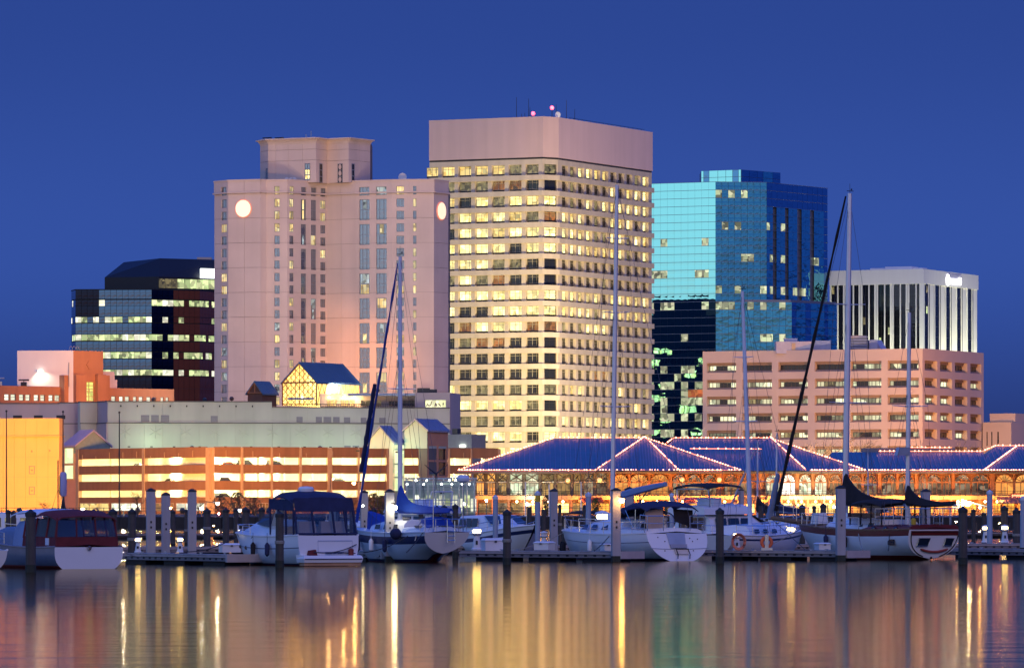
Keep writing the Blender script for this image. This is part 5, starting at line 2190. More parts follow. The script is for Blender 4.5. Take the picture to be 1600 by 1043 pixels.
    # sign board at the right end
    r = thing('sign', 'pink lit sign board with dark red lettering at the right edge above the shops', 'sign', (x0 + X(1577), Y0 - 3.6, Zm(784)))
    w, h = X(1606) - X(1577), Zm(772) - Zm(784)
    mb = MB()
    mb.box(0, w, 0, .12, 0, h)
    mb.build('board', mat('sign_pink', (.75, .36, .28), rough=.6, var=.05, emit=(1, .4, .3), est=.35), r)
    mb = MB()
    for a, b, c, d in ((-.12, 0, -.12, h + .12), (w, w + .12, -.12, h + .12), (0, w, h, h + .12), (0, w, -.12, 0)):
        mb.box(a, b, -.06, .14, c, d)
    mb.build('sign_frame', mat('sign_frame_red', (.10, .02, .02), rough=.6, var=0), r)
    M_let = mat('sign_letter_red', (.22, .015, .02), rough=.6, var=0)
    for i, ch in enumerate('OOHO'):
        cxx = w * (.16 + .22 * i)
        mb = MB()
        if ch == 'O':
            t = [2 * PI * q / 12 for q in range(13)]
            mb.tube([(cxx + .2 * math.cos(a), -.04, h * .52 + .22 * math.sin(a)) for a in t], .07, 4)
        else:
            mb.box(cxx - .2, cxx - .1, -.08, -.003, h * .52 - .25, h * .52 + .25)
            mb.box(cxx + .1, cxx + .2, -.08, -.003, h * .52 - .25, h * .52 + .25)
            mb.box(cxx - .1, cxx + .1, -.08, -.003, h * .48, h * .57)
        mb.build('letter', M_let, r)
    # bright floodlight and canopy at 1495
    r = thing('entrance_canopy', 'bright sloping entrance canopy with a glaring lamp right of the dark sail covers', 'canopy', (x0 + X(1515), Y0 - 9, 1.38))
    mb = MB()
    mb.grid([[(-2.2, -2, Zm(780) - 1.38), (1.9, -2, Zm(791) - 1.38), (1.9, -2, Zm(791) - 1.5), (-2.2, -2, Zm(780) - 1.5)], [(-2.2, 3, Zm(780) - 1.38), (1.9, 3, Zm(791) - 1.38), (1.9, 3, Zm(791) - 1.5), (-2.2, 3, Zm(780) - 1.5)]])
    mb.build('canopy_roof', M_wbf, r)
    for x, y in ((-2.1, -1.9), (1.8, -1.9), (-2.1, 2.9), (1.8, 2.9)):
        mb = MB()
        mb.tube([(x, y, 0), (x, y, (Zm(780) if x < 0 else Zm(791)) - 1.5)], .06, 5)
        mb.build('post', M_steel_pale, r)
    mb = MB()
    for x in (-1.9, -1.5, -1.1):
        mb.ball((x, -2.2, Zm(786) - 1.38), .3, 8, 5)
    mb.build('flood_lamp', glow('flood_lens', (1.0, .9, .55), 300), r)
    lamp('POINT', (x0 + X(1500), Y0 - 12.6, Zm(786)), (1, .85, .5), 300, r, .2)


market()


def frame_pavilion():
    """white steel trellis pavilion left of the market"""
    Y0 = 735
    r = thing('trellis_pavilion', 'pale steel trellis pavilion strung with white lamps at the left end of the market', 'pavilion', (PX(690, Y0), Y0, 1.38))
    X = lambda px: PX(px, Y0) - PX(690, Y0)
    zz = lambda py: PZ(py, Y0) - 1.38
    M_st = mat('pale_teal_steel', (.42, .50, .48), rough=.5, var=.06)
    for px in (634, 646, 655, 668, 680, 692, 704, 717, 729, 741):
        for d in (0, 9):
            mb = MB()
            mb.tube([(X(px), d, 0), (X(px), d, zz(748 if d == 0 else 746))], .08, 5)
            mb.build('post', M_st, r)
    for py, d in ((748, 0), (752, 0), (758, 0), (763, 0), (746, 9), (750, 9), (755, 5)):
        mb = MB()
        mb.box(X(630), X(744), d - .06, d + .06, zz(py) - .06, zz(py) + .06)
        mb.build('beam', M_st, r)
    for q in range(24):
        mb = MB()
        x = X(630) + (X(744) - X(630)) * q / 23
        mb.tube([(x, -1, zz(748.5)), (x, 10, zz(745.5))], .06, 4)
        mb.build('rafter', M_st, r)
    for i, px in enumerate((636, 650, 662, 667, 690, 702, 706, 712, 722, 726, 733)):
        mb = MB()
        mb.ball((X(px), .6, zz(750 if i % 2 else 756)), .12, 8, 5)
        mb.build('pendant_lamp', glow('pendant_lens', (.9, 1.0, .9), 25), r)
    mb = MB()
    mb.box(X(632), X(742), 11, 11.3, 0, zz(752))
    mb.build('back_wall', mat('glazed_back', (.30, .38, .34), rough=.4, var=.2, scale=.8), r)
    for q in range(11):
        me = winmesh(.9, 2.0, (.5,), (.6,), .06, .06, 0, (M_lit_white if q % 3 else M_lit_green, M_st, M_st))
        put(me, 'window', r, (X(634 + 10 * q), 10.9, .4 + (q % 2) * .5))
    fixture(r, (PX(690, Y0), Y0 + 4, 5.2), 'hanging_light', .3)
    lamp('POINT', (PX(690, Y0), Y0 + 4, 5), (.9, 1.0, .8), 120, r, .4)


frame_pavilion()

# =================================================================== TREES AND POLES
M_bark = mat('bare_bark', (.16, .09, .05), rough=.9, var=.2, scale=3)


def bare_tree(px, ybase, ytop, Y, label, seed, spread=.6, base=None, lean=0.0, mt=None):
    r0 = random.Random(seed)
    zb = base if base is not None else 1.35
    h = PZ(ytop, Y) - zb
    r = thing('bare_tree', label, 'tree', (PX(px, Y), Y, zb), 0, 'bare winter trees')
    mb, tw = MB(), MB()

    def grow(b, p, d, L, rad, lev):
        q = p + d * L * .5 + Vector((r0.uniform(-.05, .05), r0.uniform(-.05, .05), 0)) * L
        e = q + (d + Vector((r0.uniform(-.2, .2), r0.uniform(-.2, .2), .1))).normalized() * L * .5
        b.tube([p, q, e], [rad, rad * .8, rad * .6], 4 if lev < 2 else 3)
        if lev >= 4:
            return
        for i in range(4 if lev < 2 else 3):
            a = r0.uniform(0, 2 * PI)
            nd = (d * r0.uniform(.5, 1.0) + Vector((math.cos(a), math.sin(a), r0.uniform(-.1, .5))) * spread).normalized()
            grow(tw, p.lerp(e, r0.uniform(.5, 1.0)), nd, L * r0.uniform(.5, .78), rad * .5, lev + 1)
    grow(mb, Vector((0, 0, 0)), Vector((lean, 0, 1)).normalized(), h * .42, h * .018 + .03, 0)
    m = mt or M_bark
    mb.build('trunk', m, r)
    tw.build('crown', m, r)
    return r


def bush(px, Y, zb, w, h, label, seed, col, name='shrub', cat='shrub', group='shrubs along the quay'):
    r0 = random.Random(seed)
    r = thing(name, label, cat, (PX(px, Y), Y, zb), 0, group)
    mb = MB()
    for i in range(5):
        a = r0.uniform(0, 6.28)
        mb.tube([(0, 0, 0), (math.cos(a) * w * .25, math.sin(a) * w * .25, h * .7)], [.05, .015], 4)
    mb.build('stem', M_bark, r)
    mb = MB()
    n = 700
    for i in range(n):
        u, v, t = r0.gauss(0, .38), r0.gauss(0, .38), r0.random()
        k = math.sin(PI * (.12 + .8 * t)) * (1 + .25 * math.sin(9 * u + 7 * t))
        c = Vector((u * w * .62 * k, v * w * .62 * k, h * (.08 + .92 * t)))
        s = r0.uniform(.06, .14) * (h / 2.5)
        d1 = Vector((r0.gauss(0, 1), r0.gauss(0, 1), r0.gauss(0, 1))).normalized() * s
        d2 = d1.orthogonal().normalized() * s * .6
        mb.face([c - d1, c + d2, c + d1, c - d2])
    mb.build('foliage', mat('leaf_' + name + str(int(col[1] * 1000)), col, rough=.7, var=.4, scale=1.2), r, kind='stuff')
    return r


bare_tree(541, 800, 757, 640, 'bare tree glowing orange under a sodium street lamp left of the blue mainsail', 5, .75)
bare_tree(549, 800, 770, 655, 'smaller orange lit bare tree right of the lamp pole', 6, .8)
bare_tree(215, 800, 752, 650, 'bare tree in front of the orange garage left of the tall grey piles', 7, .6)
bare_tree(310, 800, 768, 660, 'thin bare tree between the tall grey piles and the cruiser', 8, .7)
bare_tree(1060, 800, 748, 700, 'bare tree in front of the market above the motor yacht', 9, .6)
bare_tree(1192, 800, 742, 700, 'bare tree in front of the market between two grey masts', 10, .6)
bare_tree(1000, 800, 744, 705, 'bare tree before the orange arches behind the furled awning', 12, .55)
bare_tree(1240, 800, 775, 700, 'small bare tree in front of the bright shop fronts', 13, .7)
bare_tree(70, 800, 775, 640, 'thin bare tree before the yellow lit wall', 14, .7)
for i, (px, yt, lb) in enumerate(((1290, 676, 'bare tree top over the market roof left of the main mast of the ketch'), (1325, 672, 'bare tree top over the market roof behind the main mast of the ketch'), (1352, 680, 'bare tree top over the market roof right of the main mast of the ketch'), (1487, 683, 'bare tree top before the orange flank of the salmon office block'), (1513, 686, 'bare tree top at the right end of the salmon office block'))):
    bare_tree(px, 800, yt - 26, 870, lb, 30 + i, .65)
for i, (px, w, h, lb, c) in enumerate(((345, 3.2, 2.6, 'brown evergreen shrub left of the cruiser radar', (.10, .08, .035)), (372, 3.2, 3.0, 'tall brown shrub just left of the cruiser windshield', (.09, .08, .04)), (398, 2.8, 2.4, 'low shrub behind the bow of the cruiser', (.09, .07, .035)), (585, 2.8, 2.9, 'olive shrub between the grey pile and the sailboat', (.10, .09, .03)), (596, 2.2, 2.6, 'olive shrub behind the square grey pile with the white lamp', (.10, .09, .03)), (931, 1.6, 2.3, 'green lit shrub left of the tall mast', (.06, .12, .02)), (855, 1.8, 2.6, 'dark green potted tree by the bright shop', (.03, .08, .03)), (1039, 1.8, 2.0, 'green lit shrub by the orange cafe lamps', (.06, .12, .02)))):
    bush(px, 655, 1.38, w, h, lb, 50 + i, c)

# flag poles in front of the yellow building, tall thin poles
for px, yt, lb in ((10, 643, 'dark flagpole at the far left before the yellow wall'), (98.5, 644, 'dark flagpole at the right corner of the yellow wall'), (186.5, 645, 'dark flagpole before the left half of the orange garage')):
    Y = 690
    r = thing('flagpole', lb, 'flagpole', (PX(px, Y), Y, 1.35), 0, 'flagpoles before the garage')
    mb = MB()
    h = PZ(yt, Y) - 1.35
    mb.tube([(0, 0, 0), (0, 0, h)], [.12, .07], 6)
    mb.build('pole', M_steel_dark, r)
    mb = MB()
    mb.ball((0, 0, h + .1), .16, 8, 5)
    mb.build('finial', M_steel_dark, r)
for px, yt, lb in ((821, 752, 'left of the two thin white flagpoles before the market'), (908, 752, 'right one of the two thin white flagpoles before the market'), (858, 756, 'short white pole beside the dark capped grey pile')):
    Y = 650
    r = thing('flagpole', lb, 'flagpole', (PX(px, Y), Y, 1.35), 0, 'white flagpoles before the market')
    mb = MB()
    mb.tube([(0, 0, 0), (0, 0, PZ(yt, Y) - 1.35)], [.10, .07], 6)
    mb.build('pole', M_wbf, r)

# street lamps whose heads the photo shows
street_lamp(553, 754.5, 648, 1.38, SOD, M_sodlens, 450, 'orange sodium street lamp glowing among bare branches left of the blue mast', arm=.9, rad=.26)
street_lamp(129, 795.5, 610, 1.38, (1, .9, .6), M_whitelens, 300, 'white quay lamp before the yellow and orange walls', rad=.24)
street_lamp(193, 792.5, 612, 1.38, (1, .95, .75), M_whitelens, 300, 'white quay lamp left of the tall grey piles', rad=.26)
street_lamp(267, 793, 612, 1.38, SOD, M_sodlens, 200, 'orange quay lamp between the tall grey piles', rad=.18)
street_lamp(315, 793.5, 612, 1.38, (1, 1, .9), M_whitelens, 250, 'white quay lamp right of the tall grey piles', rad=.24)
street_lamp(340, 786.5, 620, 1.38, (.9, 1, .95), M_whitelens, 250, 'white lamp on a short arm behind the dark piles left of the cruiser', arm=-1.4, rad=.24)
street_lamp(374.5, 797, 612, 1.38, (1, .95, .8), M_whitelens, 200, 'white quay lamp just left of the cruiser windshield', rad=.22)
street_lamp(342, 802, 610, 1.38, (1, .12, .05), glow('red_lens', (1.0, .06, .05), 700), 60, 'small red quay light low beside the dark piles', rad=.16)
street_lamp(334, 821, 420, .55, SOD, M_sodlens, 40, 'low orange dock light left of the cruiser bow', rad=.09)
street_lamp(760, 781.5, 625, 1.38, (1, 1, .9), M_whitelens, 250, 'white globe lamp right of the trellis pavilion', rad=.2)
street_lamp(725, 787, 622, 1.38, (1, .95, .85), M_whitelens, 200, 'white lamp beside the radar pole', rad=.2)
street_lamp(824, 787, 630, 1.38, (1, .8, .5), M_warmlens, 300, 'warm white lamp before the bright shop left of the yellow banded pile', rad=.26)
street_lamp(1143, 792.5, 640, 1.38, (1, .6, .2), M_warmlens, 420, 'orange glare lamp left of the mid grey mast', rad=.24)
street_lamp(1206, 792.5, 640, 1.38, (1, .6, .2), M_warmlens, 420, 'orange glare lamp right of the mid grey mast', rad=.24)
street_lamp(1303, 791.5, 640, 1.38, (1, .6, .2), M_warmlens, 420, 'orange glare lamp beside the square pile at the ketch', rad=.24)
street_lamp(1531, 792.5, 640, 1.38, (1, .55, .15), M_warmlens, 420, 'orange glare lamp before the right end of the market', rad=.22)
street_lamp(1494, 814.5, 430, .55, (1, .8, .4), M_warmlens, 40, 'low warm dock light right of the smiling stern', rad=.1)
street_lamp(1526, 817, 430, .55, (1, .75, .4), M_warmlens, 25, 'low dock light left of the slim blue pile', rad=.07)
street_lamp(1562, 817, 430, .55, (1, .8, .5), M_warmlens, 25, 'low dock light left of the dark round topped pile', rad=.08)
street_lamp(1578, 817, 430, .55, (1, .75, .4), M_warmlens, 25, 'low dock light right of the dark round topped pile', rad=.07)
street_lamp(725, 824, 400, .55, (1, .75, .4), M_warmlens, 20, 'small warm dock light right of the sailboat stern rail', rad=.07)

# unseen lamps put in to light and colour the building fronts
M_fllens = glow('flood_glass', (1.0, .8, .55), 4)


def flood(px, py, Y, tx, ty, tY, e, col, spread, label):
    w, t = WP(px, py, Y), WP(tx, ty, tY)
    base = min(1.3, w.z - 1)
    r = thing('unseen_lamp', label, 'lamp', (w.x, w.y, base), 0, 'unseen lamps between the buildings')
    h = w.z - base
    mb = MB()
    mb.tube([(0, .3, 0), (0, .3, h - .3)], [.14, .09], 6)
    mb.build('pole', M_steel_dark, r)
    d = (t - w).normalized()
    mb = MB()
    mb.tube([Vector((0, 0, h)) - d * .9, Vector((0, 0, h)) - d * .35], [.25, .5], 8)
    mb.build('lamp_head', M_steel_dark, r)
    lamp('SPOT', w, col, e * 1.5, r, .45, t, spread, .9)


WARM, PINK, YEL = (1.0, .76, .52), (1.0, .79, .63), (1.0, .80, .30)
for a in (
        # the hotel's front, and the orange wash in its middle
        (362, 622, 1056, 375, 450, 1158, 40000, PINK, 95, 'unseen lamp lighting the left wing of the hotel'),
        (520, 617, 1062, 520, 430, 1160, 27000, PINK, 95, 'unseen lamp lighting the middle of the hotel'),
        (640, 617, 1062, 650, 450, 1158, 40000, PINK, 95, 'unseen lamp lighting the right wing of the hotel'),
        (525, 609, 1118, 540, 560, 1160, 20000, SOD, 40, 'orange flood lamp on the terrace behind the atrium'),
        (590, 609, 1118, 590, 572, 1158, 20000, SOD, 36, 'orange flood lamp on the terrace right of the atrium'),
        (430, 609, 1110, 430, 590, 1156, 6000, SOD, 60, 'orange flood lamp on the terrace left of the atrium'),
        (655, 609, 1115, 655, 580, 1156, 8000, SOD, 60, 'orange flood lamp near the right wing of the hotel'),
        # the beige tower
        (730, 735, 1195, 740, 600, 1262, 36000, YEL, 120, 'unseen flood lamp at the foot of the left face of the beige tower'),
        (830, 735, 1185, 830, 600, 1252, 36000, YEL, 120, 'unseen flood lamp at the corner of the beige tower'),
        (960, 735, 1190, 950, 600, 1270, 62000, YEL, 120, 'unseen flood lamp at the foot of the right face of the beige tower'),
        (1030, 735, 1190, 980, 400, 1280, 165000, WARM, 100, 'unseen lamp right of the beige tower'),
        # salmon office
        (1180, 735, 860, 1180, 640, 960, 34000, WARM, 120, 'unseen lamp before the left end of the salmon office block'),
        (1300, 735, 850, 1300, 640, 955, 34000, WARM, 120, 'unseen lamp before the middle of the salmon office block'),
        (1400, 735, 850, 1400, 640, 952, 30000, WARM, 120, 'unseen lamp before the right end of the salmon office block'),
        (1530, 735, 905, 1500, 640, 960, 60000, SOD, 110, 'unseen orange lamp beside the flank of the salmon office block'),
        # left side
        (30, 797, 820, 30, 720, 900, 120000, (1, .52, .10), 130, 'sodium street lamp before the left part of the yellow wall'),
        (85, 797, 830, 70, 720, 900, 60000, (1, .50, .10), 130, 'sodium street lamp before the right part of the yellow wall'),
        (150, 797, 840, 160, 735, 905, 72000, SOD, 130, 'sodium street lamp before the left end of the orange garage'),
        (215, 797, 840, 215, 735, 900, 62000, SOD, 130, 'sodium street lamp before the middle of the orange garage'),
        (285, 797, 840, 285, 740, 893, 22000, SOD, 130, 'sodium street lamp before the right end of the orange garage'),
        (420, 797, 840, 420, 735, 893, 1500, WARM, 130, 'unseen lamp before the third bay of the garage'),
        (560, 797, 840, 560, 735, 893, 1000, WARM, 110, 'unseen lamp before the sixth bay of the garage'),
        (705, 797, 840, 690, 725, 883, 3500, WARM, 60, 'unseen lamp before the terracotta stair house'),
        (318, 624, 1028, 140, 600, 1062, 42000, SOD, 62, 'sodium lamp on the mall roof before the brick building'),
        (240, 624, 1034, 260, 606, 1090, 24000, SOD, 100, 'sodium lamp on the mall roof at the right end of the brick building'),
        (130, 695, 960, 140, 650, 1016, 9000, SOD, 120, 'sodium lamp in the recess between the yellow wall and the mall'),
        (300, 700, 930, 300, 650, 1010, 17000, (1, .97, .72), 130, 'unseen lamp before the left half of the mall wall'),
        (500, 700, 930, 500, 650, 1014, 17000, (1, .97, .72), 130, 'unseen lamp before the right half of the mall wall')):
    flood(*a)
# =================================================================== MARINA
M_pilec = mat('pile_concrete', (.36, .34, .36), rough=.85, var=.12, scale=1.2, streak=.6, bump=.2)
M_pilew = mat('pile_timber', (.07, .062, .058), rough=.9, var=.3, scale=2.5, streak=.7, bump=.5)
M_pileb = mat('pile_sleeve', (.30, .36, .46), rough=.5, var=.08, scale=1.5, streak=.4)
M_cap = mat('pile_cap_black', (.02, .02, .022), rough=.6, var=.1)
M_capb = mat('pile_cap_pale', (.55, .60, .68), rough=.5, var=.05)
M_weed = mat('waterline_weed', (.025, .03, .022), rough=.8, var=.3, scale=4)
M_yel = mat('yellow_band', (.55, .38, .03), rough=.5, var=.1)


def YW(yfoot):
    return EYE * FPX / (yfoot - HY)


def pile(px0, px1, ytop, Y, kind, label, base=None, capped=True):
    x = PX((px0 + px1) / 2, Y)
    rad = (PX(px1, Y) - PX(px0, Y)) / 2
    zt = PZ(ytop, Y)
    r = thing('mooring_pile', label, 'pile', (x, Y, 0), R(rnd.uniform(-4, 4)) if kind != 'c' else R(8), {'c': 'grey square piles', 'w': 'dark timber piles', 'b': 'blue grey sleeved piles'}[kind])
    mb = MB()
    if kind == 'c':
        s = rad * .93
        zc = zt - s * .75
        b0 = s * .14
        po = [(-s + b0, -s), (s - b0, -s), (s, -s + b0), (s, s - b0), (s - b0, s), (-s + b0, s), (-s, s - b0), (-s, -s + b0)]
        mb.prism(po, -1.5, zc)
        mb.build('shaft', M_pilec, r)
        mb = MB()
        c = s * 1.06
        mb.grid([[(-c, -c, zc), (c, -c, zc), (c, c, zc), (-c, c, zc)], [(-c, -c, zc + .05), (c, -c, zc + .05), (c, c, zc + .05), (-c, c, zc + .05)], [(-.04, -.04, zt), (.04, -.04, zt), (.04, .04, zt), (-.04, .04, zt)]])
        mb.build('cap', M_cap, r)
        mb = MB()
        for z in (zc * .55, zc * .55 - .25):
            mb.box(-.04, .04, -s - .02, -s + .02, z, z + .1)
        mb.build('bolt', M_cap, r)
        mb = MB()
        mb.prism([(x * 1.015, y * 1.015) for x, y in po], -1.4, .28)
        mb.build('weed_line', M_weed, r)
    else:
        zc = zt - rad * (.9 if capped else 0)
        lean = rnd.uniform(-.01, .01)
        mb.lathe([(rad * 1.04, -1.5), (rad * 1.02, 0), (rad, zc * .5), (rad * .97, zc)], 0, 0, 12)
        mb.build('shaft', M_pilew if kind == 'w' else M_pileb, r, smooth=True)
        if capped:
            mb = MB()
            mb.lathe([(rad * 1.12, zc - .12), (rad * 1.12, zc + .03), (rad * .55, zc + rad * .5), (.02, zt)], 0, 0, 10)
            mb.build('cap', M_cap if kind == 'w' else M_capb, r)
        mb = MB()
        mb.lathe([(rad * 1.08, -1.4), (rad * 1.07, .3)], 0, 0, 12)
        mb.build('weed_line', M_weed, r)
        if kind == 'w' and rnd.random() < .6:
            mb = MB()
            zr = zc * rnd.uniform(.35, .6)
            for q in range(3):
                t = [2 * PI * i / 12 for i in range(13)]
                mb.tube([(rad * 1.1 * math.cos(a), rad * 1.1 * math.sin(a), zr + q * .05) for a in t], .025, 4)
            mb.build('rope_coil', M_rope_g, r)
    return r


M_rope_g = mat('mooring_rope', (.30, .28, .24), rough=.9, var=.2, scale=8)
M_rope_d = mat('mooring_rope_dark', (.03, .035, .05), rough=.9, var=.1)

PILES = [
    (228, 243.3, 762, 244, 'c', 'leftmost of the three tall grey square piles with dark pyramid caps'),
    (252, 266.3, 768.5, 247, 'c', 'shorter middle one of the three tall grey square piles'),
    (293, 307.2, 763, 243, 'c', 'right one of the three tall grey square piles, beside the yellow lit dock light'),
    (563, 575.3, 765.5, 262, 'c', 'grey square pile behind the bow of the sailboat with blue covers'),
    (601, 616.3, 763.5, 242.3, 'c', 'thick grey square pile before the sailboat with blue covers'),
    (859, 871.3, 763, 262, 'c', 'grey square pile with a black cap beside the white dock box'),
    (955, 969.6, 761.5, 243.4, 'c', 'thick grey square pile standing before the bow of the white sailboat'),
    (976, 990.2, 760, 262, 'c', 'grey square pile just behind the pile with the orange lamp'),
    (1154, 1162.2, 763, 320, 'c', 'slim grey square pile left of the mid grey mast'),
    (1306, 1321, 757.5, 247.3, 'c', 'thick grey square pile before the main mast of the ketch'),
    (1439, 1453, 763, 330, 'c', 'grey square pile behind the mizzen of the ketch'),
    (40, 56, 794.5, 205, 'w', 'dark weathered timber pile in front of the burgundy cruiser'),
    (430.5, 443.4, 797.5, 221, 'w', 'dark timber pile in front of the cruiser with the navy canopy'),
    (786, 798.3, 795, 232, 'w', 'dark timber pile in front of the long dock between the two sailboats'),
    (1118.5, 1131, 792.5, 237, 'w', 'timber pile right of the open stern of the white sailboat'),
    (1497.5, 1511.5, 790, 234, 'w', 'dark timber pile at the right edge of the smiling stern'),
    (9, 16.3, 795.5, 300, 'w', 'timber pile at the far left behind the burgundy cruiser'),
    (17.2, 25, 796.5, 305, 'w', 'second timber pile at the far left behind the burgundy cruiser'),
    (74, 84, 795, 300, 'w', 'timber pile behind the burgundy cruiser roof, left of the channel sign'),
    (85, 90.5, 796, 330, 'w', 'thin timber pile behind the burgundy cruiser roof'),
    (108.8, 119, 794, 290, 'w', 'timber pile above the burgundy cruiser roof by the white lamp'),
    (140.5, 152, 794.5, 300, 'w', 'timber pile above the right end of the burgundy cruiser roof'),
    (169.8, 183, 793.5, 270, 'w', 'timber pile right behind the burgundy cruiser stern'),
    (200, 212.5, 793.5, 262, 'w', 'timber pile left of the leftmost tall grey pile'),
    (266.8, 274, 795.5, 320, 'w', 'timber pile right of the middle tall grey pile'),
    (288, 293.5, 794.5, 330, 'w', 'timber pile half hidden by the right tall grey pile'),
    (318, 329, 793.3, 275, 'w', 'timber pile right of the three tall grey piles'),
    (348, 358, 792.3, 285, 'w', 'timber pile left of the cruiser bow'),
    (365, 372, 793, 320, 'w', 'thin timber pile left of the cruiser bow'),
    (378, 390, 791, 290, 'w', 'timber pile above the cruiser foredeck'),
    (404, 414, 791.5, 300, 'w', 'timber pile behind the cruiser windshield'),
    (546, 552.2, 793, 300, 'w', 'timber pile right behind the cruiser canopy'),
    (576, 580.5, 795, 330, 'w', 'thin timber pile between grey pile and blue mainsail'),
    (581.5, 588.3, 793, 310, 'w', 'timber pile left of the square pile with the white lamp'),
    (654, 662, 788, 320, 'w', 'timber pile under the blue boom near the mast'),
    (678, 687, 789, 320, 'w', 'timber pile under the middle of the blue boom'),
    (689.5, 698.5, 788, 325, 'w', 'timber pile under the right half of the blue boom'),
    (707, 716, 786.5, 262, 'w', 'timber pile at the right end of the blue boom'),
    (824, 831, 791.5, 300, 'w', 'flat topped timber pile left of the yellow banded pile'),
    (846, 853, 795, 300, 'w', 'flat topped timber pile right of the yellow banded pile'),
    (872, 877.5, 787, 300, 'w', 'timber pile tucked behind the black capped grey pile'),
    (911, 916, 788.5, 320, 'w', 'timber pile tucked behind the blue sleeved pile near the white sailboat'),
    (1088, 1095.5, 793.5, 330, 'w', 'timber pile over the motor yacht bow'),
    (1100.5, 1106, 789.5, 330, 'w', 'timber pile over the motor yacht foredeck'),
    (1107.5, 1117, 788.5, 325, 'w', 'timber pile left of the front timber pile with rope'),
    (1185, 1192.3, 789.5, 320, 'w', 'flat topped timber pile right of the mid grey mast'),
    (1195.5, 1200, 795, 335, 'w', 'thin timber pile right of the mid grey mast'),
    (1212, 1218, 790, 320, 'w', 'timber pile left of the furled blue jib'),
    (1269, 1275.2, 789, 330, 'w', 'slim timber pile before the bright shops left of the ketch main mast'),
    (1281.5, 1291, 785.5, 320, 'w', 'timber pile before the bright shops next to the ketch main mast'),
    (1249, 1258, 787, 325, 'w', 'timber pile behind the bow of the ketch'),
    (1518, 1524.3, 794, 330, 'w', 'thin timber pile right of the smiling stern'),
    (1533.5, 1541, 799, 330, 'w', 'timber pile left of the slim blue pile at the right'),
    (1564, 1575, 789, 305, 'w', 'dark round topped timber pile between the two lit dock lights'),
    (1582.5, 1594, 793, 300, 'w', 'broad dark timber pile at the right edge'),
    (770, 778, 772.5, 268, 'b', 'pale blue sleeved pile before the motor cruiser'),
    (836, 844, 766, 272, 'b', 'pale blue sleeved pile with a yellow band'),
    (915, 923.7, 768, 285, 'b', 'pale blue sleeved pile left of the white sailboat bow'),
    (1046, 1053.2, 769.5, 300, 'b', 'pale blue sleeved pile in front of the motor yacht'),
    (1542, 1550.7, 764.5, 300, 'b', 'slim pale blue pile at the right beside the lit dock light'),
    (1594, 1603, 774, 290, 'b', 'pale blue pile cut by the right edge of the picture'),
]
FLAT = {824, 846, 1185}
for p in PILES:
    o = pile(*p, capped=p[0] not in FLAT)
    if p[0] == 836:
        Y = p[3]
        mb = MB()
        rr = (PX(844, Y) - PX(836, Y)) / 2
        mb.lathe([(rr * 1.04, PZ(783.5, Y)), (rr * 1.04, PZ(772, Y))], 0, 0, 12)
        mb.build('yellow_band', M_yel, o)

# ------------------------------------------------------------------ docks
M_deck = mat('dock_plank', (.30, .27, .25), rough=.85, var=.2, scale=2, bump=.2)
M_fasc = mat('dock_fascia', (.22, .20, .21), rough=.8, var=.15, scale=1.5, streak=.3)
M_rub = mat('dock_rub_strip', (.45, .38, .36), rough=.7, var=.1)
M_float = mat('dock_float', (.03, .03, .035), rough=.7, var=.1)


def dock(p0, p1, w, label, z=.48, end=True, planks=True):
    """floating dock from p0 (near end) to p1; w is its width"""
    a, b = Vector((p0[0], p0[1], 0)), Vector((p1[0], p1[1], 0))
    L = (b - a).length
    ang = math.atan2(b.y - a.y, b.x - a.x)
    r = thing('floating_dock', label, 'dock', a, ang, 'floating docks of the marina')
    n = int(L / 1.2)
    mb = MB()
    for i in range(max(1, n)):
        mb.box(L * i / n + .006, L * (i + 1) / n - .006, -w / 2, w / 2, z - .06, z)
    if planks:
        o0 = None
        k = max(1, n)
        me = None
        for i in range(k):
            b_ = MB()
            if me is None:
                b_.box(.012, L / k - .012, -w / 2, w / 2, z - .06, z)
                me = b_.mesh('deck_plank')
                me.materials.append(M_deck)
            put(me, 'deck_plank', r, (L * i / k, 0, 0))
    else:
        mb.build('deck', M_pilew, r)
    for s in (-1, 1):
        mb = MB()
        mb.box(0, L, s * w / 2 - .05, s * w / 2 + .05, z - .30, z - .063)
        mb.build('fascia', M_fasc if planks else M_pilew, r)
        mb = MB()
        mb.box(0, L, s * w / 2 + (.053 if s > 0 else -.10), s * w / 2 + (.10 if s > 0 else -.053), z - .13, z - .07)
        o = mb.build('rub_rail', M_rub, r)
        mb = MB()
        m_ = int(L / .55)
        for i in range(m_):
            x = .3 + i * .55
            mb.box(x, x + .16, s * (w / 2 + .055) - .012, s * (w / 2 + .055) + .012, z - .24, z - .16)
        mb.build('bolts', M_float, r, kind='stuff')
    for i in range(max(2, int(L / 3))):
        mb = MB()
        x = L * (i + .15) / max(2, int(L / 3))
        mb.box(x, x + 1.9, -w / 2 + .15, w / 2 - .15, -.35, z - .1)
        mb.build('float', M_float, r)
    if end:
        mb = MB()
        mb.box(-.16, -.003, -w / 2 - .12, w / 2 + .12, z - .34, z + .02)
        mb.build('end_board', M_rub, r)
    for i in range(max(2, int(L / 4))):
        for s in (-1, 1):
            x = L * (i + .5) / max(2, int(L / 4))
            mb = MB()
            mb.box(x - .12, x + .12, s * (w / 2 - .18) - .025, s * (w / 2 - .18) + .025, z + .05, z + .08)
            mb.box(x - .05, x + .05, s * (w / 2 - .18) - .025, s * (w / 2 - .18) + .025, z, z + .05)
            mb.build('cleat', M_steel_pale, r)
    return r


def fing(pxa, Ya, pxb, Yb, w, label, **k):
    return dock((PX(pxa, Ya), Ya), (PX(pxb, Yb), Yb), w, label, **k)


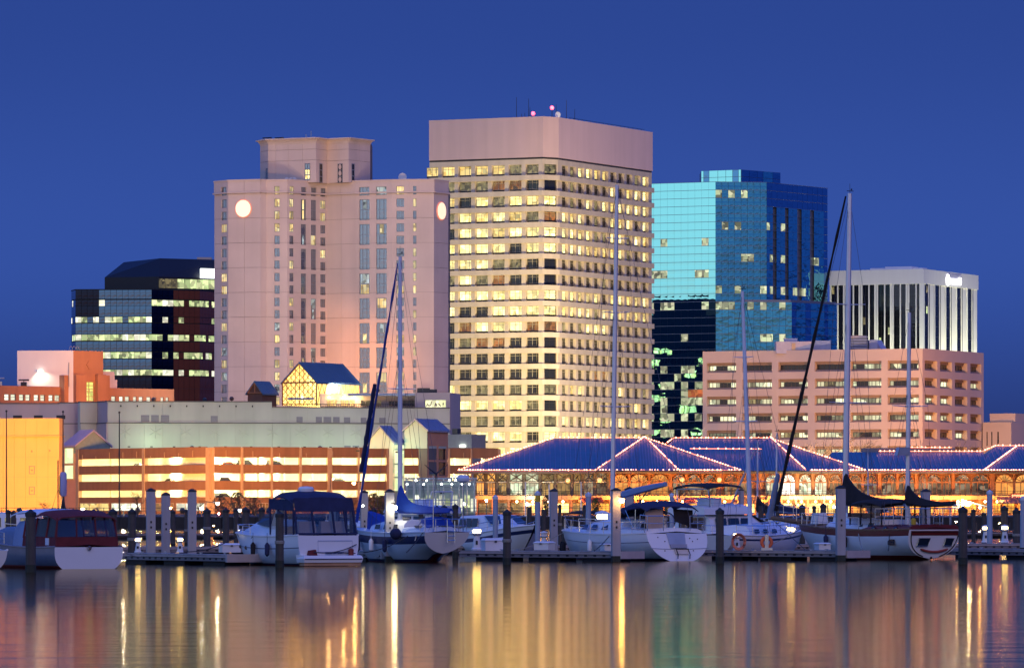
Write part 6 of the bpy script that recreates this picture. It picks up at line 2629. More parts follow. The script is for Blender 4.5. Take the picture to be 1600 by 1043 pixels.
fing(380, 229, 196, 238, 1.6, 'finger dock with two lit dock lights between the burgundy cruiser and the navy canopied cruiser')
fing(622, 243, 540, 252, 1.5, 'short finger dock at the thick grey pile before the sailboat with blue covers')
fing(985, 244, 735, 250, 1.6, 'long finger dock running left from the thick grey pile before the white sailboat')
fing(1338, 248, 1108, 254, 1.6, 'finger dock running left from the thick grey pile at the ketch')
fing(1640, 256, 1480, 262, 1.6, 'finger dock right of the smiling stern')
fing(-60, 268, 1640, 300, 2.2, 'main floating walkway behind the row of moored boats', end=False)
fing(-60, 400, 760, 420, 2.4, 'rear floating walkway before the quay on the left half', end=False, planks=False)
fing(900, 410, 1700, 430, 2.4, 'rear floating walkway before the quay on the right half', end=False, planks=False)

# ------------------------------------------------------------------ dock lights, boxes
M_pedw = mat('pedestal_white', (.70, .70, .72), rough=.4, var=.05)
M_pedlens = glow('pedestal_lens', (1.0, .74, .22), 16.0)


def pedestal(px, ytop, Y, label, lit_=True, z=.48):
    zt = PZ(ytop, Y) - z
    r = thing('dock_light', label, 'dock light', (PX(px, Y), Y, z), 0, 'lighthouse shaped power pedestals on the docks')
    s = zt / 1.02
    mb = MB()
    mb.lathe([(.25 * s, 0), (.25 * s, .06 * s), (.20 * s, .1 * s), (.125 * s, .62 * s), (.21 * s, .68 * s), (.24 * s, .72 * s), (.22 * s, .76 * s)], 0, 0, 8)
    mb.build('body', M_pedw, r)
    mb = MB()
    mb.lathe([(.15 * s, .76 * s), (.19 * s, .84 * s), (.15 * s, .90 * s)], 0, 0, 8)
    mb.build('lens', M_pedlens if lit_ else M_pedw, r)
    mb = MB()
    mb.lathe([(.24 * s, .90 * s), (.21 * s, .96 * s), (.04, zt)], 0, 0, 8)
    mb.build('cap', M_pedw, r)
    mb = MB()
    mb.box(-.05, .05, -.20 * s, -.15 * s, .25 * s, .42 * s)
    mb.build('socket', M_cap, r)
    return r


pedestal(215.5, 838.5, 240, 'lit white dock light left of the three tall grey piles')
pedestal(281.5, 838, 240, 'lit white dock light between the middle and right tall grey piles')
pedestal(745, 822.5, 252, 'lit white dock light right of the broad white sailboat stern')
pedestal(1151.5, 829.5, 251, 'lit white dock light with an orange hose coil under it')
pedestal(1236, 820, 270, 'lit white dock light at the bow of the ketch')
pedestal(1540, 819.5, 305, 'lit white dock light left of the slim blue pile at the right')
pedestal(1570, 819, 303, 'lit white dock light under the dark round topped pile at the right')
pedestal(850, 829, 262, 'unlit white dock light behind the dock box with a hipped lid', False)
pedestal(941, 797, 300, 'lit white dock light left of the tall mast', True, .48)


def dockbox(pxa, pxb, ya, Y, label, m=None, z=.48, rot=.3):
    x0, x1 = PX(pxa, Y), PX(pxb, Y)
    w = (x1 - x0) / 1.15
    h = PZ(ya, Y) - z
    r = thing('dock_box', label, 'dock box', ((x0 + x1) / 2, Y, z), rot, 'storage boxes on the docks')
    mb = MB()
    mb.box(-w / 2, w / 2, -.35, .35, 0, h * .78)
    mb.build('body', m or M_pedw, r)
    mb = MB()
    mb.grid([[(-w / 2 - .04, -.39, h * .78), (w / 2 + .04, -.39, h * .78), (w / 2 + .04, .39, h * .78), (-w / 2 - .04, .39, h * .78)], [(-w / 2 - .04, -.39, h * .84), (w / 2 + .04, -.39, h * .84), (w / 2 + .04, .39, h * .84), (-w / 2 - .04, .39, h * .84)], [(-w / 2 + .06, -.25, h), (w / 2 - .06, -.25, h), (w / 2 - .06, .3, h), (-w / 2 + .06, .3, h)]])
    mb.build('lid', m or M_pedw, r)
    mb = MB()
    mb.box(-.06, .06, -.41, -.39, h * .66, h * .8)
    mb.build('latch', M_steel_dark, r)


dockbox(752, 790, 840, 249, 'large white dock box on the dock left of the front timber pile')
dockbox(836, 865, 845, 253, 'white dock box under the unlit dock light', rot=-.5)
dockbox(1274, 1296, 847, 254, 'white dock steps box beside the ketch bow')
dockbox(342, 376, 848, 240, 'pale dock box hidden behind the cruiser bow')
dockbox(940, 954, 848, 249, 'small white dock cabinet left of the thick pile at the white sailboat')

# life ring stand, hose
r = thing('life_ring', 'orange life ring on a white post at the dock before the white hulled sloop', 'life ring', (PX(1198, 252), 252, .48))
mb = MB()
mb.box(-.09, .09, -.05, .05, 0, PZ(835, 252) - .48)
mb.box(-.28, .28, -.12, .12, 0, .12)
mb.build('post', mat('cream_post', (.62, .58, .45), rough=.6, var=.05), r)
zc = PZ(846.5, 252) - .48
mb = MB()
secs = []
for i in range(20):
    t = 2 * PI * i / 20
    secs.append([((.24 + .085 * math.cos(q)) * math.cos(t), .13 + .07 * math.sin(q), zc + (.24 + .085 * math.cos(q)) * math.sin(t)) for q in [2 * PI * k / 8 for k in range(8)]])
secs.append(secs[0])
mb.grid(secs, cap=False)
mb.build('ring', mat('ring_orange', (.62, .12, .04), rough=.5, var=.06), r, smooth=True)
for dx, side in ((0, 0),):
    pass
r = thing('hose_coil', 'orange hose coiled on the lit dock light before the white sloop', 'hose', (PX(1153.5, 251), 250.6, .48))
mb = MB()
for k in range(4):
    rad = .26 + .03 * k
    t = [2 * PI * i / 16 for i in range(17)]
    mb.tube([(rad * math.cos(a), -.05 * k, .42 + rad * 1.15 * math.sin(a)) for a in t], .025, 5)
mb.build('coil', mat('hose_orange', (.62, .20, .12), rough=.6, var=.1), r, smooth=True)

# lamps hung on piles
for px, py, Y, col, lens, e, rad, lb in ((616.5, 792, 242.0, (1, .92, .6), M_whitelens, 60, .12, 'bright white lamp on the right side of the thick grey pile by the blue sailboat'), (971.5, 781.5, 243.2, (1, .5, .14), M_sodlens, 75, .12, 'orange lamp on the right side of the thick grey pile by the white sailboat'), (567, 789.5, 261, (1, .95, .85), M_whitelens, 8, .05, 'small white lamp on the grey pile behind the blue sailboat bow')):
    w = WP(px, py, Y - .3)
    r = thing('pile_lamp', lb, 'lamp', w, 0, 'lamps on piles')
    mb = MB()
    mb.ball((0, 0, 0), rad, 10, 6)
    mb.build('globe', glow('pile_' + lens.name, col, 70), r, smooth=True)
    mb = MB()
    mb.tube([(-rad * 1.3, .12, rad * 1.6), (0, 0, rad * 1.6), (0, 0, rad * .8)], .025, 5)
    mb.lathe([(rad * .8, rad * .7), (.03, rad * 1.4)], 0, 0, 8)
    mb.build('bracket', M_steel_dark, r)

# ------------------------------------------------------------------ boats
M_gel = mat('white_gelcoat', (.74, .75, .78), rough=.22, var=.03, scale=.8)
M_gelb = mat('pale_blue_gelcoat', (.55, .62, .74), rough=.25, var=.03)
M_navy = mat('navy_canvas', (.018, .024, .075), rough=.85, var=.15, scale=3, bump=.15, bscale=8)
M_blue = mat('royal_blue_canvas', (.012, .05, .32), rough=.85, var=.15, scale=2.5, bump=.25, bscale=5)
M_burg = mat('burgundy_canvas', (.13, .018, .022), rough=.85, var=.15, scale=3, bump=.15, bscale=8)
M_black = mat('black_canvas', (.018, .014, .016), rough=.9, var=.2, scale=2.5, bump=.3, bscale=5)
M_boot = mat('boot_stripe_navy', (.02, .03, .10), rough=.3, var=.05)
M_redp = mat('boot_red', (.20, .03, .025), rough=.5, var=.1)
M_dred = mat('bulwark_red', (.14, .018, .016), rough=.35, var=.08)
M_alu = mat('mast_aluminium', (.58, .58, .66), rough=.35, metal=.55, var=.04)
M_spar = mat('mast_white', (.62, .64, .72), rough=.35, var=.03)
M_ss = mat('stainless', (.62, .62, .66), rough=.2, metal=.9, var=0)
M_teak = mat('teak', (.22, .11, .05), rough=.6, var=.2, scale=4)
M_wire = mat('rigging_wire', (.10, .10, .12), rough=.5, metal=.4, var=0)
M_tint = mat('tinted_boat_window', (.012, .02, .04), rough=.06, var=0, spec=.7)


def _vinyl():
    m, nt, N, L, B = _new('clear_vinyl')
    tr = N.new('ShaderNodeBsdfTransparent')
    tr.inputs[0].default_value = (.86, .84, .80, 1)
    gl = N.new('ShaderNodeBsdfGlossy')
    gl.inputs['Roughness'].default_value = .12
    gl.inputs['Color'].default_value = (.8, .8, .85, 1)
    mx = N.new('ShaderNodeMixShader')
    mx.inputs[0].default_value = .05
    L.new(tr.outputs[0], mx.inputs[1])
    L.new(gl.outputs[0], mx.inputs[2])
    L.new(mx.outputs[0], N['Material Output'].inputs[0])
    MATS['clear_vinyl'] = m
    return m


M_vinyl = _vinyl()


class Hull:
    """lofted hull; bow towards +y, stern at y=0, z=0 the waterline"""

    def __init__(s, L, B, sb, zs, zb, keel0=-.35, p=2.4, q=2.0, rake=.9, srake=.25, full=.9, nst=15, nl=13):
        s.L, s.B, s.sb, s.zs, s.zb, s.k0, s.p, s.q, s.rake, s.srake, s.full, s.nst, s.nl = L, B, sb, zs, zb, keel0, p, q, rake, srake, full, nst, nl

    def half(s, t):
        m = .42
        if t < m:
            k = t / m
            f = s.sb + (1 - s.sb) * math.sin(k * PI / 2)
        else:
            k = (t - m) / (1 - m)
            f = max(0.0, 1 - k ** 2.1) ** s.full
        return s.B / 2 * f

    def sheer(s, t):
        return s.zs + (s.zb - s.zs) * (max(0, t - .08) ** 1.8) - .07 * math.sin(PI * min(1, t * 1.3))

    def keel(s, t):
        k = min(1, t / .30)
        return s.k0 + (-.40 - s.k0) * (k * k * (3 - 2 * k))

    def pt(s, t, v, side):
        b = s.half(t)
        zs_, zk = s.sheer(t), s.keel(t)
        # v runs 0 at the sheer to 1 at the keel
        x = b * max(0.0, 1 - v ** s.p) ** (1 / s.q)
        z = zs_ + (zk - zs_) * v
        fl = max(0, (t - .55) / .45)
        x *= 1 - .5 * fl * fl * min(1, v * 1.3)
        y = t * s.L - s.rake * (v ** 1.2) * fl ** 2 * 1.3 + s.srake * v * (1 - min(1, t * 4)) * (1)
        return Vector((side * x, y, z))

    def build(s, parent, m_hull, m_boot, m_bot, stripe=None, m_stripe=None, transom=None, deck=None, boot=(.16, .03)):
        ts = [i / s.nst for i in range(s.nst + 1)]
        ts[-1] = .995
        mb = MB()
        mats = [m_hull, m_boot, m_bot, m_stripe or m_hull]

        def rows(t):
            zs_, zk = s.sheer(t), s.keel(t)
            out = [0.0]
            lv = []
            if stripe:
                lv += [zs_ - stripe[0], zs_ - stripe[1]]
            lv += [max(boot[0], zk + .05), max(boot[1], zk + .03), zk + .02 if zk > boot[1] else -.1]
            vs = [(zs_ - z) / (zs_ - zk) for z in lv]
            vs = [min(.985, max(.01 * (i + 1), v)) for i, v in enumerate(vs)]
            return vs
        nb = len(rows(.5))
        segs = []
        prev = 0.0

        def vlist(t):
            vs = rows(t)
            for i in range(1, len(vs)):
                vs[i] = max(vs[i], vs[i - 1] + .002)
            full = [0.0]
            for i, v in enumerate(vs):
                n = 2 if i < len(vs) - 1 else 1
                a = full[-1]
                n = 4 if v - a > .3 else 2
                n = 3
                full += [a + (v - a) * (k + 1) / n for k in range(n)]
            a = full[-1]
            full += [a + (1 - a) * (k + 1) / 3 for k in range(3)]
            return full
        nrow = len(vlist(.5))
        for side in (1, -1):
            base = len(mb.v)
            for t in ts:
                for v in vlist(t):
                    mb.v.append(tuple(s.pt(t, v, side)))
            for i in range(len(ts) - 1):
                for j in range(nrow - 1):
                    a = base + i * nrow + j
                    band = j // 3
                    if stripe:
                        mi = [0, 3, 0, 1, 2, 2][min(band, 5)]
                    else:
                        mi = [0, 1, 2, 2][min(band, 3)]
                    q = (a, a + 1, a + nrow + 1, a + nrow)
                    mb.f.append(q if side < 0 else q[::-1])
                    mb.m.append(mi)
        o = mb.build('hull', mats, parent, smooth=True)
        # transom
        vs = [i / 14 for i in range(15)]
        ring = [s.pt(0, v, -1) for v in vs] + [s.pt(0, v, 1) for v in reversed(vs[:-1])]
        mb = MB()
        mb.face(ring)
        s.tr = mb.build('transom', transom or m_hull, parent)
        # deck with camber, gunwale
        mb = MB()
        for a, b in zip(ts, ts[1:]):
            pa, pb = s.pt(a, 0, 1), s.pt(b, 0, 1)
            za, zb_ = pa.z + .03 * s.B, pb.z + .03 * s.B
            mb.face([(pa.x, pa.y, pa.z - .01), (pb.x, pb.y, pb.z - .01), (0, pb.y, zb_), (0, pa.y, za)])
            mb.face([(0, pa.y, za), (0, pb.y, zb_), (-pb.x, pb.y, pb.z - .01), (-pa.x, pa.y, pa.z - .01)])
        mb.build('deck', deck or m_hull, parent, smooth=True)
        for sd in (1, -1):
            mb = MB()
            mb.tube([s.pt(t, 0, sd) + Vector((0, 0, .02)) for t in ts], .045, 5)
            mb.build('toe_rail', M_teak if deck is M_teak else m_hull, parent, smooth=True)
        return o

    def transom_pt(s, fx, fz, off=-.02):
        """point on the transom plane: fx -1..1 of half beam, fz 0 at the sheer to 1 at the bottom"""
        p = s.pt(0, fz, 1)
        b = s.half(0)
        return Vector((fx * b, p.y + off, p.z))


def boat(name, label, cat, px, Y, rot, group='boats moored in the marina'):
    return thing(name, label, cat, (PX(px, Y), Y, 0), R(rot), group)


def rail(parent, pts, h, m=None, name='guard_rail', double=True, r=.018):
    mb = MB()
    top = [p + Vector((0, 0, h)) for p in pts]
    mb.tube(top, r, 5)
    if double:
        mb.tube([p + Vector((0, 0, h * .5)) for p in pts], r * .6, 4)
    for p in pts:
        mb.tube([p, p + Vector((0, 0, h))], r, 5)
    return mb.build(name, m or M_ss, parent)


def rope(parent, a, b, sag, m=None, name='mooring_line', r=.022, n=10):
    a, b = Vector(a), Vector(b)
    mb = MB()
    mb.tube([a.lerp(b, i / n) - Vector((0, 0, sag * 4 * (i / n) * (1 - i / n))) for i in range(n + 1)], r, 5)
    return mb.build(name, m or M_rope_d, parent, smooth=True)


def canopy(parent, xs, ys, z0, z1, m, name, crown=.15, nseg=6, thick=.04):
    """curved canvas roof over x half width xs, from ys[0] to ys[1]"""
    mb = MB()
    secs = []
    for i in range(nseg + 1):
        k = i / nseg
        y = ys[0] + (ys[1] - ys[0]) * k
        zc = z0 + (z1 - z0) * k + crown * math.sin(PI * k)
        prof = [(-xs, zc - crown), (-xs * .85, zc - crown * .25), (-xs * .4, zc), (0, zc + crown * .1), (xs * .4, zc), (xs * .85, zc - crown * .25), (xs, zc - crown)]
        secs.append([(x, y, z) for x, z in prof] + [(x, y, z - thick) for x, z in reversed(prof)])
    mb.grid(secs)
    return mb.build(name, m, parent, smooth=True)


def mast(parent, y, z0, h, r, m, lean=(0, 0), spreaders=(.4, .68), sw=.9, hull=None, wires=True, bow=None, aft=None):
    top = Vector((lean[0], y + lean[1], z0 + h))
    mb = MB()
    mb.tube([(0, y, z0 - .3), (lean[0] * .5, y + lean[1] * .5, z0 + h * .5), top], [r, r * .95, r * .7], 8)
    o = mb.build('mast', m, parent, smooth=True)
    for k in spreaders:
        c = Vector((lean[0] * k, y + lean[1] * k, z0 + h * k))
        mb = MB()
        mb.tube([c + Vector((-sw * (1.25 - k * .6), -.15, .03)), c, c + Vector((sw * (1.25 - k * .6), -.15, .03))], [.018, .035, .018], 5)
        mb.build('spreader', m, o)
    mb = MB()
    mb.tube([top, top + Vector((0, 0, .5))], .012, 4)
    mb.tube([top + Vector((-.18, 0, .12)), top + Vector((.22, 0, .12))], .018, 4)
    mb.ball(top + Vector((.1, 0, .2)), .05, 6, 4)
    mb.build('masthead_gear', M_steel_dark, o)
    if wires:
        mb = MB()
        for s in (1, -1):
            for k, yy in ((1.0, y - .05), (.66, y + .45), (.66, y - .5)):
                foot = Vector((s * (hull or 1.4), yy, z0 - .3))
                c = Vector((lean[0] * k, y + lean[1] * k, z0 + h * k * .985))
                if k == 1.0:
                    j = spreaders[-1] if spreaders else .6
                    mid = Vector((lean[0] * j + s * sw * (1.25 - j * .6), y - .15, z0 + h * j))
                    mb.tube([foot, mid, c], .011, 3)
                else:
                    mb.tube([foot, c], .011, 3)
        if bow is not None:
            mb.tube([bow, top], .012, 3)
        if aft is not None:
            mb.tube([aft, top], .012, 3)
        mb.build('rigging', M_wire, o)
    return o, top


def furled(parent, a, b, r0, r1, m, name='furled_jib', bulge=(.05, .55)):
    a, b = Vector(a), Vector(b)
    mb = MB()
    n = 16
    pts, rr = [], []
    for i in range(n + 1):
        k = i / n
        pts.append(a.lerp(b, k))
        rr.append(r0 + (r1 - r0) * k + .02 * math.sin(k * 37))
    mb.tube(pts, rr, 6)
    return mb.build(name, m, parent, smooth=True)


def boomcover(parent, y_mast, y_end, zb, z_mast, m, droop=.15, w=.22, hump=.55, name='sail_cover', decay=7.5):
    """mainsail cover: stands tall at the mast and drops on to the boom"""
    mb = MB()
    n = 14
    secs = []
    for i in range(n + 1):
        k = i / n
        y = y_mast + (y_end - y_mast) * k
        top = zb + (z_mast - zb) * math.exp(-k * decay) + hump * (1 - .55 * k)
        bot = zb - droop * math.sin(PI * min(1, k * 1.05)) - .05
        ww = w * (1 - .45 * k)
        top = max(top, bot + .22)
        h = top - bot
        secs.append([(-.05, y, top), (.05, y, top), (ww * .75, y, bot + h * .55), (ww, y, bot + h * .18), (ww * .4, y, bot), (-ww * .4, y, bot), (-ww, y, bot + h * .18), (-ww * .75, y, bot + h * .55)])
    mb.grid(secs)
    return mb.build(name, m, parent, smooth=True)


def fender(parent, x, y, zt, m=None):
    mb = MB()
    mb.lathe([(.03, zt - .7), (.11, zt - .62), (.12, zt - .2), (.04, zt - .08)], x, y, 8)
    mb.tube([(x, y, zt - .1), (x, y, zt + .35)], .012, 4)
    return mb.build('fender', m or M_navy, parent, smooth=True)


def cabin(parent, secs, m, name='cabin', **k):
    """secs: (y, half width bottom, half width top, z bottom, z top)"""
    mb = MB()
    out = []
    for y, wb, wt, z0, z1 in secs:
        h = z1 - z0
        out.append([(-wb, y, z0), (-wt - (wb - wt) * .25, y, z0 + h * .75), (-wt * .86, y, z1), (0, y, z1 + .05), (wt * .86, y, z1), (wt + (wb - wt) * .25, y, z0 + h * .75), (wb, y, z0)])
    mb.grid(out)
    return mb.build(name, m, parent, smooth=True, **k)


def panel(parent, pts, m, name, th=.03):
    """thin sheet with thickness along its normal"""
    P = [Vector(p) for p in pts]
    n = (P[1] - P[0]).cross(P[2] - P[0]).normalized() * th
    mb = MB()
    mb.grid([P, [p + n for p in P]])
    return mb.build(name, m, parent)


ROT = 29.0


def boat_burgundy():
    Y = 216
    r = boat('motor_cruiser', 'old white motor cruiser with a burgundy cockpit enclosure at the far left', 'motor boat', 139, Y, ROT)
    H = Hull(10.5, 3.5, .9, .92, 1.5, keel0=-.3, p=3.6, q=1.7, rake=1.2, srake=.05)
    H.build(r, mat('slate_shadow_gelcoat', (.15, .165, .23), rough=.25, var=.08), M_redp, M_redp, transom=M_gel, boot=(.13, .02))  # shadow on the hull side put into a dark slate colour
    # grey-blue topsides aft of the trunk, cabin trunk
    cabin(r, [(4.2, 1.35, 1.2, .85, 1.75), (6.5, 1.25, 1.1, .9, 1.75), (8.6, .8, .6, 1.1, 1.55)], MATS['slate_shadow_gelcoat'], 'trunk_cabin')
    cabin(r, [(3.6, 1.42, 1.25, .85, 2.05), (5.0, 1.35, 1.15, .9, 2.0), (5.6, 1.2, .9, .95, 1.75)], mat('wheelhouse_blue', (.26, .30, .42), rough=.3, var=.06), 'wheelhouse')
    # enclosure
    for s in (-1, 1):
        panel(r, [(s * 1.45, .25, .95), (s * 1.45, 3.7, .95), (s * 1.40, 3.7, 1.38), (s * 1.40, .25, 1.33)], M_burg, 'side_curtain')
        q = [(.3, 1.2), (1.3, 2.4), (2.5, 3.6)]
        for a, b in q:
            panel(r, [(s * 1.40, a + .05, 1.36), (s * 1.40, b - .05, 1.38), (s * 1.25, b - .1, 2.12), (s * 1.25, a + .12, 2.05)], M_vinyl, 'curtain_window', .01)
        for y in (.28, 1.25, 2.45, 3.62):
            mb = MB()
            mb.tube([(s * 1.42, y, 1.3), (s * 1.27, y + (.1 if y < 1 else 0), 2.15)], .045, 5)
            mb.build('curtain_seam', M_burg, r)
    panel(r, [(-1.45, .22, .95), (1.45, .22, .95), (1.40, .22, 1.35), (-1.40, .22, 1.35)], M_burg, 'aft_curtain')
    for a, b in ((-1.36, -.5), (-.44, .42), (.48, 1.36)):
        panel(r, [(a, .21, 1.36), (b, .21, 1.36), (b * .93, .33, 2.05), (a * .93, .33, 2.05)], M_vinyl, 'curtain_window', .01)
    for x in (-1.42, -.47, .45, 1.42):
        mb = MB()
        mb.tube([(x, .2, .98), (x * .93, .32, 2.12)], .04, 5)
        mb.build('curtain_seam', M_burg, r)
    canopy(r, 1.38, (.2, 2.6), 2.22, 2.36, M_burg, 'canvas_top', .2)
    canopy(r, 1.36, (2.4, 5.2), 2.42, 2.36, M_gel, 'hard_top', .14)
    for a, b in ((-.95, -.2), (.2, .95)):
        panel(r, [(a, 4.0, 1.4), (b, 4.0, 1.4), (b * .95, 4.2, 2.1), (a * .95, 4.2, 2.1)], M_tint, 'bulkhead_window')
    mb = MB()
    mb.lathe([(.07, H.sheer(0) - .12), (.12, H.sheer(0) + .0), (.02, H.sheer(0) + .06)], 0, -.04, 8)
    mb.build('stern_fitting', M_ss, r)
    rail(r, [H.pt(t, 0, 1) * .97 for t in (.5, .62, .74, .86, .95)], .55)
    rail(r, [H.pt(t, 0, -1) * .97 for t in (.5, .62, .74, .86, .95)], .55)
    mb = MB()
    mb.tube([(0, 3.2, 2.45), (0, 3.2, 4.6)], .03, 5)
    mb.tube([(-.35, 3.1, 2.45), (0, 3.2, 3.4), (.35, 3.1, 2.45)], .02, 4)
    mb.build('signal_mast', M_steel_dark, r)
    rope(r, (-1.5, 2.0, .9), (-1.7, 4.6, .95), .55)
    rope(r, (1.5, .1, .85), (3.0, 1.3, .5), .1, M_rope_g)
    panel(r, [(-1.46, .9, 1.0), (-1.46, 1.25, 1.0), (-1.46, 1.25, 1.3), (-1.46, .9, 1.3)], M_gelb, 'hatch_board')


def boat_express():
    Y = 226.5
    r = boat('express_cruiser', 'white express cruiser with a navy canopy and a radar dome on its arch', 'motor boat', 513, Y, ROT)
    H = Hull(8.9, 3.15, .95, 1.35, 1.45, keel0=-.3, p=3.4, q=1.6, rake=2.0, srake=-.1, full=.8)
    H.build(r, M_gel, M_boot, M_redp, stripe=(.52, .56), m_stripe=M_boot, boot=(.10, .04))
    # swim platform
    mb = MB()
    mb.grid([[(-1.42, -.48, .16), (1.42, -.48, .16), (1.5, .1, .16), (-1.5, .1, .16)], [(-1.47, -.52, .34), (1.47, -.52, .34), (1.54, .1, .34), (-1.54, .1, .34)], [(-1.42, -.46, .46), (1.42, -.46, .46), (1.55, .1, .5), (-1.55, .1, .5)]])
    mb.build('swim_platform', M_gel, r)
    mb = MB()
    mb.box(-1.4, 1.4, -.42, .05, .02, .155)
    mb.build('platform_underside', mat('rust_strip', (.42, .24, .14), rough=.6, var=.2), r)
    mb = MB()
    mb.box(-1.42, 1.42, -.545, -.522, .30, .335)
    mb.build('rub_strip', M_boot, r)
    # transom door, panel lines, name lettering
    for a, b, c, d in ((-.55, 1.15, .62, 1.12),):
        mb = MB()
        ya = H.transom_pt(0, .3).y
        mb.tube([(a, ya - .05, c), (b, ya - .05, c), (b, ya - .02, d), (a, ya - .02, d), (a, ya - .05, c)], .012, 4)
        mb.build('panel_seam', mat('seam_grey', (.3, .32, .4), rough=.5, var=0), r)
    mb = MB()
    x = -.20
    for w in (.10, .07, .08, .05, .12, .05, .07, .08, .06):
        mb.box(x, x + w, -.03 + H.transom_pt(0, .6).y - .04, H.transom_pt(0, .6).y - .03, .545 + (.01 if w < .07 else 0), .62)
        x += w + .025
    mb.build('name_lettering', M_boot, r)
    # deckhouse
    cabin(r, [(2.6, 1.42, 1.30, 1.25, 1.72), (4.2, 1.35, 1.15, 1.28, 2.02), (5.6, 1.1, .85, 1.30, 1.92), (6.9, .8, .5, 1.35, 1.72), (8.2, .4, .18, 1.4, 1.52)], M_gel, 'trunk_cabin')
    for s in (-1, 1):
        panel(r, [(s * 1.36, 2.9, 1.72), (s * 1.22, 4.7, 1.86), (s * 1.02, 3.9, 2.55), (s * 1.14, 2.9, 2.62)], M_vinyl, 'windshield_side', .012)
        panel(r, [(s * 1.39, 2.95, 1.70), (s * 1.24, 4.65, 1.84), (s * 1.18, 4.2, 2.10), (s * 1.30, 2.95, 2.12)], M_tint, 'side_glass', .014)
        # arch legs
        mb = MB()
        mb.grid([[(s * 1.52, 2.15, 1.35), (s * 1.40, 2.15, 1.35), (s * 1.40, 2.95, 1.35), (s * 1.52, 2.95, 1.35)], [(s * 1.38, 1.55, 2.95), (s * 1.22, 1.55, 2.95), (s * 1.22, 2.1, 2.95), (s * 1.38, 2.1, 2.95)], [(s * 1.2, 1.45, 3.16), (s * 1.0, 1.45, 3.10), (s * 1.0, 1.95, 3.10), (s * 1.2, 1.95, 3.16)]])
        mb.build('arch_leg', M_gel, r, smooth=True)
    mb = MB()
    mb.box(-1.15, 1.15, 1.48, 1.98, 3.10, 3.22)
    mb.build('arch_top', M_gel, r)
    panel(r, [(-1.15, 3.95, 1.9), (1.15, 3.95, 1.9), (.95, 3.2, 2.66), (-.95, 3.2, 2.66)], M_vinyl, 'windshield', .012)
    # canopy and its curtains
    canopy(r, 1.5, (.55, 2.9), 3.02, 3.08, M_navy, 'canopy_top', .26, 8)
    for s in (-1, 1):
        panel(r, [(s * 1.50, .45, 2.42), (s * 1.50, 2.95, 2.5), (s * 1.48, 2.95, 2.98), (s * 1.47, .56, 2.92)], M_navy, 'canopy_valance')
        ys = [.4, 1.15, 1.9, 2.7]
        for a, b in zip(ys, ys[1:]):
            panel(r, [(s * 1.50, a + .06, 1.46), (s * 1.50, b - .06, 1.46), (s * 1.48, b - .06, 2.46), (s * 1.48, a + .14, 2.42)], M_vinyl, 'curtain_window', .01)
        for y in ys:
            mb = MB()
            mb.tube([(s * 1.51, y, 1.38), (s * 1.50, y + .06, 2.5)], .05, 5)
            mb.build('curtain_seam', M_navy, r)
    panel(r, [(-1.45, .42, 2.40), (1.45, .42, 2.40), (1.45, .56, 3.0), (-1.45, .56, 3.0)], M_navy, 'canopy_valance')
    xs = [-1.48, -.62, .42, 1.02, 1.48]
    for a, b in zip(xs, xs[1:]):
        panel(r, [(a + .07, .16, 1.47), (b - .07, .16, 1.47), (b * .97 - .07, .42, 2.42), (a * .97 + .07, .42, 2.42)], M_vinyl, 'curtain_window', .01)
    for x in xs:
        mb = MB()
        mb.tube([(x, .15, 1.36), (x * .97, .43, 2.46)], .055, 5)
        mb.build('curtain_seam', M_navy, r)
    mb = MB()
    mb.tube([(-1.5, .14, 1.42), (1.5, .14, 1.42)], .05, 5)
    mb.build('canopy_hem', M_navy, r)
    # seats seen through the vinyl
    for a, b in ((-1.2, -.3), (-.1, 1.15)):
        mb = MB()
        mb.grid([[(a, .5, 1.3), (b, .5, 1.3), (b, .85, 1.3), (a, .85, 1.3)], [(a + .05, .62, 1.98), (b - .05, .62, 1.98), (b - .05, .82, 1.98), (a + .05, .82, 1.98)]])
        mb.build('seat_back', mat('seat_vinyl', (.42, .43, .50), rough=.5, var=.08), r)
    mb = MB()
    mb.lathe([(.10, 3.2), (.10, 3.27), (.34, 3.29), (.36, 3.42), (.30, 3.5), (.05, 3.53)], -.25, 1.7, 14)
    mb.build('radar_dome', M_gel, r, smooth=True)
    mb = MB()
    mb.tube([(.95, 1.7, 3.2), (1.0, 1.7, 4.1)], .014, 4)
    mb.build('whip_aerial', M_steel_dark, r)
    for t, z in ((.77, 1.0), (.60, .98)):
        p = H.pt(t, .32, -1)
        mb = MB()
        mb.ball(p + Vector((.02, 0, 0)), .1, 8, 5)
        mb.build('porthole', M_tint, r)
    p0, p1 = H.pt(.86, .52, -1), H.pt(.62, .52, -1)
    mb = MB()
    mb.tube([p0 + Vector((-.03, 0, 0)), p1 + Vector((-.03, 0, 0))], .03, 4)
    mb.build('hull_vent', M_boot, r)
    pts = [H.pt(t, 0, sd) * .98 for sd, tt in ((-1, (.55, .68, .8, .9)), (1, (.97, .9, .8, .68, .55))) for t in tt]
    rail(r, pts, .42)
    rope(r, H.pt(.78, .0, -1), H.pt(.50, .02, -1), .35)
    rope(r, (-1.5, .6, 1.3), (1.2, -.3, .55), .18)
    rope(r, (1.35, -.1, .95), (-.9, -.4, .62), .16)
    rope(r, H.pt(.97, 0, 0), (-4.0, 6.5, .6), .25)
    clutter(r, H, 3, ((.3, -1), (.46, -1), (.3, 1)), ((.3, 7.2, 1.75), (-.9, -.2, .47), (1.0, -.25, .47)))


